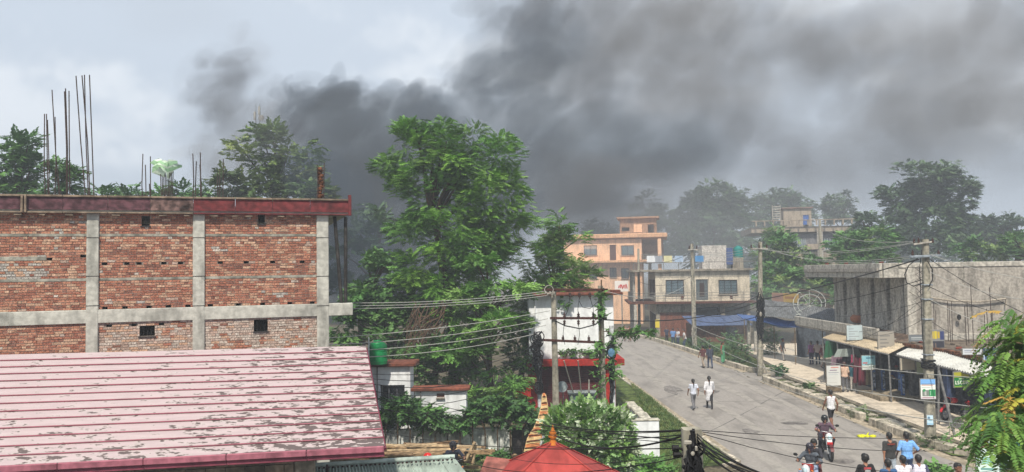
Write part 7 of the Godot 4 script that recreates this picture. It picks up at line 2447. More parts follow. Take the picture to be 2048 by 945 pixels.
	o = pole("near pole smothered in black cable bundles at the bottom of the picture", nb, nt, 0.24, 0.17, con)
	cm = MB.new()
	for i in 110:
		var v := rf(858, 1000)
		var w: float = clamp((v - 850) * 0.32, 5, 26)
		cm.tube([at(1384 + rf(-w, w) * 0.7, v, nz - 0.14 + rf(-0.05, 0.05)), at(1386 + rf(-w, w), v + rf(20, 44), nz - 0.17 + rf(-0.06, 0.04)), at(1386 + rf(-w, w), v + rf(60, 120), nz - 0.15)], rf(0.008, 0.02), 5)
	for i in 4: cm.torus(at(1390 + rf(-10, 10), 900 + i * 22, nz - 0.15), Vector3(rf(-0.9, 0.9), rf(-0.9, 0.9), 0.6).normalized(), rf(0.05, 0.10), 0.012, 14, 5)
	part(o, "cable_coil", cm.mesh(), dkm)
	cm = MB.new()
	cm.box(at(1376, 886, nz - 0.2), Vector3(0.07, 0.035, 0.03), Basis(), 0.006)
	cm.box(at(1393, 898, nz - 0.24), Vector3(0.02, 0.04, 0.03), Basis(), 0.004)
	cm.ball(at(1386, 908, nz - 0.24), Vector3(0.02, 0.02, 0.02), 6, 4)
	part(o, "clamp", cm.mesh(), surf("pale_pillar", Color.WHITE))
	cm = MB.new()
	for s in [[1350, 897], [1352, 910]]:
		cm.tube([at(s[0] - 5, s[1], nz), at(s[0] + 8, s[1], nz)], 0.03, 8)
		cm.tube([at(s[0] + 8, s[1], nz), at(1372, s[1] + 6, nz)], 0.012, 5)
	part(o, "splice_box", cm.mesh(), dkm)
	cables(dkm, pal, hz, pb, ab, cb, nz)
	var m := MB.new()
	m.tube([Vector3(at(1910, 858, 33.0).x, 0.24, -33.0), at(1878, 742, 33.6)], 0.055, 6)
	single("leaning_pipe", m.mesh(), surf("pipe_grey", Color.WHITE), "thin grey pipe leaning between forecourt and white awning", "pipe")
	m = MB.new()
	m.tube([on(1901, 880), on(1901, 880) + Vector3(0, 1.5, 0)], 0.025, 5)
	single("marker_stake", m.mesh(), surf("pale_pillar", Color.WHITE), "thin pale stake in the grass right of the pole with posters", "stake")

func cables(dk: Material, pal: Material, hz: float, pb: Vector3, ab: Vector3, cb: Vector3, nz: float) -> void:
	var ord := ["topmost", "second", "third", "fourth", "fifth", "sixth", "seventh", "eighth", "ninth", "tenth"]
	# pale wires leaving the twin poles to the left
	var g := "wires running left from the twin poles"
	for i in 3:
		cable("%s of the three thin wires leaving the top crossarm to the left" % ord[i], at(1092 + i * 4, 583 + i * 4, hz - 0.2), at(560, 603 + i * 6, 30), 0.25, 0.014, pal, g)
	for i in 4:
		cable("%s of the four pale wires crossing before the hanging twigs" % ord[i], at(1100 - i * 4, 622 + [0, 16, 29, 42][i], hz - 0.2), at(560, [682, 694, 706, 718][i], 27), 0.2 + 0.05 * i, 0.015, pal, g)
	# service drops over the yard
	g = "cables crossing the yard to the near pole"
	for i in 6:
		cable("%s of the thin black cables over the white outhouse" % ord[i], at(1076, 690 + i * 6, 33.4), at(700, [745, 752, 760, 772, 784, 800][i], 25 - i), 0.5 + 0.12 * i, 0.011, dk, g)
	for i in 8:
		cable("%s of the black cables fanning from the near pole to the left" % ord[i], at(1382, 862 + i * 7, nz), at([1040, 1020, 1000, 760, 740, 760, 960, 900][i], [838, 850, 868, 770, 800, 862, 900, 915][i], [16, 17, 15, 22, 21, 19, 14, 13][i]), 0.12 + 0.03 * (i % 4), 0.0035 + 0.002 * (i % 2), dk, g)
	cable("thick black cable from the near pole across the bush", at(1380, 860, nz), at(1100, 848, 12), 0.06, 0.008, dk, g)
	cable("thick black cable with a white splice before the gate block", at(1380, 868, nz), at(1110, 872, 12), 0.16, 0.010, dk, g)
	for i in 7:
		cable("%s of the cables dropping from the near pole to the lower right" % ord[i], at(1392, 866 + i * 5, nz), at(1560 + i * 22 - (i % 3) * 30, 960 + i * 6, 4.6 + 0.1 * i), 0.05 + 0.02 * (i % 3), 0.006 + 0.002 * (i % 2), dk, "cables dropping to the lower right")
	for i in 3:
		cable("%s of the thin wires crossing the road from the near pole" % ord[i], at(1392, 861 + i * 2, nz), at(2200, [828, 842, 884][i], [17, 15, 13][i]), 0.25 + 0.1 * i, 0.0035, dk, "thin wires over the road")
	# black line from the twin poles to the right
	cable("black cable from the twin poles to the middle pole", at(1208, 640, hz - 0.2), at(1520, 603, -ab.z - 0.2), 0.5, 0.03, dk)
	cable("black cable from the middle pole to the pole with posters", at(1522, 600, -ab.z - 0.2), at(1838, 519, -pb.z - 0.3), 0.12, 0.026, dk)
	cable("second black cable from the middle pole to the pole with posters", at(1522, 612, -ab.z - 0.2), at(1845, 560, -pb.z - 0.25), 0.4, 0.016, dk)
	g = "pale wires from pole to pole along the right side"
	for i in 4:
		cable("%s of the thin wires from middle pole to the pole with posters" % ord[i], at(1505 + i * 10, 496, -ab.z - 0.2), at(1826 + i * 16, [486, 484, 508, 508][i], -pb.z - 0.2), 0.35 + 0.1 * i, 0.010, pal, g)
	for i in 3:
		cable("%s of the thin wires from the cream house pole to the middle pole" % ord[i], at(1380 + i * 6, 497 + i * 2, -cb.z - 0.2), at(1504 + i * 14, 496, -ab.z - 0.2), 0.4 + 0.12 * i, 0.014, pal, g)
	for i in 3:
		cable("%s of the low cables from the cream house pole to the middle pole" % ord[i], at(1388, 612 + i * 14, -cb.z - 0.3), at(1520, [590, 612, 632][i], -ab.z - 0.3), 0.6 - 0.1 * i, 0.022, dk, g)
	for i in 3:
		cable("%s of the pale cables swinging down past the notice board" % ord[i], at(1386, [652, 668, 688][i], -cb.z - 0.3), at(2150, [768, 832, 872][i], [24, 22, 20][i]), [0.9, 1.2, 1.3][i], 0.017, pal, "pale cables swinging over the forecourt")
	for i in 5:
		cable("%s of the wires leaving the pole with posters to the right" % ord[i], at(1862, [510, 520, 545, 575, 600][i], -pb.z - 0.25), at(2250, [575, 700, 600, 640, 660][i], [25, 30, 24, 28, 27][i]), 0.3 + 0.1 * i, 0.011, dk if i % 2 else pal, "wires leaving the pole with posters")
	for i in 5:
		cable("%s of the wires from the pole with posters to the shop fronts" % ord[i], at(1845, [600, 616, 604, 640, 630][i], -pb.z - 0.25), at([1690, 1700, 1650, 1730, 1990][i], [690, 664, 630, 668, 690][i], [47, 50, 55, 46, 36][i]), 0.3, 0.010, dk, "wires from the pole with posters to the shops")
	for i in 3:
		cable("%s of the wires from thin pole to the cream house pole" % ord[i], at(1278, 520 + i * 22, 87), at(1384, 505 + i * 24, -cb.z - 0.2), 0.6, 0.018, dk, "wires before the cream house")
	cable("long pale wire from the twin poles past the cream house", at(1214, 584, hz - 0.2), at(1384, 560, -cb.z - 0.2), 0.8, 0.018, pal)
	cable("thin wire from the grey house pole to the pole with posters", at(1640, 452, 92), at(1830, 484, -pb.z - 0.2), 0.6, 0.014, pal)
	# cell mast in the smoke
	var mast := thing("cell_mast", "thin radio mast standing in the smoke above the olive tree", "mast")
	var mp := at(515, 300, 130)
	var mm := MB.new()
	for s in [-0.5, 0.5]: mm.tube([Vector3(mp.x + s, 0, mp.z), at(515, 208, 130) + Vector3(s * 0.6, 0, 0)], 0.08, 4)
	for k in 9: mm.tube([Vector3(mp.x - 0.45, 14 + k * 2.1, mp.z), Vector3(mp.x + 0.45, 16.1 + k * 2.1, mp.z)], 0.05, 4)
	part(mast, "lattice_tower", mm.mesh(), surf("galvanised", Color.WHITE))
	mm = MB.new()
	mm.ball(at(522, 236, 129.6), Vector3(0.5, 0.5, 0.2))
	mm.box(at(509, 232, 129.6), Vector3(0.3, 1.4, 0.3))
	mm.box(at(518, 222, 129.6), Vector3(0.3, 1.4, 0.3))
	part(mast, "antenna_panel", mm.mesh(), surf("pale_pillar", Color.WHITE))


# ---------------------------------------------------------------- small things in the street
func build_street_things() -> void:
	var y := on(1733, 875)
	var m := MB.new()
	for i in 10:
		m.ball(y + Vector3(rf(-0.3, 0.3), 0.05, rf(-0.12, 0.12)), Vector3(rf(0.08, 0.18), rf(0.03, 0.08), rf(0.06, 0.12)), 7, 4)
	var yb := thing("plastic_bag", "crumpled bright yellow bag lying by the end of the kerb", "bag")
	part(yb, "bag_film", m.mesh(), plain_mat("bag_yellow", Color(0.86, 0.86, 0.12), 0.4))
	m = MB.new()
	m.tube([y + Vector3(0.05, 0.08, 0), y + Vector3(0.1, 0.2, 0.02)], [0.04, 0.015], 6)
	part(yb, "knot", m.mesh(), plain_mat("bag_yellow", Color.WHITE))
	# roadside board at the lower right, behind the near tree
	var sb := on(2000, 985)
	var o := sign_board("roadside_board", "white and teal roadside board seen through the near tree", Vector3(sb.x, 1.05, sb.z), Vector2(1.25, 1.1), -0.25, printed("print_teal", 64, 64, Color(0.80, 0.88, 0.86), [[52, 0, 12, 64, Color(0.45, 0.76, 0.74)], [6, 8, 24, 5, Color(0.80, 0.55, 0.55)], [34, 6, 10, 50, Color(0.30, 0.42, 0.42)], [8, 30, 16, 12, Color(0.55, 0.75, 0.72)], [6, 50, 22, 4, Color(0.4, 0.6, 0.58)]]))
	for x in [-0.55, 0.55]: part(o, "post", bx(Vector3(x, -0.75, -0.06), Vector3(0.06, 0.8, 0.05)), surf("pipe_grey", Color.WHITE))
	# kerb plants' pot and flat stones near the gap
	var st := thing("stone_slab", "flat pale slab lying on the strip beside the drain", "slab")
	part(st, "slab", bx(on(1800, 850) + Vector3(0, 0.12, 0), Vector3(1.1, 0.12, 1.6), 0.03, Basis(Vector3.UP, 0.3)), surf("kerb_c", Color.WHITE))
	motorcycles()


func motorcycle(called: String, label: String, xf: Transform3D, paint: Color, front: Color, group := "") -> Node3D:
	var o := thing(called, label, "motorcycle", xf, group)
	var rub := plain_mat("tyre", Color(0.12, 0.12, 0.125), 0.85)
	var met := plain_mat("bike_metal", Color(0.55, 0.56, 0.58), 0.35, 0.7)
	var blk := plain_mat("bike_black", Color(0.10, 0.10, 0.11), 0.5)
	var pm := plain_mat("bike_paint" + paint.to_html(), paint, 0.3)
	var fm := plain_mat("bike_front" + front.to_html(), front, 0.35)
	for z in [0.66, -0.64]:
		var m := MB.new()
		m.torus(Vector3(0, 0.3, z), Vector3.RIGHT, 0.245, 0.055, 22, 8)
		var w := part(o, "wheel", m.mesh(), rub)
		m = MB.new()
		m.torus(Vector3(0, 0.3, z), Vector3.RIGHT, 0.19, 0.018, 20, 5)
		for k in 6:
			var a := TAU * k / 6
			m.tube([Vector3(0, 0.3, z), Vector3(0, 0.3 + sin(a) * 0.19, z + cos(a) * 0.19)], 0.016, 4)
		m.tube([Vector3(-0.08, 0.3, z), Vector3(0.08, 0.3, z)], 0.04, 8)
		part(w, "rim", m.mesh(), met)
	var m := MB.new()
	for s in [-1, 1]:
		m.tube([Vector3(s * 0.09, 0.3, 0.66), Vector3(s * 0.09, 0.72, 0.48), Vector3(s * 0.09, 0.98, 0.38)], 0.028, 7)
	part(o, "fork", m.mesh(), met)
	m = MB.new()
	for i in 7:
		var a := PI * (0.18 + 0.09 * i)
		m.box(Vector3(0, 0.3 + sin(a) * 0.32, 0.66 - cos(a) * 0.32 * -1.0), Vector3(0.12, 0.02, 0.12), Basis(Vector3.RIGHT, -a + PI / 2))
	part(o, "front_mudguard", m.mesh(), pm)
	m = MB.new()
	m.ball(Vector3(0, 0.86, 0.50), Vector3(0.13, 0.17, 0.12), 10, 7)
	m.box(Vector3(0, 0.72, 0.58), Vector3(0.18, 0.22, 0.06), Basis(Vector3.RIGHT, -0.3), 0.03)
	part(o, "headlight_cowl", m.mesh(), fm)
	m = MB.new()
	m.ball(Vector3(0, 0.87, 0.605), Vector3(0.085, 0.075, 0.03), 10, 5)
	part(o, "headlight", m.mesh(), plain_mat("headlight_glass", Color(0.75, 0.85, 0.88), 0.1))
	m = MB.new()
	m.box(Vector3(0, 1.0, 0.48), Vector3(0.24, 0.1, 0.03), Basis(Vector3.RIGHT, 0.5), 0.02)
	part(o, "visor", m.mesh(), pm)
	m = MB.new()
	m.tube([Vector3(-0.37, 1.03, 0.2), Vector3(-0.2, 1.05, 0.32), Vector3(0, 1.02, 0.38), Vector3(0.2, 1.05, 0.32), Vector3(0.37, 1.03, 0.2)], 0.014, 6)
	var hb := part(o, "handlebar", m.mesh(), met)
	m = MB.new()
	for s in [-1, 1]: m.tube([Vector3(s * 0.26, 1.045, 0.28), Vector3(s * 0.38, 1.03, 0.19)], 0.02, 6)
	part(hb, "grip", m.mesh(), blk)
	for s in [-1, 1]:
		m = MB.new()
		m.tube([Vector3(s * 0.24, 1.05, 0.3), Vector3(s * 0.33, 1.22, 0.3)], 0.008, 4)
		m.ball(Vector3(s * 0.36, 1.26, 0.3), Vector3(0.075, 0.05, 0.02), 8, 5)
		part(o, "mirror", m.mesh(), blk)
		m = MB.new()
		m.ball(Vector3(s * 0.19, 0.84, 0.46), Vector3(0.045, 0.025, 0.03), 6, 4)
		part(o, "indicator", m.mesh(), plain_mat("amber", Color(0.85, 0.45, 0.12), 0.3))
	m = MB.new()
	m.ball(Vector3(0, 0.86, 0.12), Vector3(0.15, 0.13, 0.27), 12, 8)
	part(o, "fuel_tank", m.mesh(), pm)
	m = MB.new()
	m.box(Vector3(0, 0.80, -0.38), Vector3(0.24, 0.11, 0.68), Basis(Vector3.RIGHT, 0.07), 0.045)
	part(o, "seat", m.mesh(), blk)
	m = MB.new()
	m.box(Vector3(0, 0.44, 0.06), Vector3(0.26, 0.26, 0.3), Basis(), 0.05)
	m.ball(Vector3(0, 0.6, 0.14), Vector3(0.11, 0.13, 0.11), 8, 6)
	for k in 5: m.box(Vector3(0, 0.52 + k * 0.035, 0.14), Vector3(0.26, 0.012, 0.24))
	part(o, "engine", m.mesh(), surf("engine_grey", Color(0.36, 0.36, 0.37), 0.5, 0.2))
	m = MB.new()
	m.tube([Vector3(0, 0.95, 0.36), Vector3(0, 0.68, 0.34), Vector3(0, 0.34, 0.24), Vector3(0, 0.32, -0.2)], 0.025, 6)
	m.tube([Vector3(0, 0.9, 0.34), Vector3(0, 0.74, -0.2), Vector3(0, 0.78, -0.7)], 0.025, 6)
	for s in [-1, 1]: m.tube([Vector3(s * 0.1, 0.32, -0.15), Vector3(s * 0.1, 0.3, -0.64), Vector3(s * 0.11, 0.72, -0.52)], 0.02, 5)
	part(o, "frame", m.mesh(), blk)
	m = MB.new()
	m.tube([Vector3(0.1, 0.42, 0.22), Vector3(0.14, 0.26, 0.1), Vector3(0.15, 0.28, -0.25), Vector3(0.17, 0.4, -0.75)], [0.02, 0.02, 0.035, 0.045], 7)
	part(o, "exhaust", m.mesh(), met)
	m = MB.new()
	m.box(Vector3(0, 0.72, -0.78), Vector3(0.2, 0.14, 0.14), Basis(Vector3.RIGHT, 0.3), 0.04)
	m.box(Vector3(0, 0.58, -0.88), Vector3(0.14, 0.28, 0.03), Basis(Vector3.RIGHT, 0.5), 0.01)
	var tl := part(o, "tail_panel", m.mesh(), pm)
	part(tl, "tail_light", bx(Vector3(0, 0.74, -0.86), Vector3(0.14, 0.06, 0.03), 0.01), plain_mat("lamp_red", Color(0.65, 0.06, 0.05), 0.2))
	part(o, "number_plate", bx(Vector3(0, 0.66, 0.63), Vector3(0.2, 0.1, 0.012), 0.003), plain_mat("plate_red", Color(0.72, 0.14, 0.16), 0.5))
	m = MB.new()
	for s in [-1, 1]:
		m.tube([Vector3(s * 0.08, 0.3, 0.0), Vector3(s * 0.26, 0.29, 0.0)], 0.016, 5)
		m.tube([Vector3(s * 0.1, 0.34, -0.42), Vector3(s * 0.25, 0.34, -0.42)], 0.014, 5)
	part(o, "foot_peg", m.mesh(), blk)
	return o

var bike_one := Transform3D()
var bike_two := Transform3D()
var bike_yard := Transform3D()

func motorcycles() -> void:
	var p1 := on(1655, 925)
	bike_one = T(Vector3(p1.x + 0.22, 0.012, p1.z - 0.66), -0.12)
	motorcycle("motorcycle", "motorcycle with white front cowl ridden toward the camera beside the kerb", bike_one, Color(0.34, 0.07, 0.09), Color(0.88, 0.88, 0.88))
	bike_two = T(Vector3(9.42, 0.012, -25.9), -0.62)
	motorcycle("motorcycle", "white and red motorcycle with two riders at the bottom edge", bike_two, Color(0.62, 0.18, 0.16), Color(0.86, 0.86, 0.88))
	var p3 := on(1917, 840, 0.3)
	motorcycle("motorcycle", "parked red and black motorcycle in the shade under the green sign", T(Vector3(p3.x - 0.1, 0.3, p3.z), -1.15), Color(0.72, 0.10, 0.13), Color(0.20, 0.20, 0.22))
	var p4 := at(908, 930, 27.2)
	bike_yard = T(Vector3(p4.x, 0.02, -27.0), 0.3)
	motorcycle("motorcycle", "dark motorcycle under the helmeted man in the yard", bike_yard, Color(0.14, 0.14, 0.16), Color(0.16, 0.16, 0.18))


# ---------------------------------------------------------------- people
# A body is one surface drawn round a skeleton: tapered bones joined by a smooth minimum, meshed as surface nets,
# then parted by what covers it (skin, shirt, trousers, shoes, hair).

func nets(bones: Array, cell: float, k: float) -> Dictionary:
	var lo := Vector3.ONE * 1e9
	var hi := -lo
	for b in bones:
		for e in 2:
			var r: float = b[2 + e]
			lo = lo.min(b[e] - Vector3.ONE * r)
			hi = hi.max(b[e] + Vector3.ONE * r)
	lo -= Vector3.ONE * cell * 2.5
	hi += Vector3.ONE * cell * 2.5
	var nx := int((hi.x - lo.x) / cell) + 2
	var ny := int((hi.y - lo.y) / cell) + 2
	var nz := int((hi.z - lo.z) / cell) + 2
	var f := PackedFloat32Array()
	f.resize(nx * ny * nz)
	f.fill(9.0)
	var best := PackedFloat32Array()
	best.resize(nx * ny * nz)
	best.fill(9.0)
	var reg := PackedByteArray()
	reg.resize(nx * ny * nz)
	for b in bones:
		var a: Vector3 = b[0]
		var ab: Vector3 = b[1] - a
		var ra: float = b[2]
		var dr: float = b[3] - ra
		var id: int = b[4]
		var il: float = 1.0 / max(ab.length_squared(), 1e-8)
		var m: float = max(ra, b[3]) + k + cell * 2.2
		var l0 := (a.min(b[1]) - Vector3.ONE * m - lo) / cell
		var l1 := (a.max(b[1]) + Vector3.ONE * m - lo) / cell
		for z in range(max(0, int(l0.z)), min(nz, int(l1.z) + 1)):
			for y in range(max(0, int(l0.y)), min(ny, int(l1.y) + 1)):
				var row := (z * ny + y) * nx
				for x in range(max(0, int(l0.x)), min(nx, int(l1.x) + 1)):
					var p := lo + Vector3(x, y, z) * cell - a
					var t := clampf(p.dot(ab) * il, 0.0, 1.0)
					var d := (p - ab * t).length() - ra - dr * t
					var i := row + x
					if d < best[i]:
						best[i] = d
						reg[i] = id
					var e := f[i]
					var h := k - absf(d - e)
					f[i] = minf(d, e) - (h * h / (4.0 * k) if h > 0.0 else 0.0)
	var vid := {}
	var pos := PackedVector3Array()
	var vr := PackedByteArray()
	var off := [0, 1, nx, nx + 1, nx * ny, nx * ny + 1, nx * ny + nx, nx * ny + nx + 1]
	var cor := [Vector3(0, 0, 0), Vector3(1, 0, 0), Vector3(0, 1, 0), Vector3(1, 1, 0), Vector3(0, 0, 1), Vector3(1, 0, 1), Vector3(0, 1, 1), Vector3(1, 1, 1)]
	var eds := [[0, 1], [0, 2], [0, 4], [1, 3], [1, 5], [2, 3], [2, 6], [3, 7], [4, 5], [4, 6], [5, 7], [6, 7]]
	for z in nz - 1:
		for y in ny - 1:
			var row := (z * ny + y) * nx
			for x in nx - 1:
				var i := row + x
				var f0 := f[i]
				if f0 > cell * 2.0 or f0 < -cell * 2.0: continue
				var mask := 0
				for c in 8:
					if f[i + off[c]] < 0.0: mask |= 1 << c
				if mask == 0 or mask == 255: continue
				var s := Vector3.ZERO
				var n := 0
				for e in eds:
					var u: float = f[i + off[e[0]]]
					var w: float = f[i + off[e[1]]]
					if (u < 0.0) != (w < 0.0):
						s += (cor[e[0]] as Vector3).lerp(cor[e[1]], u / (u - w))
						n += 1
				vid[i] = pos.size()
				pos.append(lo + (Vector3(x, y, z) + s / n) * cell)
				vr.append(reg[i])
	var tris := []
	var nrm := PackedVector3Array()
	nrm.resize(pos.size())
	var steps := [1, nx, nx * ny]
	for i in vid:
		for ax in 3:
			var j: int = i + steps[ax]
			if (f[i] < 0.0) == (f[j] < 0.0): continue
			var s1: int = steps[(ax + 1) % 3]
			var s2: int = steps[(ax + 2) % 3]
			if not (vid.has(i - s1) and vid.has(i - s2) and vid.has(i - s1 - s2)): continue
			var q := [vid[i], vid[i - s1], vid[i - s1 - s2], vid[i - s2]]
			if f[i] < 0.0: q = [q[0], q[3], q[2], q[1]]      # clockwise seen from outside
			var fn := (pos[q[2]] - pos[q[0]]).cross(pos[q[3]] - pos[q[1]])
			for w in q: nrm[w] -= fn
			tris.append([q[0], q[1], q[2], q[0], q[2], q[3], vr[q[0]]])
	var out := {}
	for t in tris:
		if not out.has(t[6]): out[t[6]] = MB.new()
		var mb: MB = out[t[6]]
		for w in 6:
			mb.v.append(pos[t[w]])
			mb.n.append(nrm[t[w]].normalized())
			mb.c.append(Color.WHITE)
			mb.uv.append(Vector2.ZERO)
	return out

func take(into: Dictionary, from: Dictionary, xf: Transform3D, remap := {}) -> void:
	var flip := xf.basis.determinant() < 0.0
	for r in from:
		var id: int = remap.get(r, r)
		if not into.has(id): into[id] = MB.new()
		var a: MB = into[id]
		var b: MB = from[r]
		for i in b.v.size():
			var j := i
			if flip: j = i - i % 3 + 2 - i % 3
			a.v.append(xf * b.v[j])
			a.n.append((xf.basis * b.n[j]).normalized())
			a.c.append(b.c[j])
			a.uv.append(b.uv[j])

const SKIN := 0
const SHIRT := 1
const LEGS := 2
const SHOES := 3
const HAIR := 4
const SLEEVE := 5
const LINING := 6

var body_cache := {}

func head_shape(style: String) -> Dictionary:
	# centre of the skull at the origin, face towards +z
	if body_cache.has("head_" + style): return body_cache["head_" + style]
	var b := [
		[Vector3(0, 0.015, -0.02), Vector3(0, 0.02, 0.015), 0.088, 0.082, SKIN],
		[Vector3(0, -0.05, 0.03), Vector3(0, -0.085, 0.055), 0.058, 0.036, SKIN],
		[Vector3(-0.035, -0.06, 0.03), Vector3(0.035, -0.06, 0.03), 0.036, 0.036, SKIN],
		[Vector3(0, 0.005, 0.09), Vector3(0, -0.03, 0.108), 0.010, 0.015, SKIN],
		[Vector3(-0.025, -0.062, 0.083), Vector3(0.025, -0.062, 0.083), 0.010, 0.010, SKIN],
		[Vector3(-0.085, 0.005, -0.005), Vector3(-0.09, -0.03, 0.0), 0.016, 0.012, SKIN],
		[Vector3(0.085, 0.005, -0.005), Vector3(0.09, -0.03, 0.0), 0.016, 0.012, SKIN],
		[Vector3(0, -0.06, -0.015), Vector3(0, -0.14, -0.03), 0.052, 0.05, SKIN]]
	if style == "helmet":
		b.append([Vector3(0, 0.03, -0.025), Vector3(0, 0.04, 0.01), 0.125, 0.122, HAIR])
		b.append([Vector3(-0.07, -0.03, 0.0), Vector3(-0.06, -0.07, 0.05), 0.055, 0.045, HAIR])
		b.append([Vector3(0.07, -0.03, 0.0), Vector3(0.06, -0.07, 0.05), 0.055, 0.045, HAIR])
		b.append([Vector3(0, -0.02, -0.06), Vector3(0, -0.06, -0.055), 0.085, 0.07, HAIR])
	else:
		b.append([Vector3(0, 0.045, -0.035), Vector3(0, 0.06, 0.02), 0.088, 0.076, HAIR])
		b.append([Vector3(0, 0.0, -0.05), Vector3(0, -0.045, -0.055), 0.078, 0.055, HAIR])
		b.append([Vector3(-0.05, 0.03, -0.01), Vector3(0.05, 0.03, -0.01), 0.05, 0.05, HAIR])
		if style == "thick":
			b.append([Vector3(0, 0.06, -0.04), Vector3(0, 0.075, 0.03), 0.10, 0.085, HAIR])
			b.append([Vector3(-0.06, 0.01, -0.03), Vector3(0.06, 0.01, -0.03), 0.06, 0.06, HAIR])
		if style == "tail":
			b.append([Vector3(0, 0.02, -0.10), Vector3(0, -0.05, -0.14), 0.035, 0.035, HAIR])
			b.append([Vector3(0, -0.05, -0.14), Vector3(0.01, -0.34, -0.145), 0.035, 0.018, HAIR])
	var r := nets(b, 0.0125, 0.018)
	body_cache["head_" + style] = r
	return r

func hand_shape(curl: float) -> Dictionary:
	# wrist at the origin, fingers along -y, palm towards +z, thumb on the +x side
	var key := "hand%.1f" % curl
	if body_cache.has(key): return body_cache[key]
	var b := []
	for i in 4:
		var x := -0.030 + i * 0.020
		var top := Vector3(x, -0.085 + 0.006 * abs(i - 2), 0)
		b.append([Vector3(x * 0.6, -0.01, 0), top, 0.014, 0.012, SKIN])
		var l: float = [0.026, 0.034, 0.037, 0.033][i]
		var a: float = curl * (1.0 + 0.12 * (3 - i))
		var p1 := top + Vector3(x * 0.06, -cos(a), sin(a)) * l
		var p2 := p1 + Vector3(0, -cos(a * 2.1), sin(a * 2.1)) * l * 0.8
		var p3 := p2 + Vector3(0, -cos(a * 3.0), sin(a * 3.0)) * l * 0.6
		b.append([top, p1, 0.0095, 0.009, SKIN])
		b.append([p1, p2, 0.009, 0.0082, SKIN])
		b.append([p2, p3, 0.0082, 0.0072, SKIN])
	b.append([Vector3(0.018, -0.025, 0.004), Vector3(0.044, -0.055, 0.014), 0.015, 0.012, SKIN])
	b.append([Vector3(0.044, -0.055, 0.014), Vector3(0.05, -0.088, 0.03), 0.011, 0.009, SKIN])
	b.append([Vector3(0, 0.03, 0), Vector3(0, -0.01, 0), 0.024, 0.02, SKIN])
	var r := nets(b, 0.0075, 0.006)
	body_cache[key] = r
	return r

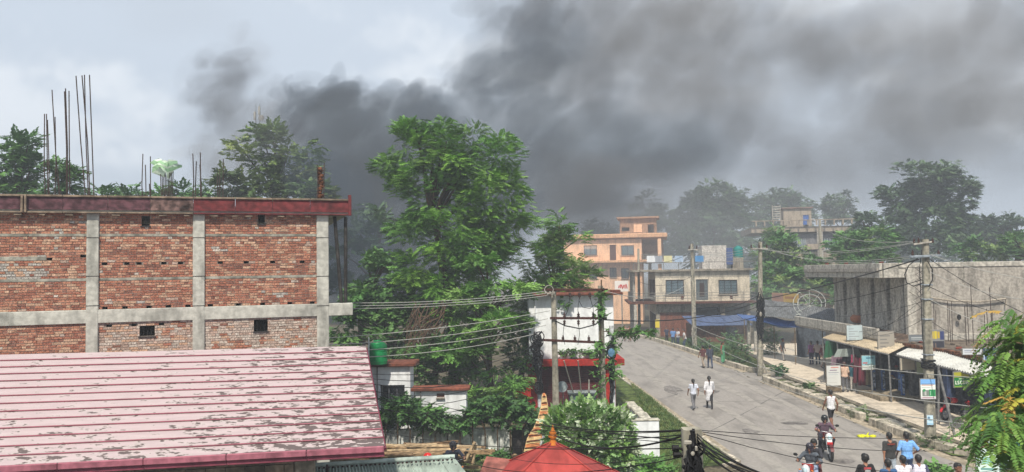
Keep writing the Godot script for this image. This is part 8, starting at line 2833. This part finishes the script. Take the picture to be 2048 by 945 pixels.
# pose: joints; look: sleeve (share of the arm covered), legs ("trousers", "shorts", "skirt", "tunic"), hair
func body(pose: String, legs: String, sleeve: float, hair: String, slim := 1.0) -> Dictionary:
	var key := "%s|%s|%.2f|%s|%.2f" % [pose, legs, sleeve, hair, slim]
	if body_cache.has(key): return body_cache[key]
	var J := {
		"hip": Vector3(0, 0.92, 0), "chest": Vector3(0, 1.27, 0.0), "neck": Vector3(0, 1.43, -0.015), "head": Vector3(0, 1.595, 0.015),
		"sl": Vector3(-0.185, 1.385, -0.01), "sr": Vector3(0.185, 1.385, -0.01), "el": Vector3(-0.235, 1.11, -0.04), "er": Vector3(0.235, 1.11, -0.04), "wl": Vector3(-0.25, 0.86, 0.03), "wr": Vector3(0.25, 0.86, 0.03),
		"hl": Vector3(-0.09, 0.90, 0), "hr": Vector3(0.09, 0.90, 0), "kl": Vector3(-0.10, 0.49, 0.015), "kr": Vector3(0.10, 0.49, 0.015), "al": Vector3(-0.10, 0.085, -0.02), "ar": Vector3(0.10, 0.085, -0.02), "tl": Vector3(-0.12, 0.035, 0.13), "tr": Vector3(0.12, 0.035, 0.13)}
	match pose:
		"walk", "walk2":
			var s := 1.0 if pose == "walk" else -1.0
			J.kl = Vector3(-0.09, 0.50, 0.14 * s + 0.03); J.al = Vector3(-0.09, 0.10 if s > 0 else 0.15, 0.20 * s - 0.05); J.tl = J.al + Vector3(-0.01, -0.06 if s > 0 else -0.10, 0.14)
			J.kr = Vector3(0.09, 0.50, -0.12 * s + 0.05); J.ar = Vector3(0.09, 0.15 if s > 0 else 0.10, -0.26 * s - 0.02); J.tr = J.ar + Vector3(0.01, -0.10 if s > 0 else -0.06, 0.14)
			J.el = Vector3(-0.245, 1.12, -0.12 * s); J.wl = Vector3(-0.25, 0.89, -0.12 * s + 0.06)
			J.er = Vector3(0.245, 1.12, 0.09 * s); J.wr = Vector3(0.25, 0.88, 0.16 * s + 0.05)
		"akimbo":
			J.el = Vector3(-0.36, 1.14, -0.06); J.wl = Vector3(-0.19, 0.98, 0.07)
			J.er = Vector3(0.30, 1.12, -0.05); J.wr = Vector3(0.30, 0.90, 0.10)
		"talk":
			J.er = Vector3(0.26, 1.13, 0.05); J.wr = Vector3(0.16, 1.12, 0.24)
			J.el = Vector3(-0.24, 1.12, 0.0); J.wl = Vector3(-0.18, 1.0, 0.2)
			J.kl = Vector3(-0.13, 0.49, 0.05); J.al = Vector3(-0.15, 0.085, -0.02); J.tl = Vector3(-0.2, 0.035, 0.12)
		"lean":
			J.hip = Vector3(0, 0.88, -0.12); J.hl = Vector3(-0.09, 0.87, -0.12); J.hr = Vector3(0.09, 0.87, -0.12)
			J.kl = Vector3(-0.1, 0.48, 0.06); J.kr = Vector3(0.1, 0.48, 0.0); J.al = Vector3(-0.1, 0.085, 0.1); J.tl = Vector3(-0.12, 0.035, 0.25)
		"sit":
			J.hip = Vector3(0, 0.55, 0); J.chest = Vector3(0, 0.90, 0.03); J.neck = Vector3(0, 1.06, 0.03); J.head = Vector3(0, 1.225, 0.06)
			J.sl = Vector3(-0.185, 1.02, 0.03); J.sr = Vector3(0.185, 1.02, 0.03); J.el = Vector3(-0.26, 0.78, 0.10); J.er = Vector3(0.26, 0.78, 0.10); J.wl = Vector3(-0.14, 0.66, 0.30); J.wr = Vector3(0.14, 0.66, 0.30)
			J.hl = Vector3(-0.1, 0.54, 0.02); J.hr = Vector3(0.1, 0.54, 0.02); J.kl = Vector3(-0.13, 0.53, 0.44); J.kr = Vector3(0.13, 0.53, 0.44); J.al = Vector3(-0.13, 0.09, 0.42); J.ar = Vector3(0.13, 0.09, 0.42); J.tl = Vector3(-0.14, 0.04, 0.56); J.tr = Vector3(0.14, 0.04, 0.56)
		"ride", "pillion":
			var by := -0.05 if pose == "ride" else -0.45
			var up := 0.0 if pose == "ride" else 0.05
			var fw := 0.10 if pose == "ride" else 0.06
			up -= 0.10
			J.hip = Vector3(0, 0.93 + up, by - 0.17); J.chest = Vector3(0, 1.24 + up, by - 0.14 + fw * 0.5); J.neck = Vector3(0, 1.39 + up, by - 0.12 + fw); J.head = Vector3(0, 1.55 + up, by - 0.09 + fw)
			J.sl = Vector3(-0.19, 1.35 + up, by - 0.12 + fw); J.sr = Vector3(0.19, 1.35 + up, by - 0.12 + fw)
			if pose == "ride":
				J.el = Vector3(-0.35, 1.05, 0.02); J.er = Vector3(0.35, 1.05, 0.02); J.wl = Vector3(-0.325, 1.07, 0.21); J.wr = Vector3(0.325, 1.07, 0.21)
			else:
				J.el = Vector3(-0.27, 1.12, by + 0.08); J.er = Vector3(0.27, 1.12, by + 0.08); J.wl = Vector3(-0.14, 1.03, by + 0.26); J.wr = Vector3(0.14, 1.03, by + 0.26)
			J.hl = Vector3(-0.1, 0.92 + up, by - 0.15); J.hr = Vector3(0.1, 0.92 + up, by - 0.15)
			J.kl = Vector3(-0.24, 0.72, by + 0.24); J.kr = Vector3(0.24, 0.72, by + 0.24)
			J.al = Vector3(-0.23, 0.34, by + 0.04); J.ar = Vector3(0.23, 0.34, by + 0.04); J.tl = Vector3(-0.25, 0.30, by + 0.18); J.tr = Vector3(0.25, 0.30, by + 0.18)
	var w := slim
	var b := []
	var up: Vector3 = (J.chest - J.hip)
	for s in [-1, 1]:
		var sx := Vector3(s, 0, 0)
		b.append([J.hip + sx * 0.055 * w + up * 0.12, J.chest + sx * 0.085 * w, 0.105 * w, 0.108 * w, SHIRT])
		b.append([J.hip + sx * 0.065 * w, J.hip + sx * 0.065 * w + up * 0.1, 0.115 * w, 0.108 * w, SHIRT if legs != "skirt" else LEGS])
		b.append([J.hip + sx * 0.075 * w - Vector3(0, 0.06, 0), J.hip + sx * 0.07 * w - Vector3(0, 0.02, 0), 0.105 * w, 0.11 * w, LEGS])
	b.append([J.sl * 0.8 + J.neck * 0.2 - Vector3(0, 0.02, 0), J.sr * 0.8 + J.neck * 0.2 - Vector3(0, 0.02, 0), 0.062, 0.062, SHIRT])
	b.append([J.neck - Vector3(0, 0.03, 0), J.head - Vector3(0, 0.09, 0.02), 0.056, 0.052, SKIN])
	for s in ["l", "r"]:
		var sh: Vector3 = J["s" + s]; var el: Vector3 = J["e" + s]; var wr: Vector3 = J["w" + s]
		var upper: float = clamp(sleeve * 2.0, 0.02, 1.0)
		var low: float = clamp(sleeve * 2.0 - 1.0, 0.0, 1.0)
		if sleeve > 0.06: b.append([sh, sh.lerp(el, upper), 0.062 * w, 0.054 * w, SLEEVE])
		b.append([sh.lerp(el, min(upper, 0.97)), el, 0.043, 0.038, SKIN if low < 0.02 else SLEEVE])
		if low > 0.02: b.append([el, el.lerp(wr, low), 0.045, 0.038, SLEEVE])
		b.append([el.lerp(wr, low), wr, 0.037, 0.027, SKIN])
		var hp: Vector3 = J["h" + s]; var kn: Vector3 = J["k" + s]; var an: Vector3 = J["a" + s]; var tk: Vector3 = J["t" + s]
		if legs == "shorts":
			b.append([hp, hp.lerp(kn, 0.85), 0.092 * w, 0.085 * w, LEGS])
			b.append([hp.lerp(kn, 0.8), kn, 0.055, 0.05, SKIN])
			b.append([kn, kn.lerp(an, 0.35) - Vector3(0, 0, 0.012), 0.05, 0.054, SKIN])
			b.append([kn.lerp(an, 0.35) - Vector3(0, 0, 0.012), an, 0.054, 0.034, SKIN])
		else:
			b.append([hp, kn, 0.092 * w, 0.066 * w, LEGS])
			b.append([kn, an + Vector3(0, 0.03, 0), 0.064 * w, 0.052 * w, LEGS])
		b.append([an + Vector3(0, -0.03, -0.03), tk, 0.042, 0.034, SHOES])
	if legs == "skirt":
		for s in [-1, 1]:
			b.append([J.hip + Vector3(s * 0.05, -0.02, 0), Vector3(s * 0.07, 0.18, 0.0), 0.115, 0.13, LEGS])
	if legs == "tunic":
		for s in [-1, 1]:
			b.append([J.hip + Vector3(s * 0.05, 0.0, 0), Vector3(s * 0.075, 0.52, 0.02), 0.115, 0.125, SHIRT])
	var out := nets(b, 0.026, 0.045)
	var hx := Transform3D(Basis(), J.head)
	take(out, head_shape(hair), hx)
	var curl := 1.15 if pose == "ride" else 0.35
	for s in ["l", "r"]:
		var wr: Vector3 = J["w" + s]; var el: Vector3 = J["e" + s]
		var y := (el - wr).normalized()
		var inward := Vector3(1 if s == "l" else -1, 0, 0.2)
		var z := (inward - y * inward.dot(y)).normalized()
		var x := y.cross(z)
		var bb := Basis(x, y, z)
		if bb.x.z < 0: bb = Basis(-bb.x, bb.y, bb.z)
		take(out, hand_shape(curl), Transform3D(bb, wr))
	body_cache[key] = out
	for r in out:
		(out[r] as MB).xf = Transform3D()
	return out

var region_mesh := {}

func person(label: String, p: Vector3, yaw: float, pose: String, look: Dictionary, group := "") -> Node3D:
	var o := thing("person", label, "person", T(p, yaw, Vector3.ONE * look.get("tall", 1.0)), group)
	var legs: String = look.get("legs", "trousers")
	var hair: String = look.get("hair", "short")
	var sleeve: float = look.get("sleeve", 0.3)
	var slim: float = look.get("slim", 1.0)
	var key := "%s|%s|%.2f|%s|%.2f" % [pose, legs, sleeve, hair, slim]
	var sh := body(pose, legs, sleeve, hair, slim)
	if not region_mesh.has(key):
		var d := {}
		for r in sh: d[r] = (sh[r] as MB).mesh()
		region_mesh[key] = d
	var ms: Dictionary = region_mesh[key]
	var skin: Color = look.get("skin", Color(0.52, 0.36, 0.27))
	var shirt: Color = look.get("shirt", Color(0.6, 0.6, 0.6))
	var cols := {SKIN: skin, SHIRT: shirt, LEGS: look.get("trousers", Color(0.2, 0.22, 0.28)), SHOES: look.get("shoes", Color(0.16, 0.14, 0.13)), HAIR: look.get("hair_colour", Color(0.085, 0.075, 0.07)), SLEEVE: look.get("sleeves", shirt)}
	var names := {SKIN: "body", SHIRT: "tunic" if legs == "tunic" else "shirt", LEGS: {"trousers": "trousers", "shorts": "shorts", "skirt": "skirt", "tunic": "trousers"}[legs], SHOES: "shoes", HAIR: "helmet" if hair == "helmet" else "hair", SLEEVE: "sleeves"}
	for r in [SKIN, SHIRT, SLEEVE, LEGS, SHOES, HAIR]:
		if not ms.has(r): continue
		var m: Material
		if r == SKIN: m = plain_mat("skin" + skin.to_html(), skin, 0.6)
		elif r == HAIR and hair == "helmet": m = plain_mat("helmet" + (cols[r] as Color).to_html(), cols[r], 0.25)
		elif r == HAIR: m = plain_mat("hair" + (cols[r] as Color).to_html(), cols[r], 0.55)
		else: m = cloth(cols[r])
		part(o, names[r], ms[r], m)
	return o

func eyes(o: Node3D, head: Vector3) -> void:
	for s in [-1, 1]:
		var m := MB.new()
		m.ball(head + Vector3(s * 0.032, 0.012, 0.088), Vector3(0.013, 0.007, 0.008), 7, 5)
		part(o, "eye", m.mesh(), plain_mat("eye_dark", Color(0.12, 0.09, 0.08), 0.3))
		m = MB.new()
		m.box(head + Vector3(s * 0.033, 0.032, 0.092), Vector3(0.036, 0.006, 0.008), Basis(Vector3.BACK, -0.12 * s))
		part(o, "eyebrow", m.mesh(), plain_mat("eye_dark", Color.WHITE))

func build_people() -> void:
	var away := PI      # back to the camera
	var white := Color(0.86, 0.86, 0.88)
	# two women on the road
	person("woman in white blouse and grey trousers with a long ponytail walking up the road", on(1388, 821), away + 0.1, "walk", {"shirt": Color(0.80, 0.82, 0.88), "sleeve": 0.3, "trousers": Color(0.45, 0.45, 0.47), "hair": "tail", "tall": 0.93, "slim": 0.88})
	person("woman in long white tunic and black trousers walking up the road", on(1420, 819), away - 0.1, "walk2", {"shirt": white, "sleeve": 0.75, "trousers": Color(0.13, 0.12, 0.13), "legs": "tunic", "hair": "tail", "tall": 0.99, "slim": 0.95})
	# man in a vest
	person("man in white sleeveless vest and black shorts walking beside the kerb", on(1664, 859), away + 0.15, "walk", {"shirt": white, "sleeve": 0.0, "trousers": Color(0.12, 0.11, 0.13), "legs": "shorts", "tall": 1.02, "slim": 0.92, "skin": Color(0.46, 0.30, 0.22)})
	# the group walking away at the bottom
	var blk := person("man in dark grey tee shirt with orange print across the shoulders walking away", on(1783, 971), away + 0.05, "walk2", {"shirt": Color(0.20, 0.20, 0.20), "sleeve": 0.4, "trousers": Color(0.62, 0.66, 0.70), "skin": Color(0.60, 0.42, 0.32), "tall": 1.0})
	print_on(blk, 0.26, 0.05, 1.36, Color(0.50, 0.20, 0.14), "orange_print")
	person("man in light blue shirt and dark blue jeans with elbows out walking away", on(1817, 971), away - 0.05, "akimbo", {"shirt": Color(0.48, 0.69, 0.93), "sleeve": 0.4, "trousers": Color(0.16, 0.24, 0.36), "skin": Color(0.42, 0.28, 0.21), "tall": 1.01})
	var prt := person("youth with thick hair in black shirt with red and white back print", on(1735, 1029), away + 0.1, "walk", {"shirt": Color(0.10, 0.10, 0.11), "sleeve": 0.42, "trousers": Color(0.25, 0.25, 0.3), "hair": "thick", "skin": Color(0.60, 0.43, 0.34), "tall": 1.0})
	print_on(prt, 0.22, 0.07, 1.34, Color(0.80, 0.32, 0.34), "red_print")
	print_on(prt, 0.17, 0.14, 1.24, Color(0.66, 0.68, 0.68), "white_print")
	person("man in plain blue shirt walking away below the dark grey tee shirt", on(1781, 1040), away, "walk", {"shirt": Color(0.18, 0.34, 0.52), "sleeve": 0.45, "trousers": Color(0.2, 0.2, 0.25), "tall": 0.99})
	person("man in white collared shirt between the blue shirt and the raglan shirt", on(1811, 1032), away, "walk2", {"shirt": Color(0.88, 0.87, 0.90), "sleeve": 0.8, "trousers": Color(0.22, 0.22, 0.26), "tall": 1.0})
	person("man in white raglan shirt with dark blue sleeves walking away", on(1842, 1030), away - 0.1, "walk", {"shirt": Color(0.86, 0.86, 0.92), "sleeves": Color(0.26, 0.28, 0.38), "sleeve": 0.42, "trousers": Color(0.24, 0.25, 0.3), "tall": 1.0})
	var boy := person("person facing the camera with only the head in view at the bottom edge", on(1921, 1052), 0.4, "stand", {"shirt": Color(0.55, 0.35, 0.30), "skin": Color(0.50, 0.34, 0.26), "tall": 1.0})
	eyes(boy, Vector3(0, 1.595, 0.015))
	# riders
	var r1 := person("rider in mauve shirt and black helmet on the motorcycle by the kerb", bike_one.origin, bike_one.basis.get_euler().y, "ride", {"shirt": Color(0.40, 0.31, 0.37), "sleeve": 0.4, "trousers": Color(0.13, 0.14, 0.19), "hair": "helmet", "hair_colour": Color(0.10, 0.11, 0.12), "skin": Color(0.60, 0.42, 0.34)})
	eyes(r1, Vector3(0, 1.45, -0.04))
	var r2 := person("rider in grey shirt on the white and red motorcycle at the bottom edge", bike_two.origin, bike_two.basis.get_euler().y, "ride", {"shirt": Color(0.33, 0.36, 0.40), "sleeve": 0.8, "trousers": Color(0.58, 0.64, 0.74), "hair": "helmet", "hair_colour": Color(0.19, 0.17, 0.21), "skin": Color(0.55, 0.38, 0.30)})
	eyes(r2, Vector3(0, 1.45, -0.04))
	person("pillion passenger in dark clothes behind the grey shirted rider", bike_two.origin, bike_two.basis.get_euler().y, "pillion", {"shirt": Color(0.20, 0.20, 0.23), "sleeve": 0.8, "trousers": Color(0.38, 0.16, 0.16), "hair": "thick"})
	# far walkers, left to right
	person("person in pinkish top and bare legs at the far bend left of the pair", on(1250, 683), 0.3, "walk", {"shirt": Color(0.66, 0.46, 0.44), "trousers": Color(0.42, 0.30, 0.28), "legs": "shorts", "tall": 0.95})
	person("person in pale pink top at the far bend beside the cream house corner", on(1260, 684), -0.2, "stand", {"shirt": Color(0.68, 0.52, 0.50), "trousers": Color(0.44, 0.30, 0.28), "legs": "shorts", "tall": 0.95})
	person("person in black standing at the left of the roadside group", on(1334, 689), 0.4, "stand", {"shirt": Color(0.20, 0.22, 0.30), "trousers": Color(0.14, 0.13, 0.13)})
	person("man in light blue shirt standing in the roadside group before the shutter", on(1347, 693), away, "talk", {"shirt": Color(0.38, 0.52, 0.72), "trousers": Color(0.20, 0.24, 0.34)})
	person("man in white shirt standing third in the roadside group", on(1357, 694), -1.2, "talk", {"shirt": Color(0.74, 0.74, 0.76), "trousers": Color(0.22, 0.25, 0.35)})
	person("man in white shirt leaning at the right of the roadside group", on(1369, 697), -1.6, "lean", {"shirt": Color(0.78, 0.78, 0.78), "trousers": Color(0.24, 0.30, 0.38)})
	person("person in maroon top and pale trousers walking by the far kerb", on(1407, 737), away + 0.4, "walk", {"shirt": Color(0.36, 0.20, 0.20), "trousers": Color(0.62, 0.56, 0.50), "tall": 0.97})
	person("person in dark blue clothes walking by the far kerb", on(1421, 738), away, "walk2", {"shirt": Color(0.22, 0.24, 0.30), "sleeve": 0.8, "trousers": Color(0.22, 0.26, 0.36), "tall": 1.0})
	person("woman in a green sari standing behind the far kerb", on(1447, 727, 0.1), 0.8, "stand", {"shirt": Color(0.28, 0.54, 0.40), "sleeves": Color(0.55, 0.25, 0.22), "trousers": Color(0.34, 0.62, 0.46), "legs": "skirt", "hair": "tail", "tall": 0.95})
	# at the stalls
	person("faint grey person leaning in front of the dark shed", on(1567, 722, 0.24), 0.7, "lean", {"shirt": Color(0.46, 0.46, 0.48), "trousers": Color(0.62, 0.60, 0.58), "tall": 0.98})
	person("person in pink purple shirt before the dark shed", on(1624, 730, 0.24), away + 0.3, "stand", {"shirt": Color(0.62, 0.40, 0.62), "sleeve": 0.4, "trousers": Color(0.22, 0.22, 0.32)})
	person("person in white tee shirt between the pink and maroon shirts", on(1637, 730, 0.24), away - 0.2, "akimbo", {"shirt": Color(0.80, 0.74, 0.72), "trousers": Color(0.18, 0.22, 0.26)})
	person("man in maroon shirt and pale trousers walking from the stalls", on(1649, 739, 0.24), 0.5, "walk", {"shirt": Color(0.44, 0.18, 0.19), "sleeve": 0.6, "trousers": Color(0.68, 0.60, 0.54), "tall": 1.03})
	person("man in cream shirt seen from behind beside the white notice board", on(1691, 785, 0.24), away, "talk", {"shirt": Color(0.82, 0.70, 0.62), "sleeve": 0.4, "trousers": Color(0.40, 0.40, 0.42), "hair_colour": Color(0.28, 0.2, 0.18), "tall": 0.98})
	person("man in teal shirt and white trousers beside the cream shirt", on(1708, 784, 0.24), away - 0.2, "stand", {"shirt": Color(0.14, 0.34, 0.40), "sleeve": 0.4, "trousers": Color(0.80, 0.78, 0.74), "tall": 0.95})
	person("seated person in blue shirt and red cap in the tea stall", on(1795, 779, 0.31), -0.3, "sit", {"shirt": Color(0.18, 0.26, 0.55), "sleeve": 0.4, "trousers": Color(0.3, 0.3, 0.35), "hair_colour": Color(0.62, 0.18, 0.16)})
	# in the yard
	var y1 := person("person with dark helmet and navy shirt sitting on a motorcycle in the yard", bike_yard.origin, bike_yard.basis.get_euler().y, "ride", {"shirt": Color(0.13, 0.15, 0.22), "sleeve": 0.4, "trousers": Color(0.2, 0.2, 0.24), "hair": "helmet", "hair_colour": Color(0.14, 0.14, 0.17), "skin": Color(0.52, 0.36, 0.29)})
	eyes(y1, Vector3(0, 1.45, -0.04))
	var rp := at(853, 930, 26.0)
	person("person in dark shirt with a shiny red helmet behind the pale tin roof", Vector3(rp.x, 0.02, -26.0), 0.8, "sit", {"shirt": Color(0.14, 0.15, 0.2), "trousers": Color(0.2, 0.2, 0.24), "hair": "helmet", "hair_colour": Color(0.74, 0.10, 0.07), "tall": 1.06})
	single("yard_bench", bx(Vector3(rp.x, 0.25, -26.1), Vector3(1.1, 0.5, 0.4), 0.02), surf("old_wood", Color.WHITE), "low wooden block seat under the person with the red helmet", "bench")

func print_on(o: Node3D, w: float, h: float, y: float, c: Color, called: String) -> void:
	# a printed patch that follows the back of a shirt
	var m := MB.new()
	var n := 6
	for i in n:
		for j in 2:
			var q := []
			for d in [[0, 0], [1, 0], [1, 1], [0, 1]]:
				var x: float = lerp(w / 2, -w / 2, (i + d[0]) / float(n))
				var yy: float = y - h / 2 + h * (j + d[1]) / 2.0
				q.append(Vector3(x, yy, -0.132 + 0.9 * x * x))
			m.quad(q[0], q[1], q[2], q[3])
	part(o, called, m.mesh(), cloth(c))
